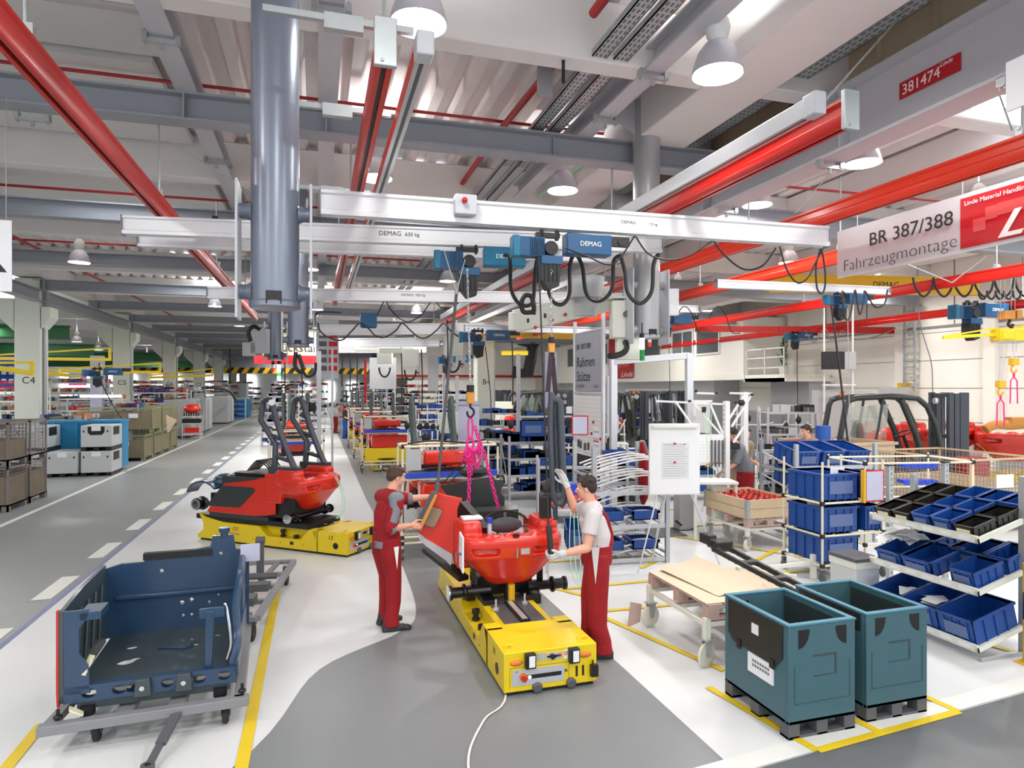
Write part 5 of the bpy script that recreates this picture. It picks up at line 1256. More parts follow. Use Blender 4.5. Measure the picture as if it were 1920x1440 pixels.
m.ell(hip,(.16,.15,.14),16,10); m.tube([hip,hip+V((0,0,.14))],[.175,.178],18,sq=.84)
ov=blob(m,'overalls','cloth_red',pB,.009,3)
m=M(); 
bk=nk-F2*.14
for k in (-1,1): m.tube([nk+S2*.09*k+V((0,0,.008))+F2*.05,nk+S2*.085*k+V((0,0,.0))-F2*.06,nk+S2*.05*k-F2*.155-V((0,0,.14)),hip-F2*.155+V((0,0,.22))+S2*.03*k],.014,6)
m.build('braces','cloth_red',pB)
m=M(); m.tube([hip-F2*.02+V((0,0,.12)),hip-F2*.10+V((0,0,.2)),hip-F2*.13+V((0,0,.30))],[.178,.10,.03],16,sq=.85); blob(m,'back_bib','cloth_red',pB,.010,3)
m=M(); q=hip+F2*.02; m.add([q-S2*.192+F2*.04+V((0,0,.15)),q-S2*.192-F2*.04+V((0,0,.15)),q-S2*.218+V((0,0,.0))+F2*.022,q-S2*.218-F2*.022+V((0,0,.0)),q-S2*.226+V((0,0,-.20))],[(0,1,3,2),(2,3,4)]); m.build('white_side_trim','tshirt',pB)
shoe(pB,fL,F2+V((.2,-.2,0))); shoe(pB,fR,F2)
# --- simpler people in the background
def bgp(loc,f,h,label,top,leg,hairm='hair_dark',arm=((.3,.25,1.05),(.3,-.25,1.1)),lean=.05,legs=True,z0=0,vox=.016):
    t=thing('person',label,'person',(0,0,0)); s=h/1.78; f=V(f).normalized(); x=V((f.y,-f.x,0)); o=V((loc[0],loc[1],z0))
    P=lambda a,b,c: o+(f*a+x*b+V((0,0,c)))*s
    hp=P(0,0,.94); nk=P(lean,0,1.46); hc=P(lean+.08,0,1.62); fd=f+V((0,0,-.35))
    m=M(); head(m,hc,fd,.98*s); limb(m,nk-V((0,0,.05)),hc-V((0,0,.06)),.06*s,.055*s)
    hs=[]
    for k,a in ((1,arm[0]),(-1,arm[1])):
        sh=P(lean,.18*k,1.40); ha=P(a[0],abs(a[1])*k,a[2]); e=elbow(sh,ha,.29*s,.27*s,(0,0,-1)); limb(m,sh,e,.05*s,.042*s,8); limb(m,e,ha,.04*s,.028*s,8); hs.append((sh,e))
        hand(m,ha,(ha-e),V((0,0,-1)),k,.5,s)
    blob(m,'body','skin',t,.010,2); hair(hc,fd,t,hairm,.98*s,vox=.012)
    m=M(); m.tube([hp,hp.lerp(nk,.5),nk-V((0,0,.1)),nk-V((0,0,.03))],[.165*s,.17*s,.16*s,.08*s],14,sq=.8)
    for sh,e in hs: m.ell(sh,.08*s,8,6); m.tube([sh,e],[.08*s,.068*s],10)
    m.tube([hs[0][0],hs[1][0]],.085*s,10); blob(m,'jacket',top,t,vox,3)
    if legs:
        m=M(); m.ell(hp,(.16*s,.15*s,.13*s),12,8)
        for k in (-1,1): m.tube([P(0,.09*k,.98),P(.03,.1*k,.5),P(-.02,.11*k,.06)],[.12*s,.095*s,.09*s],12)
        blob(m,'trousers',leg,t,vox,3)
        for k in (-1,1): shoe(t,P(-.02,.11*k,0),f)
    return t
bgp(W(648,822)[:2],(.6,-.5,0),1.78,'person in blue bib overalls and dark shirt beside the row of red trucks','shirt_dark','overall_blue')
bgp(W(629,812)[:2],(.8,-.2,0),1.75,'person in a white shirt and red trousers behind the one in blue overalls','tshirt','cloth_red')
p=D(1398,12.3); bgp(p[:2],(-.95,.2,0),1.90,'person in red overalls with grey shoulders bending over a truck chassis','cloth_grey','cloth_red',arm=((.55,.15,1.1),(.5,.2,1.0)),lean=.16)
p=D(1378,13.2); bgp(p[:2],(.1,-1,0),1.88,'person in khaki clothing working close behind the one in red overalls','khaki','khaki',arm=((.4,.15,1.0),(.4,.2,1.05)),lean=.2)
p=D(1528,13.8); bgp(p[:2],(-.95,.1,0),1.88,'dark-haired person in brown vest looking down beside the orange bin','khaki','cloth_grey',arm=((.35,.2,1.0),(.4,.2,1.05)),lean=.12)
p=D(727,23); bgp(p[:2],(-.8,-.3,0),1.75,'person in a red jacket bending behind the third truck','cloth_red','cloth_red',arm=((.45,.2,1.1),(.45,.2,1.1)),lean=.2)
p=D(151,27); bgp(p[:2],(.4,-.9,0),1.72,'bald person in a maroon vest behind the blue box in the left bay','cloth_red','cloth_grey','skin')
p=D(180,30); bgp(p[:2],(-.6,-.7,0),1.75,'person with brown hair behind the mesh box in the left bay','box_grey','cloth_grey','hair_brown')
# ---------------------------------------------------------------- bins
def make_bin(w,d,h,mt,rib=True,label_='x',papr=False,name='storage_bin',th=.012):
    t=thing(name,label_,'bin')
    a=.012
    m=M(); m.box(a,w-a,a,d-a,0,.012)
    for q in ((a,w-a,a,a+th),(a,w-a,d-a-th,d-a),(a,a+th,a,d-a),(w-a-th,w-a,a,d-a)): m.box(*q,.0,h)
    for q in ((0,w,0,a+th),(0,w,d-a-th,d),(0,a+th,0,d),(w-a-th,w,0,d)): m.box(*q,h-.03,h)
    if rib:
        for i in range(1,5):
            x=w*i/5; m.box(x-.006,x+.006,0,a,0.0,h-.02); m.box(x-.006,x+.006,d-a,d,0,h-.02)
        for i in range(1,4):
            y=d*i/4; m.box(0,a,y-.006,y+.006,0,h-.02); m.box(w-a,w,y-.006,y+.006,0,h-.02)
        m.box(.003,w-.003,.003,d-.003,h-.07,h-.06) if 0 else None
    m.build('shell',mt,t)
    if papr: m=M(); m.box(w*.2,w*.8,-.004,0,h*.25,h*.72); m.build('label_card',papr,t)
    return t
# bins face -y locally; rot z = -90deg turns the front towards -x
PB=make_bin(.30,.40,.17,'bin_blue',papr='bin_label'); PK=make_bin(.30,.40,.14,'bin_black',papr='cream',name='storage_bin')
PBIG=make_bin(.40,.60,.32,'bin_blue',papr='bin_label',name='storage_bin'); PS=make_bin(.24,.30,.10,'bin_blue',False)
USED={}
def put(p,loc,rot,label,group=None,scale=None,cat=None):
    if p.name in USED: return dup(p,loc,label=label,group=group,rot=rot,scale=scale)
    USED[p.name]=1; p.location=loc; p.rotation_euler=rot; p['label']=label
    if group: p['group']=group
    if scale: p.scale=scale if not isinstance(scale,(int,float)) else (scale,)*3
    return p
# ---------------------------------------------------------------- right bin rack (three inclined shelves)
RX=6.02; TL=.26
rk=thing('bin_rack','grey steel rack with three inclined shelves of bins at the right edge','rack',(RX,4.68,0))
m=M()
for y in (0,1.22):
    for x in (.62,): m.box(x-.03,x+.03,y-.03,y+.03,0,1.75 if y<1 else 1.62)
    m.box(.05,.95,y-.02,y+.02,0,.04)
split(m,'post','galv',rk,bev=.003)
m=M()
for y in (-.031,1.25):
    for i in range(34): m.box(.61,.63,y-.002,y,.1+i*.048,.125+i*.048)
m.build('post_holes','grey_dark',rk)
SH=[(.12,0),(.66,0),(1.16,0)]
for k,(z,_) in enumerate(SH):
    m=M(); T=Matrix.Translation((0,0,z))@Matrix.Rotation(-TL,4,'Y')
    m.box(0,.02,-.02,1.24,-.03,.045,T); m.box(0,.9,-.02,.01,-.03,.02,T); m.box(0,.9,1.21,1.24,-.03,.02,T)
    for i in range(6): y=.05+i*.22; m.box(0,.9,y,y+.03,-.02,-.005,T)
    m.build('shelf','cream_w',rk)
    m=M()
    for i in range(6): m.box(-.002,0,.05+i*.2,.17+i*.2,-.01,.03,T)
    m.build('shelf_labels','paper',rk)
def onshelf(k,u,v,p,label,group=None,scale=None,dz=.0):
    # u along shelf (y), v up the slope
    z=SH[k][0]; ca,sa=math.cos(TL),math.sin(TL)
    loc=V((RX+.03+v*ca-dz*sa,4.68+u,z+.0+v*sa+dz*ca)); 
    e=(Matrix.Rotation(-TL,3,'Y')@Matrix.Rotation(-PI/2,3,'Z')).to_euler()
    return put(p,loc,e,label,group,scale)
cols=['black','black','blue','blue','black']; y=1.20
pos=['leftmost','second','third','fourth','rightmost']
for c in range(5):
    u=1.19-.235*c
    for r in range(3):
        blk=cols[c]=='black' and not (r==2 and c==4) or (r==1 and c==3 and False) or (r==2 and c==0)
        lb='%s bin on the top rack shelf, %s in the %s row'%('black' if blk else 'blue',pos[c],['front','middle','back'][r])
        onshelf(2,u,.32*r,PK if blk else PB,lb,None,(.76,.76,.85))
for i,(u,v,p,sc,lb) in enumerate(((1.19,.02,PB,(1.1,.9,.9),'blue bin heaped with white papers on the middle rack shelf'),(.86,.0,PB,(1.3,1.25,.95),'wide blue bin left of centre on the middle rack shelf'),(.62,.42,PB,(1.3,1.0,1),'dark blue bin behind at the middle rack shelf'),(.30,.02,PB,(.9,1,1),'small blue bin at the right end of the middle rack shelf'),(.28,.45,PB,(.9,1,1),'blue bin behind the small one on the middle rack shelf'),(1.15,.45,PB,(1.2,1,1),'blue bin in the back left of the middle rack shelf'))):
    onshelf(1,u,v,p,lb,None,sc)
for u,lb in ((1.20,'large blue bin with curled sheets on the lowest rack shelf, leftmost'),(.80,'large blue bin with white sheets on the lowest rack shelf, middle'),(.40,'large blue bin on the lowest rack shelf, nearest the bollard')):
    onshelf(0,u,.0,PBIG,lb,None,(1,.95,.85))
rnd=random.Random(3)
def papers(c,n,s,label,spread=.12,up=.06):
    m=M()
    for i in range(n):
        o=V(c)+V((rnd.uniform(-spread,spread),rnd.uniform(-spread,spread),rnd.uniform(0,up))); E=Euler((rnd.uniform(-.4,.4),rnd.uniform(-.4,.4),rnd.uniform(0,6))).to_matrix()
        m.add([o+E@V(q) for q in ((-s,-s*.7,0),(0,-s*.7,.02),(s,-s*.7,0),(s,s*.7,0),(0,s*.7,.03),(-s,s*.7,0))],[(0,1,4,5),(1,2,3,4)])
    o=m.build('loose_papers','paper'); o['kind']='stuff'; return tag(o,label,'paper')
papers((RX+.25,5.72,.93),14,.11,'heap of white papers in the blue bin of the middle rack shelf')
papers((RX+.25,5.68,.33),3,.11,'curled white sheets in the leftmost large blue bin'); papers((RX+.25,5.30,.33),3,.12,'white sheets in the middle large blue bin')
# bollard
b=thing('bollard','yellow and black round bollard at the right edge of the view','bollard',(6.47,4.50,0))
for i,(z0,z1,c) in enumerate(((0,.22,'crane_yellow'),(.22,.42,'crane_yellow'),(.42,.68,'stripe_black'),(.68,.95,'crane_yellow'))):
    m=M(); m.cyl((0,0,z0),(0,0,z1),.055,20); m.build('band',c,b)
m=M(); m.box(-.09,.09,-.09,.09,0,.012); m.build('foot_plate','crane_yellow',b)
m=M(); m.box(6.25,6.55,3.95,4.2,0,.008) 
# ---------------------------------------------------------------- cream pipe racks
def pipes(m,segs,r=.014):
    for a,b in segs: m.cyl(a,b,r,8)
def pipecart(loc,w,d,h,levels,label,rz=0,wheels=True,r=.015,ext=0,trays=()):
    t=thing('pipe_rack',label,'rack',loc,rz); z0=.16 if wheels else 0
    m=M()
    for x in (0,w):
        for y in (0,d): m.cyl((x,y,z0),(x,y,h+ext),r,8)
    for z in levels:
        pipes(m,[((0,0,z),(w,0,z)),((0,d,z),(w,d,z)),((0,0,z),(0,d,z)),((w,0,z),(w,d,z))],r)
    m.build('pipe_frame','cream',t)
    m=M()
    for z in levels:
        for x in (0,w):
            for y in (0,d): m.box(x-.024,x+.024,y-.024,y+.024,z-.028,z+.028)
    split(m,'pipe_joint','black',t)
    if wheels:
        for x in (0,w):
            for y in (0,d):
                m=M(); wheel(m,(x,y,.06),.06,.035,'x',14); m.box(x-.025,x+.025,y-.025,y+.025,.11,.17); m.build('caster','grey_dark',t)
    return t
pc1=pipecart((6.50,7.18,0),1.02,.75,1.62,(.22,.62,1.06),'cream pipe rack with three levels of big blue crates left of the bin rack')
names=[('top','on the top level of the cream pipe rack'),('mid','on the middle level of the cream pipe rack'),('low','on the lowest level of the cream pipe rack')]
for k,z in enumerate((1.08,.64,.24)):
    put(PBIG,(6.53,7.22,z),(0,0,0),'big blue crate %s, left one'%names[k][1],None,(1.6,1.15,1.15 if k==0 else 1.1))
    if k<2: put(PBIG,(7.25,7.22,z),(0,0,0),'big blue crate %s, right one'%names[k][1],None,(.85,1.15,1.05))
dh=thing('document_holder','red and yellow framed document holder hanging on the cream pipe rack','document holder',(7.13,7.08,1.06))
m=M(); m.box(-.02,.30,-.008,0,.01,.44); m.build('frame','text_red',dh); m=M(); m.box(.0,.28,-.012,-.008,.03,.42); m.build('sheet','lilac_sheet',dh); m=M(); m.box(-.05,-.02,-.02,.04,0,.44); m.build('yellow_spine','crane_yellow',dh)
for i,(w_,z) in enumerate(((.75,1.38),(.75,1.12))):
    p=D(1693,10.2,z); o=M(); o.box(0,.55,0,.16,0,.05)
    for j in range(5): o.box(.02+j*.11,.1+j*.11,-.01,.0,-.03,.05)
    o=o.build('tool_tray','bright_blue',loc=p,rot=(0,0,-TH)); tag(o,['upper','lower'][i]+' bright blue rack tray beside the galvanised posts','tray')
pc2=pipecart(D(1622,9.6),1.75,.9,1.55,(.3,1.0,1.5),'empty cream pipe frame in front of the mesh crate',-TH*.6,False)
for (px,py,l) in ((1668,1110,'galvanised perforated post behind the document holder'),(1772,1095,'galvanised perforated post left of the blue trays')):
    p=W(px,py); o=thing('perforated_post',l,'post',p); m=M(); m.box(-.035,.035,-.03,.03,0,Z1 if 0 else 1.62); m.build('profile','galv',o,bev=.004)
    m=M()
    for i in range(22): m.box(-.006,.006,-.032,-.029,.1+i*.07,.135+i*.07)
    m.build('holes','grey_dark',o); m=M(); m.box(-.05,.05,-.04,.04,1.62,1.635); m.build('cap','black',o)
a=W(1668,1110); b_=W(1772,1095)
m=M(); m.bar(a+V((0,0,1.05)),b_+V((0,0,1.05)),.04,.06); tag(m.build('cross_bar','galv'),'galvanised bar joining the two perforated posts','bar')
# grey waste bin with a bag and open frame with pale legs
wb_=thing('waste_bin','tall grey waste bin with a dark lid and plastic bag beside the bin rack','waste bin',(5.95,6.05,0))
m=M(); m.box(0,.34,0,.40,0,.62); m.build('body','box_grey',wb_,bev=.01); m=M(); m.box(-.015,.355,-.015,.415,.60,.64); m.build('lid','grey_dark',wb_); m=M(); m.box(-.008,.348,-.008,.408,.52,.60); m.build('plastic_bag','cream_w',wb_)
fr=thing('low_frame','low pale grey steel frame on the floor behind the teal containers','frame',W(1395,1100)+V((0,0,0)))
m=M(); q=W(1525,1085)-W(1395,1100); m.bar((0,0,.22),(q.x,q.y,.22),.045,.045); m.bar((q.x,q.y,.22),(q.x+.5,q.y+.35,.22),.045,.045); m.bar((0,0,.22),(.45,-.45,.22),.045,.045); m.cb((0,0,.14),(.05,.05,.28)); m.cb((q.x,q.y,.17),(.07,.05,.33)); m.build('bars','cream_w',fr)
# ---------------------------------------------------------------- inclined galvanised racks with blue crates
def irack(loc,w,d,h,levels,label,rz=0,tilt=.18,brace=True):
    t=thing('steel_rack',label,'rack',loc,rz)
    m=M()
    for x in (0,w):
        for y in (0,d): m.box(x-.03,x+.03,y-.03,y+.03,0,h)
        m.box(x-.02,x+.02,0,d,.12,.16); m.box(x-.02,x+.02,0,d,h-.5,h-.46)
    if brace: m.bar((0,0,h-.5),(0,d,.15),.03,.03); m.bar((w,0,h-.5),(w,d,.15),.03,.03)
    split(m,'post','galv',t)
    m=M()
    for z in levels:
        T=Matrix.Translation((0,0,z))@Matrix.Rotation(tilt,4,'X')
        m.box(0,w,0,.03,-.03,.03,T); m.box(0,w,d-.03,d,-.03,.03,T)
        for i in range(6): x=i*w/5; m.box(x-.012,x+.012,0,d,-.02,.0,T)
    m.build('shelves','steel_light',t)
    return t
def fill(loc,rz,w,levels,n,p,sc,lab,tilt=.18,off=.03,group=None):
    Rz=Matrix.Rotation(rz,3,'Z'); e=(Rz@Matrix.Rotation(tilt,3,'X')).to_euler(); k=0
    for li,z in enumerate(levels):
        for i in range(n):
            x=(i+.04)*w/n; q=V(loc)+Rz@V((x,off,z+.004)); put(p,q,e,lab(li,i),group,sc)
lv=('upper','middle','lower','lowest')
L0=V((7.62,9.0,0)); ir=irack(L0,.12+1.35,1.05,1.68,(.35,.88,1.28),'galvanised rack with inclined rows of blue crates right of the wooden crate',-.12)
fill(L0,-.12,1.40,(1.28,.88,.35),3,PBIG,(1.08,1.2,.85),lambda l,i:'blue crate on the %s inclined row of the galvanised rack, %s'%(lv[l],['left','middle','right'][i]))
o=thing('info_sheet','white paper sheets pinned on the right blue crates of the galvanised rack','paper',(0,0,0))
m=M(); p=D(1570,9.3,1.38); m.cb(p,(.20,.004,.22),(0,0,-TH)); p=D(1525,9.2,.95); m.cb(p,(.18,.004,.22),(.2,0,-TH)); m.build('sheet','paper',o)
# bent tube rack behind the right worker
q0=D(1150,10.2); tubes=thing('bent_tube','white bent pipe lying in the tube rack behind the right worker','pipe',(0,0,0),group='white bent pipes in the rack behind the worker')
m=M(); m.tube(spline([(0,0,0),(.35,0,.10),(.75,0,.16),(1.05,0,.14)],4),.013,7); m.build('tube','white',tubes)
k=0
for lev,z in enumerate((1.42,1.18,.94,.60,.40,.16,.08)):
    for i in range(5 if lev!=2 else 3):
        loc=(q0.x-.45,q0.y-.35+i*.16,z-.05+i*.012)
        if k==0: tubes.location=loc; tubes.rotation_euler=(0,0,-.1)
        else: dup(tubes,loc,rot=(0,0,-.1+.02*i))
        k+=1
irk=irack(q0+V((-.55,-.5,0)),1.15,1.0,1.75,(.05,.55,1.05),'grey steel rack holding the white bent pipes',-.1,.0,False)
fill(q0+V((-.5,-.45,0)),-.1,1.1,(.62,.18),2,PS,(1.9,1.3,1.4),lambda l,i:'%s blue tray of the white pipe rack, %s'%(['upper','lower'][l],['left','right'][i]),.0)
# post with the hanging jacket
jp=W(1195,1030); o=thing('perforated_post','perforated grey upright with the hanging work jacket','post',jp)
m=M(); m.box(-.03,.03,-.025,.025,0,1.75); m.box(-.20,-.16,-.02,.02,0,1.7); m.box(-.22,.05,-.15,.45,0,.05); m.build('profile','galv',o)
m=M()
for i in range(26): m.box(-.006,.006,-.028,-.024,.1+i*.06,.13+i*.06)
m.build('holes','grey_dark',o)
m=M(); c=jp+V((.06,-.02,0)); m.tube([c+V((0,0,1.74)),c+V((.03,0,1.5)),c+V((.02,0,1.15)),c+V((.04,0,.85)),c+V((.03,0,.72))],[.06,.13,.15,.12,.04],12,sq=.5); ja=blob(m,'hanging_jacket','cloth_red',None,.014,3); tag(ja,'red and grey work jacket hanging beside the flip chart','jacket')
m=M(); m.tube([c+V((.02,-.03,1.76)),c+V((.09,-.06,1.5)),c+V((.14,-.06,1.15))],[.04,.05,.035],8,sq=.6); blob(m,'grey_sleeve','cloth_grey',ja,.014,2)
# blue compartment tray and trays near the tower
for i,(px,py,d,w_,l) in enumerate(((1150,850,10.4,.62,'blue compartment tray on top of the pipe rack'),)):
    t=thing('compartment_tray',l,'tray',DP(1142,858,10.6),-.1)
    m=M(); 
    for j in range(4): m.box(j*.2,j*.2+.01,0,.42,0,.09)
    m.box(0,.61,0,.01,0,.09); m.box(0,.61,.41,.42,0,.09); m.box(0,.61,.2,.21,0,.09); m.box(0,.61,0,.42,0,.01); m.build('shell','bin_blue',t)
# ---------------------------------------------------------------- workstation tower with sign and pegboard (plane faces -x)
tw=thing('workstation_tower','tall aluminium workstation tower with grey sign over a white pegboard','workstation',(4.62,10.1,0))
m=M()
for y in (-.03,1.23): m.cyl((0,y,0),(0,y,3.85 if y>0 else 3.98),.035,12)
m.cyl((0,-.03,3.62),(0,1.23,3.62),.02,8); m.cyl((0,-.03,2.52),(0,1.23,2.52),.03,8); m.cyl((0,-.03,1.42),(0,1.23,1.42),.02,8); m.box(-.25,.25,-.1,-.04,0,.06); m.box(-.25,.25,1.2,1.3,0,.06)
split(m,'post','alu',tw)
m=M(); m.box(-.012,.012,0,1.2,2.56,3.60); m.build('sign_board','steel_grey',tw)
def tt(s,z,sz,y=1.12): text(s,sz,'text_blk' if sz>.1 else 'text_grey',tw,(-.015,y,z),(PI/2,0,-PI/2),sx=.98)
tt('BR 387/388',3.32,.14); tt('Rahmen',3.0,.26); tt('Stütze',2.72+.02,.26); tt('FFZ387BR1',2.62,.085); tt('Takt 5',2.62,.085,.35)
m=M(); m.box(-.01,.01,.02,1.18,1.45,2.48); peg=m.build('pegboard','white',tw)
m=M()
for i in range(14):
    for j in range(13): m.box(-.012,-.0095,.07+i*.082,.085+i*.082,1.52+j*.074,1.53+j*.074)
m.build('peg_holes','grey_mid',peg)
for (y,z) in ((.35,2.02),(.42,1.82),(.05,1.75)):
    m=M(); m.cyl((-.03,y,z),(-.01,y,z),.025,12); m.build('red_magnet','red',tw)
m=M(); m.box(-.014,-.01,.12,.36,1.55,1.95); sch=m.build('schedule_sheet','paper',tw)
m=M()
for i in range(3): m.box(-.016,-.014,.13,.35,1.60+i*.12,1.64+i*.12)
m.build('blue_rows','lilac_sheet',sch); m=M(); m.box(-.016,-.014,.13,.35,1.68,1.71); m.build('pink_row','banner_red2',sch)
for (y,z) in ((1.0,1.62),(.9,1.6),(.7,1.58),(.55,1.6)):
    m=M(); m.box(-.04,-.01,y-.02,y+.02,z-.08,z+.05); m.build('hanging_tool','grey_dark',tw)
dh2=thing('document_holder','red framed document holder on the left post of the workstation tower','document holder',DP(1072,816,10.6),-TH)
m=M(); m.box(0,.27,0,.01,0,.32); m.build('frame','text_red',dh2); m=M(); m.box(.02,.25,-.004,0,.02,.30); m.build('sheet','lilac_sheet',dh2)
dh3=thing('document_holder','small pale document holder left of the workstation tower','document holder',DP(1061,776,11.6),-TH)
m=M(); m.box(0,.12,0,.01,0,.14); m.build('frame','grey_mid',dh3); m=M(); m.box(.01,.11,-.004,0,.01,.13); m.build('sheet','paper',dh3)
# work light boxes on the right post
m=M(); p=V((4.62,10.07,0))
for z,c in ((1.22,'cream_w'),(.92,'paper')):
    o=M(); o.box(-.07,.07,-.12,-.02,z,z+.22); tag(o.build('dispenser_box',c,loc=p),'white dispenser box on the tower post, %s one'%('upper' if z>1 else 'lower'),'box')
# ---------------------------------------------------------------- flip chart
fc=thing('flip_chart','white flip chart board on a tripod with one pinned sheet','flip chart',(4.98,8.40,0),-TH*.8)
m=M(); m.box(-.38,.38,-.012,.012,1.06,2.10); m.build('board','white',fc,bev=.012)
m=M(); m.box(-.365,.365,-.016,-.012,1.08,2.0); m.build('writing_surface','paper',fc)
m=M(); m.box(-.33,.33,-.05,-.012,2.03,2.07); m.build('clamp_bar','cream_w',fc,bev=.008)
m=M(); m.box(-.19,.21,-.019,-.016,1.30,1.82); pp=m.build('pinned_sheet','alu_white',fc)
m=M()
for i in range(13): m.box(-.17,.17+.02*((i*7)%3)-.02,-.0205,-.019,1.34+i*.035,1.343+i*.035)
m.box(-.17,.17,-.0205,-.019,1.79,1.795); m.build('printed_lines','text_grey',pp)
for z in (1.81,1.535):
    m=M(); m.cyl((0,-.035,z),(0,-.018,z),.016,12); m.build('red_magnet','red',fc)
m=M(); m.cyl((.14,-.03,1.80),(.14,-.018,1.80),.008,10); m.build('red_pin','red',fc)
for a,b in (((-.25,0,1.06),(-.60,-.25,0)),((.25,0,1.06),(.66,-.10,0)),((0,.02,1.9),(.05,1.25,0)),((-.12,.02,1.06),(-.25,.30,0))):
    m=M(); m.cyl(a,b,.012,8); m.build('leg','alu',fc)
# lifting column with foot behind the flip chart
lc=thing('lifting_column','grey square lifting column with a foot pedal behind the flip chart','column',W(1280,992))
m=M(); m.box(-.13,.13,-.11,.11,0,1.05); m.box(-.10,.10,-.08,.08,1.05,1.5); m.build('housing','panel_grey',lc,bev=.01); m=M(); m.box(-.17,.2,-.14,.14,0,.012); m.bar((-.1,-.12,.1),(-.25,-.18,.2),.03,.03); m.build('foot_plate','black',lc)
# ---------------------------------------------------------------- white arms and control cabinets at the ducts
ar=thing('jib_crane','white steel jib arm with round openings reaching left from the right duct column','jib arm',(0,0,0))
m=M(); a=DP(965,603,9.4); b=DP(1150,560,9.2)
m.bar(a,b,.14,.32); m.cyl(a-V((0,0,.13)),a+V((0,0,.13)),.09,14); m.build('arm','cream_w',ar,bev=.012)
m=M(); c=DP(1098,560,9.2); m.cyl(c,c+V((0,0,.3)),.26,24); m.cyl(c-V((0,0,.25)),c,.16,20); m.build('swivel_drum','panel_grey',ar)
m=M()
for px,py in ((990,601),(1022,592),(1052,582),(1075,574)): q=DP(px,py,9.26); m.cb(q,(.03,.012,.06),(0,0,-TH))
split(m,'opening','dark',ar)
m=M()
for px,py in ((1035,600),(1060,590),(1004,614)): q=DP(px,py,9.2); m.cb(q,(.045,.02,.045),(0,.78,-TH))
split(m,'red_marker','red',ar)
cbx=thing('control_cabinet','white bracket housing with a black hose left of the right duct column','cabinet',(0,0,0))
m=M(); q=DP(1170,600,8.9); m.cb(q,(.36,.3,.50),(0,0,-TH)); q2=DP(1170,560,8.9); m.cb(q2,(.48,.3,.03),(0,0,-TH)); q3=DP(1180,650,8.9); m.cb(q3,(.36,.2,.36),(0,0,-TH)); m.build('housing','cream_w',cbx,bev=.008)
m=M(); q=DP(1176,588,8.7); m.cyl(q,q+V((ST,CT,0))*.06,.045,18); m.build('round_port','grey_dark',cbx)
cable([DP(1172,640,8.7),DP(1175,652,8.65),DP(1168,662,8.65),DP(1150,668,8.65),DP(1142,667,8.7)],.04,'thick black hose bend below the white bracket housing',k=5)
cw_=thing('control_cabinet','white control cabinet at the right side of the right duct column','cabinet',(0,0,0))
m=M(); m.cb(DP(1258,567,9.3),(.20,.12,.38),(0,0,-TH)); m.build('housing','alu_white',cw_,bev=.006)
cw2=thing('control_cabinet','grey control cabinet left of the far left duct columns','cabinet',(0,0,0))
m=M(); m.cb(DP(488,640,14.6),(.36,.2,.55),(0,0,-TH)); m.cb(DP(470,655,14.6),(.3,.2,.3),(0,0,-TH)); m.build('housing','panel_grey',cw2,bev=.006)
cable([DP(470,640,14.5),DP(466,622,14.5),DP(476,612,14.5),DP(488,618,14.5)],.05,'black hose loop above the far grey control cabinet')
cable([DP(555,660,11),DP(553,685,11),DP(562,697,11),DP(568,690,11),DP(560,665,11)],.035,'thick black hose hanging below the second duct column')
cable([DP(566,690,14),DP(575,706,14),DP(590,700,14),DP(592,680,14)],.03,'second black hose looping towards the steel post')
# aluminium door frame
df=thing('portal_frame','aluminium portal frame behind the flip chart','frame',(0,0,0))
m=M(); a=DP(1150,678,12.4); b=DP(1292,667,12.2); m.bar(a,b,.10,.12); 
for q,z0 in ((a,0),(b,0)): m.bar((q.x,q.y,z0),(q.x,q.y,q.z+.05),.13,.10)
m.build('profiles','alu',df,bev=.006)
ps=thing('steel_post','tall slim grey steel post left of the truck row','post',D(598,17.5))
m=M(); m.box(-.06,.06,-.06,.06,0,3.6); m.build('profile','steel_light',ps)
ps=thing('steel_post','second slim steel post beside the status board','post',D(623,21))
m=M(); m.box(-.035,.035,-.035,.035,0,3.9); m.build('profile','steel_light',ps)
# white arms frame (jig) right of the flip chart
jg=thing('fixture_frame','white steel fixture frame with slanted arms right of the flip chart','fixture',(0,0,0))
m=M(); d=11.8; A=lambda x,y,dd=0: DP(x,y,d+dd)
m.bar(D(1362,d,0),A(1362,752),.09,.09); m.bar(D(1396,d+.9,0),A(1396,735,.9),.10,.10); m.bar(D(1300,d+.5,0),A(1300,640+112,.5),.07,.07)
for p_,q_ in (((1230,752),(1360,758)),((1296,752),(1335,752)),((1306,737),(1342,738)),((1368,737),(1410,738)),((1330,754),(1362,830)),((1300,756),(1358,822)),((1268,755),(1300,800)),((1364,790),(1395,742)),((1372,800),(1408,742)),((1395,800),(1375,830))): m.bar(A(*p_),A(*q_),.035,.035)
m.build('arms','white',jg)
m=M()
for i in range(26): m.cb(A(1357,760+i*9,-.06),(.012,.004,.025))
m.build('holes','grey_dark',jg)
m=M()
for x,y in ((1305,733),(1343,737),(1410,740),(1293,752),(1380,755)): m.cb(A(x,y,-.03),(.04,.04,.04))
m.ell(A(1390,755),(.07,.05,.06)); m.cb(A(1320,768,-.05),(.06,.05,.10)); split(m,'black_fitting','black',jg)
for i,x in enumerate((1324,1335)): cable([A(x,770,-.1),A(x+(-2 if i else 1),830,-.1),A(x+3,900,-.1),A(x-8,960,-.1)],.006,['left','right'][i]+' pale green air hose hanging from the white fixture frame','hose_green')
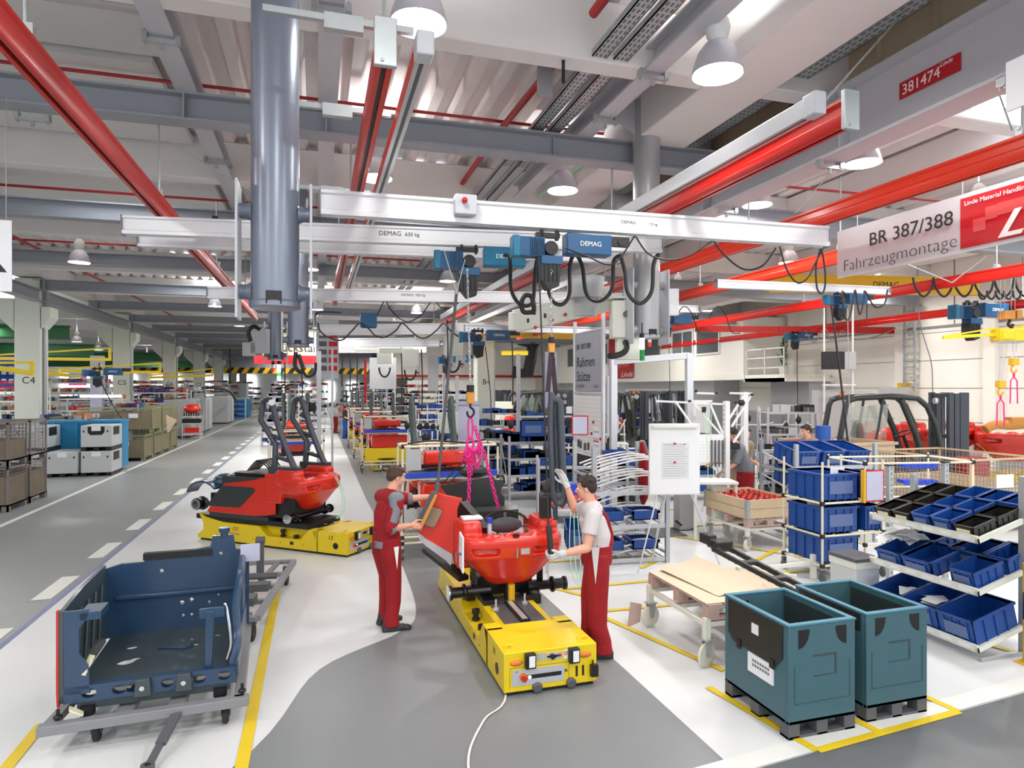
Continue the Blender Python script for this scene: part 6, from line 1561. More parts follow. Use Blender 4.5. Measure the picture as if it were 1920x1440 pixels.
# pegboard bench under it
bn=thing('work_bench','white work bench with a perforated back panel behind the flip chart','bench',D(1316,11.6),-TH)
m=M(); m.box(-.1,.42,.1,.13,1.28,1.78); m.build('back_panel','white',bn)
m=M(); m.box(-.25,.5,-.45,.1,.96,1.0); m.build('worktop','white',bn)
m=M()
for i in range(6):
    for j in range(6): m.box(-.06+i*.06,-.05+i*.06,.098,.1,1.35+j*.06,1.36+j*.06)
m.build('peg_holes','grey_mid',bn)
m=M(); m.box(-.25,-.2,-.4,-.35,0,.96); m.box(.45,.5,-.4,-.35,0,.96); m.box(.1,.35,-.3,.05,.3,.95); split(m,'leg','cream_w',bn)
for i in range(4):
    m=M(); m.cyl((.20+i*.065,.07,1.2),(.20+i*.065,.07,1.68),.016,8); m.build('hanging_driver','grey_dark',bn)
t=thing('compartment_tray','black compartment trays with pale dividers on the bench behind the flip chart','tray',DP(1310,842,11.8),-TH)
m=M(); m.box(0,.75,0,.5,0,.015)
for j in range(4): m.box(j*.245,j*.245+.012,0,.5,0,.1)
for j in range(3): m.box(0,.75,j*.24,j*.24+.012,0,.1)
m.build('shell','bin_black',t)
# ---------------------------------------------------------------- hanging guard post held by the right worker
gp=thing('guard_post','dark blue-black cast guard post hanging from the webbing strap at the right worker\'s hand','truck part',(0,0,0))
m=M(); A=lambda x,y,d=6.9: DP(x,y,d)
m.tube(spline([A(1050,752),A(1053,830),A(1056,900),A(1058,935),A(1050,948)],4),.042,10)
m.tube(spline([A(1034,735),A(1032,800),A(1035,880),A(1038,930),A(1048,948)],4),.036,10)
for y in (745,925): m.bar(A(1032,y),A(1052,y+6),.05,.06)
m.bar(A(1040,750,6.93),A(1044,930,6.93),.10,.03); m.bar(A(1040,948),A(1042,975),.05,.05)
blob(m,'casting','post_blue',gp,.012,4)
m=M(); m.cb(A(1053,748,6.95),(.14,.06,.17),(0,0,-TH)); hd_=m.build('lamp_head','bin_black',gp,bev=.015)
m=M()
for dx in (-6,6):
    for dy in (-6,6): q=A(1053+dx,748+dy,6.905); m.cyl(q,q+V((ST,CT,0))*.01,.022,12)
m.build('round_recess','grey_mid',hd_)
m=M(); m.tube(spline([A(1018,918,7.2),A(1040,912,7.2),A(1048,935,7.2)],4),.09,10); m.cb(A(1022,950,7.15),(.13,.2,.28),(.1,0,-TH)); blob(m,'rubber_boot','bin_black',gp,.014,3)
# ---------------------------------------------------------------- the row of trucks on the line
def agv_copy(loc,rz,label): return dup(agv11,loc,rz,label=label)
row=[(2.05,11.3,'nearest red truck body of the line behind the black panel'),(2.10,21.6,'red truck body with tall dark posts behind the second parts cart'),(2.1,25.9,'third red truck body along the line'),(2.1,30.2,'fourth red truck body along the line'),(2.1,35.0,'fifth red truck body along the line, far away'),(2.1,41,'sixth red truck body along the line, far away'),(2.1,48,'farthest red truck body of the line')]
t1=None
for i,(x,y,l) in enumerate(row):
    if t1 is None: t1=truck_body(l,(x,y,0),0,posts=2,cast_src=cast,simple=True); base_=t1
    else: dup(t1,(x,y,0),label=l)
    if i in (1,2,3,4): 
        b_=dup(agv11,(x,y-.9,0),label='yellow carrier under the %s red truck body of the line'%('second','third','fourth','fifth')[i-1])
for (x,y,w_,l) in ((1.24,9.95,1.5,'cream pipe cart with a blue beam right behind the worker in red jacket'),(1.32,20.4,1.5,'cream pipe cart in front of the second red truck'),(1.30,24.6,1.5,'cream pipe cart in front of the third red truck'),(1.30,29.0,1.5,'cream pipe cart in front of the fourth red truck')):
    t=pipecart((x,y,0),w_,.6,1.74,(.25,.34,1.22,1.72),l,r=.018)
    m=M(); m.box(.05,w_-.02,-.05,.03,1.24,1.32); m.build('blue_beam','bright_blue',t)
    m=M(); m.ell((w_*.5,.3,1.30),(w_*.42,.25,.05)); m.ell((w_*.5,.3,.40),(w_*.3,.2,.05)); m.build('black_trim_part','black',t)
    m=M(); m.box(.3,w_-.08,.12,.5,.74,1.14); m.box(.35,w_-.3,.15,.5,1.40,1.62); split(m,'red_cover','body_red',t,bev=.05)
    m=M(); m.tube(spline([(.1,.1,1.76),(.5,.4,1.77),(1.0,.1,1.76),(1.4,.4,1.77)],5),.015,6); m.build('hose','black',t)
    m=M(); m.box(.05,.28,-.02,.01,1.36,1.68); m.build('grey_panel','panel_grey',t)
# yellow transport cradle under the second cart
m=M(); m.box(1.42,2.7,20.55,20.6,.32,.75); o=m.build('carrier_front','yellow'); tag(o,'yellow panel of the carrier seen through the second pipe cart','carrier part')
# cart and chassis left, behind truck 13
t=pipecart((-1.32,19.5,0),1.5,.8,1.42,(.3,1.1,1.38),'cream pipe cart loaded with dark parts behind the red truck on carrier 13',r=.02)
m=M(); m.box(.05,1.45,-.04,.04,1.0,1.08); m.build('blue_beam','bright_blue',t)
m=M(); m.ell((.7,.4,1.2),(.6,.3,.06)); m.tube(spline([(.1,.1,1.42),(.6,.5,1.44),(1.4,.1,1.42)],5),.02,6); m.build('black_trim_part','black',t)
dup(t1,(-.6,21.2,0),.1,label='dark truck chassis standing behind the pipe cart, left of the steel post')
dup(t1,(-.7,27,0),.0,label='distant truck body left of the slim steel posts')
# ---------------------------------------------------------------- forklifts
def forklift(loc,rz,label,s=1,body='truck_green'):
    t=thing('forklift',label,'forklift',loc,rz); t.scale=(s,)*3
    P='truck_green'
    m=M()
    for y in (-.5,.5):
        m.tube([(-1.35,y,.75),(-1.22,y,1.4),(-1.12,y,2.0),(-1.06,y,2.12),(-.9,y,2.18),(-.2,y,2.22),(.35,y,2.18),(.55,y,2.0),(.72,y,1.6),(.82,y,1.1),(.84,y,.8)],.065,8)
        m.tube([(.02,y,2.15),(.32,y,1.4),(.5,y,.75)],.07,8); m.tube([(-.35,y,2.15),(-.45,y,1.5),(-.55,y,1.0)],.03,8)
    for x in (-.95,-.5,-.05,.2): m.bar((x,-.5,2.17),(x,.5,2.17),.05,.05)
    m.bar((-1.2,-.5,1.0),(-1.2,.5,1.0),.05,.05); m.bar((-.95,-.02,2.17),(.2,-.02,2.17),.05,.04); m.build('overhead_guard',P,t,smooth=50)
    m=M(); m.prism([(-1.35,.3),(-1.35,.85),(-1.2,1.0),(-.5,1.0),(-.4,.72),(.5,.72),(.85,.95),(.95,.9),(.95,.3)],'y',-.55,.55); m.build('body',body,t,bev=.03)
    m=M(); m.prism([(-1.75,.3),(-1.8,.9),(-1.65,1.25),(-1.3,1.3),(-1.2,1.0),(-1.2,.3)],'y',-.55,.55); m.build('counterweight','body_red',t,bev=.08)
    m=M(); m.ell((-.45,0,1.08),(.28,.26,.09)); m.ell((-.68,0,1.38),(.10,.24,.32)); blob(m,'seat','black',t,.03,2)
    m=M(); m.cyl((.5,0,.75),(.28,0,1.35),.035,8); m.tube([(.28+.05*math.cos(a)*0+.17*math.cos(a)*.8,.17*math.sin(a),1.38+.17*math.cos(a)*.45) for a in [2*PI*i/18 for i in range(18)]],.016,6,closed=True); m.build('steering_wheel','black',t)
    m=M()
    for y in (-.38,.38):
        m.box(1.02,1.12,y-.06,y+.06,.1,2.30); m.box(1.14,1.24,y-.05,y+.05,.1,2.28); m.box(1.26,1.44,y-.03,y+.03,.1,2.30)
    for z in (.4,1.3,2.2): m.box(1.05,1.2,-.4,.4,z,z+.08)
    m.build('mast','post_blue',t,bev=.006)
    m=M(); m.cyl((1.18,-.12,.2),(1.18,-.12,2.1),.04,10); m.cyl((1.2,.1,.2),(1.2,.1,2.2),.03,8); m.tube(spline([(1.22,.0,2.2),(1.26,.02,1.9),(1.24,.0,1.2),(1.25,0,.6)],4),.015,6); m.build('hydraulics','chrome',t)
    m=M(); m.box(1.44,1.48,-.5,.5,.25,.85); m.box(1.46,2.5,-.4,-.28,.12,.16); m.box(1.46,2.5,.28,.4,.12,.16); m.build('forks','black',t)
    for x,y,r in ((.55,-.5,.30),(.55,.5,.30),(-1.15,-.5,.24),(-1.15,.5,.24)):
        m=M(); wheel(m,(x,y,r),r,.2,'y',20); m.build('tyre','tire',t)
    m=M(); m.prism([(-1.05,1.05),(-1.0,1.98),(-.25,2.05),(-.3,1.05)],'y',-.52,-.515); m.build('side_window','glass',t)
    m=M(); m.cyl((.72,-.42,2.12),(.78,-.42,2.12),.07,14); m.build('work_light','alu',t)
    m=M(); m.cyl((-.9,.3,2.2),(-.9,.3,2.32),.05,12); m.build('beacon','amber',t)
    return t
fk=forklift(D(1668,15.9),-TH-.12,'dark forklift with glazed cab and tall mast behind the mesh crate',1.09)
f2=dup(fk,D(1196,23),-TH-1.3,label='dark forklift with red rear standing behind the flip chart')
dup(fk,D(1220,27),-TH-1.0,label='second dark forklift partly hidden behind the one at the flip chart')
dup(fk,D(1010,30),-TH+.4,label='dark forklift far behind the hanging guard post')
dup(fk,D(985,33),-TH+2.6,label='farthest forklift left of the hanging guard post')
sgb=thing('red_hood','red machine hood standing behind the forklift seat','truck part',D(1665,18.8),-TH)
m=M(); m.ell((0,0,.75),(.75,.5,.75),18,10); m.box(-.7,.7,-.4,.4,.1,.8); blob(m,'hood','body_red',sgb,.04,3)
# red castings at the right
def cast_copy(loc,rz,s,label,sub=None):
    t=thing('red_casting',label,'casting',loc,rz); t.scale=(s,)*3 if not isinstance(s,tuple) else s
    c=cast.copy(); COL.objects.link(c); c.parent=t; c.location=(0,0,0); c.scale=(1,1,1); return t
c=cast_copy(D(1790,16.8),-TH+.1,(1.75,1.5,1.35),'large red counterweight casting with white paper, right of the forklift')
m=M(); m.box(-.10,.10,-.02,.0,.92,1.05); m.build('paper','paper',c)
cast_copy(D(1900,16.0),-TH-.5,(1.4,1.4,1.3),'second large red casting at the right edge behind the first')
t=thing('red_casting','red axle casting standing in front of the large red counterweight','casting',D(1822,14.6),-TH)
m=M(); m.prism([(-.36,.30),(-.30,.42),(-.22,.48),(-.28,1.02),(-.2,1.08),(.2,1.08),(.28,1.02),(.22,.48),(.4,.42),(.8,.42),(.8,.2),(.3,.2),(-.36,.22)],'y',-.2,.2); m.cyl((.5,-.25,.45),(.5,-.25,.62),.14,12); m.box(.4,.75,-.3,.1,.42,.58); m.box(-.55,.9,-.1,.1,0,.22); blob(m,'casting','body_red_dark',t,.022,3)
t=thing('yellow_cradle','yellow transport cradle on the floor under the red castings','cradle',D(1880,17.0),-TH)
m=M(); m.box(-1.6,1.2,-.5,.5,.15,.42); m.prism([(0,.42),(.9,.42),(.9,.8)],'y',-.5,-.4); m.build('body','yellow',t,bev=.02)
t=thing('floor_box','grey floor box with a small plate below the red castings','box',D(1882,15.3),-TH)
m=M(); m.box(-.32,.32,-.2,.2,0,.40); m.build('body','box_grey',t,bev=.01); m=M(); m.box(-.12,.12,-.204,-.2,.2,.28); m.build('plate','grey_dark',t)
t=thing('orange_lifter','orange-yellow lifting arm held over the red castings','lifting arm',D(1890,15.5,1.62),-TH)
m=M(); m.tube(spline([(-.55,0,0),(-.3,0,.12),(.1,0,.1),(.7,0,.16)],4),.11,10); m.box(.0,.5,-.12,.12,.1,.3); blob(m,'arm','orange_brn',t,.025,2)
# twin-chain hoist head with yellow frame at the right edge
t=thing('chain_hoist','yellow twin hoist head with two chain hooks near the right edge','hoist',D(1895,12.6,0),-TH)
zz=lambda y: HC+(HY-y)/F*12.6; xx=lambda x:(x-1895)/F*12.6
m=M(); m.box(xx(1866),xx(1920),-.15,.15,zz(640),zz(617)); m.box(xx(1868),xx(1890),-.17,-.15,zz(637),zz(620)); m.build('housing','yellow',t,bev=.02)
m=M(); m.box(xx(1867),xx(1918),-.12,.12,zz(643),zz(640)); m.build('underside','steel_light',t)
m=M(); m.box(xx(1877),xx(1897),-.1,.1,zz(599),zz(583)); m.box(xx(1900),xx(1911),-.1,.1,zz(598),zz(582)); m.build('upper_block','orange_brn',t,bev=.01)
m=M(); m.tube([(xx(1894),0,zz(600)),(xx(1890),0,zz(608)),(xx(1896),0,zz(615)),(xx(1899),0,zz(608))],.03,8); m.build('hook','black',t)
m=M(); m.bar((xx(1768),0,zz(633)),(xx(1866),0,zz(627)),.05,.06); m.bar((xx(1768),0,zz(631)),(xx(1868),0,zz(615)),.03,.03); m.bar((xx(1900),0,zz(616)),(xx(1935),0,zz(607)),.05,.05); m.build('yellow_boom','yellow',t)
m=M()
for x in (1876,1884,1896,1903): m.cyl((xx(x),0,zz(599)),(xx(x),0,zz(500)),.006,6)
m.build('wire_rope','galv',t)
for x0,y0,y1 in ((1876,643,714),(1901,643,672)):
    m=M(); 
    for dx in (-3,4): m.tube([(xx(x0+dx+2),0,zz(y0)),(xx(x0+dx),0,zz(y1))],.010,6)
    m.build('twin_chain','chrome',t)
    m=M(); m.box(xx(x0-6),xx(x0+6),-.06,.06,zz(y1+13),zz(y1)); m.tube([(xx(x0)+.05*math.cos(a),0,zz(y1+20)+.07*math.sin(a)) for a in [PI/2+ i*.45 for i in range(11)]],.02,8); m.build('hook_block','crane_yellow',t)
    m=M(); 
    m.tube([(xx(x0),0,zz(y1+26)),(xx(x0),0,zz(y1+34))],.02,6)
    for s in (-1,1): m.tube([(xx(x0),0,zz(y1+34)),(xx(x0+s*6),0,zz(y1+42)),(xx(x0+s*7),0,zz(y1+85))],.012,6)
    m.build('pink_sling','pink',t)
# mesh and cardboard crates
def mesh_crate(loc,w,d,h,label,rz=0,frame='crate_grey',fill_='crate_brown',nx=14,top='same',fl=.85,wire=None):
    t=thing('mesh_crate',label,'crate',loc,rz)
    m=M(); e=.035
    for x in (0,w-e):
        for y in (0,d-e): m.box(x,x+e,y,y+e,0,h)
    for z in (.12,h-e): 
        m.box(0,w,0,e,z,z+e); m.box(0,w,d-e,d,z,z+e); m.box(0,e,0,d,z,z+e); m.box(w-e,w,0,d,z,z+e)
    m.box(0,w,0,d,.12,.15)
    for x in (0,w-.12):
        for y in (0,d-.12): m.box(x,x+.12,y,y+.12,0,.12)
    m.build('frame',frame,t)
    m=M(); r=.004
    k=nx; ky=max(4,int(nx*d/w)); kz=max(4,int(nx*h/w*.9))
    for i in range(1,k): x=w*i/k; m.box(x-r,x+r,.012,.018,.15,h); m.box(x-r,x+r,d-.018,d-.012,.15,h)
    for i in range(1,ky): y=d*i/ky; m.box(.012,.018,y-r,y+r,.15,h); m.box(w-.018,w-.012,y-r,y+r,.15,h)
    for i in range(1,kz): z=.15+(h-.15)*i/kz; m.box(0,w,.010,.016,z-r,z+r); m.box(0,w,d-.016,d-.01,z-r,z+r); m.box(.01,.016,0,d,z-r,z+r); m.box(w-.016,w-.01,0,d,z-r,z+r)
    m.build('wire_mesh',wire or frame,t)
    if fill_: 
        m=M(); q=.03; hh=.15+(h-.2)*fl
        for a in ((q,w-q,q,q+.01),(q,w-q,d-q-.01,d-q),(q,q+.01,q,d-q),(w-q-.01,w-q,q,d-q)): m.box(*a,.15,hh)
        m.build('cardboard_lining',fill_,t)
    m=M(); m.box(w*.35,w*.6,-.004,.0,h*.6,h*.78); m.build('paper_label','paper',t)
    return t
mc=mesh_crate((11.15,8.75,0),1.7,2.05,1.34,'large mesh crate with pale wooden rim behind the blue trays',0,'wood_pale','card',22,wire='crate_grey',fl=.6)
bx=thing('cardboard_box','large open cardboard box with wooden rim left of the mesh crate','box',(10.3,11.2,0),0)
m=M()
for a in ((0,1.8,0,.03),(0,1.8,1.57,1.6),(0,.03,0,1.6),(1.77,1.8,0,1.6)): m.box(*a,.1,1.42)
m.box(0,1.8,0,1.6,.1,.14); m.build('walls','card',bx)
m=M()
for a in ((-.03,1.83,-.03,.04),(-.03,1.83,1.56,1.63),(-.03,.04,0,1.6),(1.76,1.83,0,1.6)): m.box(*a,1.38,1.44)
m.build('rim','wood_pale',bx)
# wire crates at the left edge
k=0
for y,l in ((16.15,'nearer stack at the left edge'),(17.25,'farther stack behind it at the left edge')):
    for z,n_ in ((0,'lower'),(.95,'upper')):
        mesh_crate((-7.5,y,z),1.27,.95,.93,'%s grey wire crate of the %s'%(n_,l),0,'crate_grey','crate_brown' if k!=3 else None,16,fl=.55 if k%2 else .8); k+=1
for y,l in ((16.15,'left one'),):
    mesh_crate((-8.9,y,0),1.27,.95,.93,'lower grey wire crate cut by the left frame edge',0,'crate_grey','crate_brown',10); mesh_crate((-8.9,y,.95),1.27,.95,.93,'upper grey wire crate cut by the left frame edge',0,'crate_grey','crate_brown',10)
# grey folding boxes
def kbox(loc,label,latch):
    t=thing('folding_box',label,'box',loc); w_,d_,h_=.80,1.1,.74
    m=M(); m.box(0,w_,0,d_,.1,h_)
    m.build('body','box_grey',t,bev=.02); m=M()
    for x in (0,.33,.66): m.box(x,x+.14,0,d_,0,.1)
    split(m,'skid','black',t)
    m=M()
    if latch: m.prism([(.18,h_-.03),(.62,h_-.03),(.62,h_-.2),(.55,h_-.28),(.25,h_-.28),(.18,h_-.2)],'y',-.004,0)
    for x in (.08,.70): m.box(x-.02,x+.02,-.004,0,h_-.2,h_-.14)
    m.box(w_,w_+.004,.2,.8,h_-.3,h_-.05); m.build('latches','black',t)
    m=M(); m.box(.28,.52,-.008,-.004,h_-.16,h_-.02); m.build('paper_label','paper',t)
    return t
kbox((-8.45,22.0,0),'grey folding box, bottom row left, beside the wire crates',0); kbox((-7.55,22.0,0),'grey folding box, bottom row middle, under the blue container',0); kbox((-6.68,22.0,0),'grey folding box, bottom row right, with a red mark',0)
kbox((-8.35,22.0,.76),'grey folding box on top, left of the blue container',0); kbox((-6.68,22.0,.76),'grey folding box on top, right of the blue container, with black latch',1)
t=thing('blue_container','cyan blue ribbed container between the upper grey folding boxes','container',(-8.05,22.7,.0))
m=M(); m.box(0,2.1,.45,1.4,.7,1.58); m.box(-.03,2.13,.42,1.43,1.53,1.60)
for x in (.3,.9,1.5): m.box(x,x+.06,.38,.45,.3,1.55)
m.box(0,2.1,.45,1.4,.1,.7); m.build('body','cyan_blue',t)
# olive mesh crates
oc=None
OL=[(-7.15,26.0,0,'olive mesh crate at the bottom front of the stack by column C 5'),(-8.5,26.0,0,'olive mesh crate at the bottom, hidden left behind the grey boxes'),(-7.15,27.5,0,'olive mesh crate at the bottom, second along the aisle'),(-7.15,28.9,0,'olive mesh crate at the bottom, third along the aisle'),(-7.15,30.4,0,'olive mesh crate at the bottom, last along the aisle'),(-7.1,27.0,.95,'olive mesh crate on the upper level, front one with a paper label'),(-8.5,27.6,.95,'olive mesh crate on the upper level, left rear one'),(-7.15,29.0,.95,'olive mesh crate on the upper level, taller one with lifted cardboard'),(-7.15,30.5,.95,'olive mesh crate on the upper level, last along the aisle')]
for x,y,z,l in OL:
    if oc is None: oc=mesh_crate((x,y,z),1.25,1.25,.92,l,0,'crate_green','crate_brown',14)
    else: dup(oc,(x,y,z),label=l)
m=M(); m.cb((-5.9,29.6,1.15),(.5,.02,.6),(.2,.5,.5)); tag(m.build('cardboard_flap','card'),'lifted cardboard flap on the olive mesh crates','cardboard')
# small things along the aisle
t=thing('parts_cart','white cart with a red machine part and black hooks by the grey cabinets','cart',(-6.5,36,0))
m=M()
for z in (.25,.8,1.15): m.box(0,.85,0,.6,z,z+.03)
for x in (0,.82):
    for y in (0,.57): m.box(x,x+.03,y,y+.03,0.08,1.2)
m.build('frame','white',t); m=M(); m.ell((.42,.3,1.55),(.42,.3,.25)); m.box(.1,.75,.1,.4,.35,.6); split(m,'red_part','body_red',t); m=M()
for i in range(7): m.ell((.08+i*.11,.1,1.28),(.03,.1,.13),8,5)
m.box(0,.85,0,.4,.84,1.05); m.build('black_hooks','black',t)
for x,y,w_,d_,h_,mt_,l in ((-7.6,37.3,1.3,3.4,2.0,'panel_grey','large grey cabinet along the aisle, nearest one'),(-7.6,41,1.3,3.4,2.0,'panel_grey','large grey cabinet along the aisle, second one'),(-7.6,51,1.4,3.5,2.0,'box_grey','pale grey machine housing farther along the aisle'),(-6.7,61.5,.9,2.6,1.6,'cyan_blue','small blue cabinet far along the aisle'),(-9,66,2.6,2,3.0,'box_grey','pale booth far along the aisle')):
    t=thing('cabinet',l,'cabinet',(x,y,0)); m=M(); m.box(0,w_,0,d_,.1,h_); m.build('housing',mt_,t,bev=.03); m=M(); m.box(.1,w_-.1,.1,d_-.1,0,.1); m.box(w_,w_+.02,d_*.5-.02,d_*.5+.02,.2,h_-.1); m.build('base','grey_dark',t)
t=thing('cab_guard','bent black cab frame lying on the cabinets along the aisle','truck part',(-7.4,44,2.0))
m=M(); m.tube(spline([(0,0,0),(.2,0,.5),(1.2,2,.6),(1.6,5,.3),(1.7,7,-.3)],5),.09,8); m.build('frame','black',t)
t=thing('shelf_unit','shelf unit with dark blue bins far along the aisle','shelf',(-7.2,57.8,0))
m=M()
for z in (.1,.5,.9,1.3,1.7): m.box(0,1.5,0,.8,z,z+.04)
m.box(0,.04,0,.8,0,1.8); m.box(1.46,1.5,0,.8,0,1.8); m.build('frame','box_grey',t)
m=M()
for z in (.14,.54,.94,1.34): 
    for i in range(3): m.box(.06+i*.48,.48+i*.48,-.02,.6,z,z+.2)
m.build('bins','bin_blue',t)
# terracotta panels
for p_,w_,l in ((D(31,21.5,1.1),.5,'terracotta panel left of column C 4'),(D(370,40,1.6),.35,'small terracotta box on column C 7')):
    m=M(); m.cb(p_,(w_,.05,.75),(0,0,-TH)); tag(m.build('panel','terracotta'),l,'panel')
# ---------------------------------------------------------------- generic busy racks and machines of the background
rc=random.Random(11)
def busy(loc,w,d,h,label,rz=0,cols_=('bin_blue','bin_black','box_grey'),lev=4,dens=1.0,post='galv',cat='rack',tiltd=0):
    t=thing('parts_rack',label,cat,loc,rz)
    m=M()
    for x in (0,w):
        for y in (0,d): m.box(x-.025,x+.025,y-.025,y+.025,0,h)
    zs=[.2+i*(h-.35)/(lev-1) for i in range(lev)]
    for z in zs: m.box(0,w,0,d,z-.02,z); m.box(0,w,-.02,.0,z-.04,z+.02)
    m.bar((0,0,.2),(0,d,h-.2),.02,.02); m.bar((w,0,.2),(w,d,h-.2),.02,.02); m.build('frame',post,t)
    for ci,c_ in enumerate(cols_):
        m=M(); n=0
        for z in zs:
            x=.03
            while x<w-.15:
                ww=rc.choice((.18,.24,.3,.4)); hh=rc.uniform(.1,.22)
                if x+ww>w: break
                if rc.random()<dens/len(cols_): m.box(x,x+ww-.02,.0,.03,z,z+hh); m.box(x,x+.015,0,d*.8,z,z+hh); m.box(x+ww-.035,x+ww-.02,0,d*.8,z,z+hh); m.box(x,x+ww-.02,d*.8-.02,d*.8,z,z+hh); m.box(x,x+ww-.02,0,d*.8,z,z+.01); n+=1
                x+=ww
        if n: o=m.build('stored_bins',c_,t); o['kind']='stuff'
    return t
BR=[(800,14.5,1.3,1.6,'grey parts rack with blue bins right of the second pipe cart'),(835,18,1.6,1.7,'parts rack with blue bins behind the control tube'),(905,16.0,.9,1.5,'parts rack with blue bins right of the white chart'),(955,15.0,1.2,1.5,'tall green-grey steel stand rack left of the hanging guard post'),(1000,17.5,1.7,1.7,'wide rack with blue bins behind the steel stand'),(1010,12.5,1.1,1.25,'rack with blue bins just behind the guard post'),(1040,14.8,1.2,1.7,'rack with blue bins left of the workstation tower'),(975,22,2.2,1.8,'long rack with blue bins farther behind the steel stand'),(870,24,2.2,1.8,'rack with blue bins below column B 4'),(1110,13.2,1.0,1.4,'rack with trays behind the workstation tower'),(1255,15,1.3,1.5,'rack with blue bins behind the flip chart'),(1440,17.5,1.6,2.1,'white rack with black trays left of the man in the brown vest'),(1450,14.6,1.2,1.3,'white rack with cases behind the galvanised rack'),(780,30,2,1.8,'distant rack right of the truck row'),(1130,25,2.5,1.6,'rack with cartons left of the dark forklift')]
for i,(px,d,w_,h_,l) in enumerate(BR):
    busy(D(px,d),w_,.7,h_,l,-TH*rc.choice((0,.6,1,-.4)),('bin_blue','bin_blue','bin_black') if 'white rack' not in l else ('bin_black','box_grey'),4,1.3,'steel_light' if i%2 else 'galv')
put(PBIG,D(975,14.6,1.52),(.0,0,-TH),'big blue crate with a white label on the tall steel stand',None,(1.5,1,1.1))
for i,(px,py,d,l) in enumerate(((878,758,13,'pale planning chart standing behind the pink chains'),(1345,0,0,''))):
    if l: t=thing('planning_chart',l,'board',D(px,d),-TH); m=M(); m.box(-.2,.22,0,.02,1.35,2.35); m.build('board','lilac_sheet',t); m=M(); m.box(-.2,.22,-.03,0,2.28,2.35); m.box(-.18,-.15,0,.02,0,1.4); m.box(.15,.18,0,.02,0,1.4); m.build('stand','panel_grey',t)
for i,(px,d,w_,h_,l) in enumerate(((1190,14.5,.5,1.25,'pale cabinet behind the compartment tray'),(1165,15.5,.35,1.3,'low white cabinet left of the pale one'),(880,13.5,.35,1.1,'grey-white cabinet below the planning chart'),(842,16.0,.5,2.0,'slim pale control cabinet between the racks'),(945,29,.8,2.0,'pale machine cabinet in the far middle'))):
    t=thing('machine_cabinet',l,'cabinet',D(px,d),-TH); m=M(); m.box(-w_/2,w_/2,0,.4,.08,h_); m.build('housing','cream_w',t,bev=.015); m=M(); m.box(-w_/2+.03,w_/2-.03,.02,.38,0,.08); m.box(-.02,.02,-.02,0,h_*.7,h_*.75); m.build('base','grey_dark',t)
# tool clutter in front of the worker: red power tools on a small table
t=thing('tool_table','small table crowded with red power tools behind the right worker','table',D(1070,8.9),-TH)
m=M(); m.box(-.35,.35,-.2,.3,.95,.98)
for x in (-.33,.31):
    for y in (-.18,.27): m.box(x,x+.02,y,y+.02,0,.96)
m.build('table','steel_light',t)
m=M()
for i in range(5):
    x=-.28+i*.13; m.cyl((x,-.1,1.03),(x+.1,.05,1.12),.035,8); m.cyl((x+.05,-.02,1.05),(x+.03,-.05,.92),.02,6)
split(m,'power_tool','red',t); m=M(); m.box(-.2,.2,.1,.25,1.1,1.28); m.build('blue_bin','bright_blue',t)
for i in range(3): cable([D(1070+i*6,8.6,.98),D(1068+i*10,8.5,.5),D(1078+i*6,8.4,.12),D(1100+i*6,8.6,.02)],.006,['left','middle','right'][i]+' pale green air hose hanging below the tool table','hose_green')
put(PBIG,D(1062,9.3,.30),(.1,0,-TH),'dark blue crate under the tool table',None,(1.2,1,.9))
# far posts, arms and details along the line on the right side
for i,(px,d,zt,l) in enumerate(((857,21,3.0,'slim grey upright far in the middle, left one'),(1008-36,19,3.6,'slim grey upright left of the hanging guard post'),(832,26,3.2,'slim grey upright far in the middle, right one'),(700,34,3.2,'distant slim upright above the truck row'),(740,38,3.2,'distant slim upright beside the grey panel'),(1140,22,3.0,'slim upright between the tower and the portal frame'))):
    t=thing('steel_post',l,'post',D(px,d)); m=M(); m.box(-.05,.05,-.05,.05,0,zt); m.build('profile','steel_light',t)
for i,(px,py,d,w_,h_,mt_,l) in enumerate(((718,700,27,1.1,1.3,'panel_grey','grey perforated panel hanging over the truck row'),(812,700,22,.35,1.2,'panel_grey','grey slim display panel beside the black hose'),(685,715,32,.12,2.2,'text_red','narrow red strip hanging over the truck row'),(1033,712,17.5,.32,1.5,'lilac_sheet','pale blue narrow panel left of the workstation tower'))):
    p_=DP(px,py,d); m=M(); m.cb(p_,(w_,.04,h_),(0,0,-TH)); tag(m.build('info_banner',mt_),l,'panel')
for i,(px,py,d,l) in enumerate(((850,650,21,'white lifting arm housing with a black hose behind the long grey rod'),(722,668,26,'white lifting arm housing above the truck row'),(770,672,25,'second white lifting arm housing above the truck row'))):
    t=thing('lifting_device',l,'lifting arm',DP(px,py,d),-TH); m=M(); m.box(-.3,.3,-.15,.15,-.3,.35); m.box(-1.2,.1,-.1,.1,.2,.4); m.build('housing','cream_w',t,bev=.02)
    m=M(); m.tube([(.22*math.cos(a),-.1,-.45+.38*math.sin(a)) for a in [PI+i*PI/8 for i in range(9)]],.035,8); m.build('black_hose','black',t)
# whitish wall segment behind the middle of the hall with red pipe
m=M(); m.box(6.5,16.6,49,49.3,0,3.4); m.box(4.5,17,50,50.3,3.4,6.2); struct(m.build('wall_partition','white_wall'))
pipe([(4.0,48.6,3.5),(17,48.6,3.5)],.10,'thick red pipe along the far partition wall')
pipe([D(960,40,3.6),D(990,40,3.5),D(1000,40,5.2),D(975,40,5.6)],.4,'dark bent exhaust duct by the far partition wall','dark','duct','ventilation_duct',12)
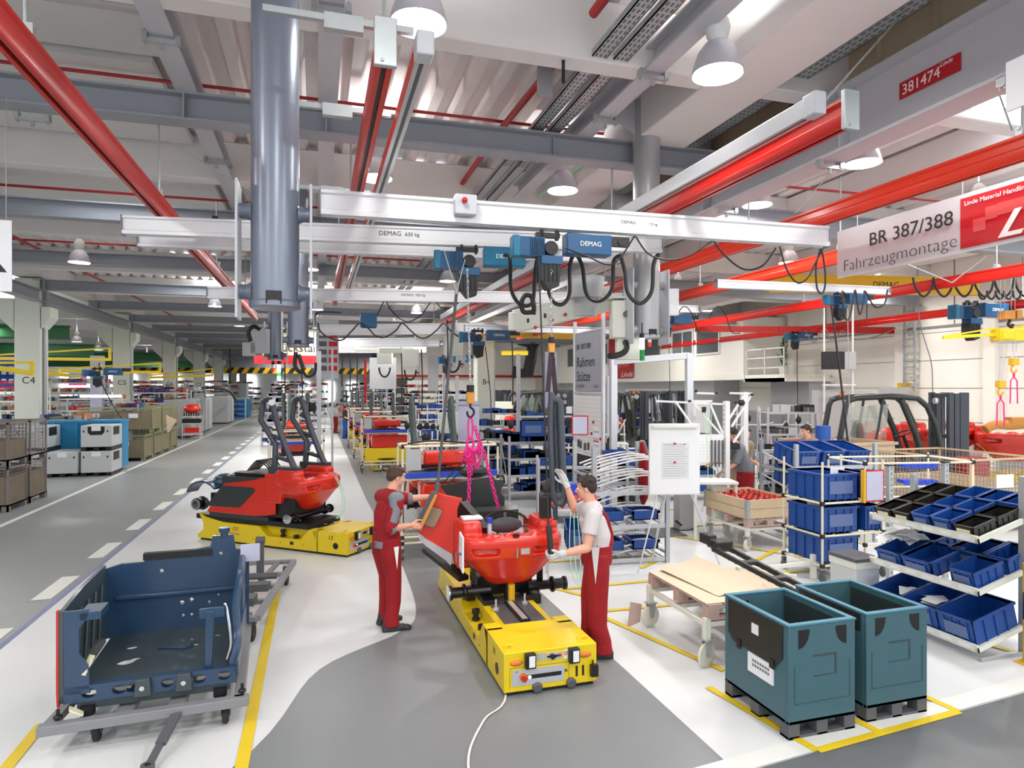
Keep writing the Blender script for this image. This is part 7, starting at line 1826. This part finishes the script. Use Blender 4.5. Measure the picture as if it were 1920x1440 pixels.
# ---------------------------------------------------------------- left bay
G='green crane runway beams over the left bay'
for i,(y,z,l) in enumerate(((30,4.55,'green crane beam, nearest, crossing the left bay'),(33,4.0,'green crane beam, lower one, crossing the left bay'),(46,4.3,'green crane beam, middle distance in the left bay'),(60,4.3,'green crane beam, farthest in the left bay'))):
    t=thing('crane_girder',l,'crane beam',(-33,y,z)); m=M(); ibeam(m,(0,0,0),(23.5,0,0),.35,.55,.05,.04); m.build('girder','green_beam',t)
def jib(p,q,zt,label,h=.12):
    p=V(p);q=V(q); t=thing('jib_crane',label,'jib crane',(0,0,0)); m=M(); m.bar(p,q,.10,h); m.bar(p+V((0,0,zt*.25)),q+V((0,0,zt)),.06,.06); m.bar(q-V((0,0,.05)),q+V((0,0,zt+.03)),.09,.09); m.build('boom','yellow',t); return t
jib(DP(-20,672,25),DP(206,674,26),.45,'yellow jib crane boom reaching to column C 5'); jib(DP(-30,686,17),DP(60,700,18),.3,'yellow jib crane boom at the left edge, lower one')
jib(DP(112,696,25),DP(300,698,29),.4,'longer yellow jib crane boom above the olive mesh crates'); jib(DP(280,708,34),DP(398,704,38),.4,'yellow jib crane boom reaching past column C 7'); jib(DP(-20,690,24),DP(150,706,26),.2,'thin yellow jib crane boom behind column C 4')
for px,py,d,w_,h_,l in ((20,690,30,2.6,1.5,'blue and magenta overhead sign at the left edge'),(20,712,30,2.6,.8,'lower blue and magenta overhead sign at the left edge'),(145,710,34,.9,.7,'blue and magenta overhead sign left of the white panel'),(425,690-5,75,2,1.2,'small blue sign far in the left bay')):
    t=thing('overhead_sign',l,'sign',DP(px,py,d),-TH)
    m=M(); m.box(-w_/2,w_/2,0,.05,-h_/2,h_/2); m.build('panel','sign_blue',t); m=M(); m.box(-w_/2,w_/2,-.01,0,-h_/2,-h_/2+.12*h_); m.box(w_*.3,w_*.45,-.01,0,-h_*.1,h_*.3); m.build('magenta_bars','sign_magenta',t)
    m=M()
    for i in range(5): m.box(-w_*.42+i*w_*.13,-w_*.34+i*w_*.13,-.01,0,-h_*.2,h_*.05)
    m.build('white_marks','paper',t)
t=thing('partition_panel','pale bluish panel standing behind the fluorescent tube','panel',D(180,27)); m=M(); m.box(-.22,.22,0,.4,0,3.95); m.build('panel','lilac_sheet',t)
t=thing('tube_lamp','bright horizontal fluorescent tube lamp left of column C 5','lamp',DP(190,743,25),-TH)
m=M(); m.cyl((-.8,0,0),(.75,0,0),.045,10); m.build('tube','tube_glow',t); m=M(); m.box(-.82,.77,-.05,.05,.04,.08); m.cyl((0,0,.08),(0,0,1.2),.01,6); m.build('housing','white',t)
cable([DP(186,680,24),DP(190,715,24),DP(212,760,24),DP(238,800,23)],.02,'black cable from the yellow jib down to the olive crates')
for i,(px,d,w_,h_,l) in enumerate(((25,20,2.0,1.75,'parts rack with red and blue parts at the left edge behind the wire crates'),(110,27,2.4,2.3,'pale workbench rack behind the grey folding boxes'),(135,32,3,2.0,'parts rack behind the bald worker'),(250,34,2.6,2.5,'crowded rack behind the olive mesh crates, left one'),(290,36,2.4,2.6,'crowded rack behind the olive mesh crates, right one'),(312,42,2.4,2.4,'crowded rack between columns C 6 and C 7'),(355,50,3,2.4,'crowded rack behind the grey cabinets'),(60,38,4,2.4,'long rack far behind column C 4'),(10,32,3,2.6,'tall rack far left behind the jib crane'),(170,45,5,2.6,'long rack deep in the left bay'),(215,24.5,.8,2.0,'narrow black and white rack at the foot of column C 5'),(415,70,4,2.6,'rack far along the aisle'),(340,60,5,2.8,'very long rack deep in the left bay'),(230,58,6,2.8,'deep rack row in the left bay behind column C 5'))):
    busy(D(px,d),w_,.8,h_,l,-TH*.3,('bin_blue','box_grey','terracotta','bin_black','red') ,5,2.2,'cream_w' if i%2 else 'galv')
mesh_crate(D(165,23.8),1.5,1.0,1.75,'pale mesh crate with a draped sheet behind the grey folding boxes',-.1,'crate_grey','box_grey',16)
# daylit windows of the left wall and far wall
n=14
for y in range(24,90,6):
    m=M(); m.box(-33.78,-33.72,y,y+4.2,2.0,4.4); struct(m.build('window_%d'%n,'sky_glow')); n+=1
for x in (-30,-25,-20,-15,-11):
    m=M(); m.box(x,x+3.2,91.7,91.8,1.6,4.2); struct(m.build('window_%d'%n,'sky_glow')); n+=1
for x in (-5,-2.2,1,4):
    m=M(); m.box(x,x+1.2,91.7,91.8,.8,3.4); struct(m.build('window_%d'%n,'sky_glow')); n+=1
# far uprights and machines closing the end of the hall
for i,(x,y,w_,h_,l) in enumerate(((-3.2,52,1.6,2.6,'distant rack left of the line end'),(4.5,44,2.2,2.8,'distant rack right of the truck row end'),(6.5,36,2.4,2.4,'distant rack behind the white arm housings'),(-1.5,60,2.4,3.0,'rack closing the line far away'),(3.5,58,3,3.0,'wide rack closing the hall far away'),(-5,78,4,3,'rack under the striped portal, left'),(3,80,5,3,'rack under the striped portal, right'),(-2.6,38,1.0,2.3,'narrow rack beside the cream overhead board'),(-2.4,31,.9,2.1,'narrow rack left of the slim steel posts'),(9.5,38,2.6,2.2,'rack right of the racks below column B 4'))):
    busy((x,y,0),w_,.8,h_,l,0,('bin_blue','box_grey','bin_black','red'),5,1.8,'steel_light')

# more of the crowded left bay and of the far end of the line
for i,(px,d,w_,h_,l) in enumerate(((70,30,3,3.0,'tall crowded rack seen just right of column C 4'),(205,38,3,3.0,'tall rack crowded with parts above the blue container'),(265,48,3,3.1,'tall rack crowded with parts above the olive crates'),(335,56,4,3.2,'tall rack crowded with parts above the red machine part'),(395,66,4,3.2,'tall crowded rack seen right of column C 7'),(-10,26,2,2.6,'tall crowded rack cut by the left frame edge'),(520,60,2.4,3.2,'tall narrow rack at the far end beside the aisle'),(560,45,1.4,2.8,'tall narrow rack behind the first guard post'),(660,60,3,3.0,'tall rack at the far end above the truck row'),(760,44,3,2.8,'tall rack in the far middle left of the slim uprights'))):
    busy(D(px,d),w_,.7,h_,l,-TH*.4,('bin_blue','panel_grey','terracotta','bin_black','red','cream_w'),7,2.6,'cream_w' if i%2 else 'steel_light')
def fixture(p,w_,h_,label,n,mt_='white'):
    t=thing('assembly_fixture',label,'fixture',p,-TH)
    m=M()
    for i in range(n):
        x=-w_/2+w_*i/(n-1); m.cyl((x,0,0),(x+rc.uniform(-.1,.1),0,h_*rc.uniform(.6,1)),.02,6)
        if i: z=h_*rc.uniform(.3,.9); m.cyl((x,0,z),(x-w_/(n-1),rc.uniform(-.2,.2),z*rc.uniform(.7,1.1)),.016,6)
    m.bar((-w_/2,0,h_*.7),(w_/2,0,h_*.7),.04,.04); m.bar((-w_/2,0,.1),(w_/2,0,.1),.04,.04); m.build('frame',mt_,t)
    m=M()
    for i in range(n): x=-w_/2+w_*i/(n-1); z=h_*rc.uniform(.3,.9); m.ell((x,0,z),(.09,.07,.12),8,5)
    split(m,'black_grip','black',t)
FX=[(20,24,2.0,1.9,'white assembly fixture behind the terracotta panel'),(120,24.6,1.5,1.9,'white assembly fixture behind the bald worker'),(262,35,2.4,2.1,'white fixture with black grips above the olive crates, left'),(300,38,2.4,2.1,'white fixture with black grips above the olive crates, right'),(352,42,2.2,2.1,'white fixture above the red machine part'),(800,20,1.2,2.1,'white assembly fixture right of the truck row'),(830,13.5,.7,1.8,'white assembly fixture before the slim cabinet'),(915,20,1.4,2.0,'white assembly fixture beside column B 4'),(1075,14,.9,1.9,'white assembly fixture left of the workstation tower'),(1130,17,1.2,2.0,'white assembly fixture seen between tower and portal frame'),(1450,19,2.2,2.2,'white assembly fixture below the office'),(620,40,2,2.4,'white fixture far along the line, left'),(700,46,2.4,2.4,'white fixture far along the line, right')]
for px,d,w_,h_,l in FX: fixture(D(px,d),w_,h_,l,7,'white' if d<40 else 'steel_light')
for i,(px,y0,y1,d,l) in enumerate(((640,640,725,30,'first'),(655,650,735,33,'second'),(668,640,730,36,'third'),(752,650,760,26,'fourth'),(790,655,770,22,'fifth'),(838,600,700,20,'sixth'),(1130,650,770,15,'seventh'),(960,640,760,19,'eighth'),(430,640,720,50,'ninth'),(565,690,760,24,'tenth'))):
    cable([DP(px,y0,d),DP(px+2,(y0+y1)/2,d),DP(px+1,y1,d)],.012*d/12,'thin dark hanging cable in the hall, %s of the distant ones'%l,k=2)

t=thing('orange_bin','orange bin with tools standing left of the man in the brown vest','bin',D(1494,14.6),-TH)
m=M(); m.prism([(-.16,.95),(.16,.95),(.19,1.45),(-.19,1.45)],'y',-.15,.15); m.build('container','terracotta' if 0 else 'body_red',t); m=M(); m.box(-.3,.9,-.3,.3,.90,.95); m.box(.75,.9,-.1,.1,0,.95); m.box(-.3,-.15,-.1,.1,0,.95); m.build('table','box_grey',t)
t=thing('barrel','blue upright cylinder behind the man in the brown vest','barrel',D(1543,14.9)); m=M(); m.cyl((0,0,0),(0,0,1.75),.16,16); m.build('body','sign_blue',t)
t=thing('monitor_stand','black box monitor on a pale tube frame in front of the white wall','monitor',D(1572,20.5),-TH)
m=M()
for x in (-.45,.45): m.cyl((x,0,0),(x,0,5.4),.03,8)
for z in (2.7,5.4): m.cyl((-.5,0,z),(.55,0,z),.03,8)
m.build('tube_frame','white',t); m=M(); m.box(-.5,.1,-.2,.1,3.2,3.75); m.build('monitor','dark',t); m=M(); m.box(.12,.5,-.1,.1,3.2,3.75); m.build('junction_box','panel_grey',t); m=M(); m.box(-.7,.5,.3,.4,0,2.55); m.build('grey_panel','panel_grey',t)
t=thing('hand_trolley','pale upright handle of a hand trolley before the cream pipe rack','trolley',W(1572,1085))
m=M(); m.tube(spline([(0,0,.12),(-.06,.02,.6),(-.12,.02,.72),(-.2,.02,.66),(-.2,.02,.5)],4),.018,8); m.box(-.15,.45,-.02,.35,.10,.13); m.build('handle_frame','cream_w',t)
m=M(); wheel(m,(0,0,.06),.06,.03); m.build('caster','black',t)
cable([D(1600,12.6,1.15),D(1601,12.6,.6),D(1604,12.6,.3)],.03,'pink lifting sling hanging beside the thick black hose','pink',k=2)
t=thing('document_box','small orange-yellow holder on the white wall above the forklift','holder',DP(1700,732,22)); m=M(); m.box(-.35,.1,-.05,.05,-.25,.25); m.build('body','crane_yellow',t)
t=thing('wall_cabinet','grey cabinet unit on the white wall behind the forklift roof','cabinet',DP(1680,733,21.5)); m=M(); m.box(-.5,.4,-.2,.2,-.12,.12); m.build('body','panel_grey',t)
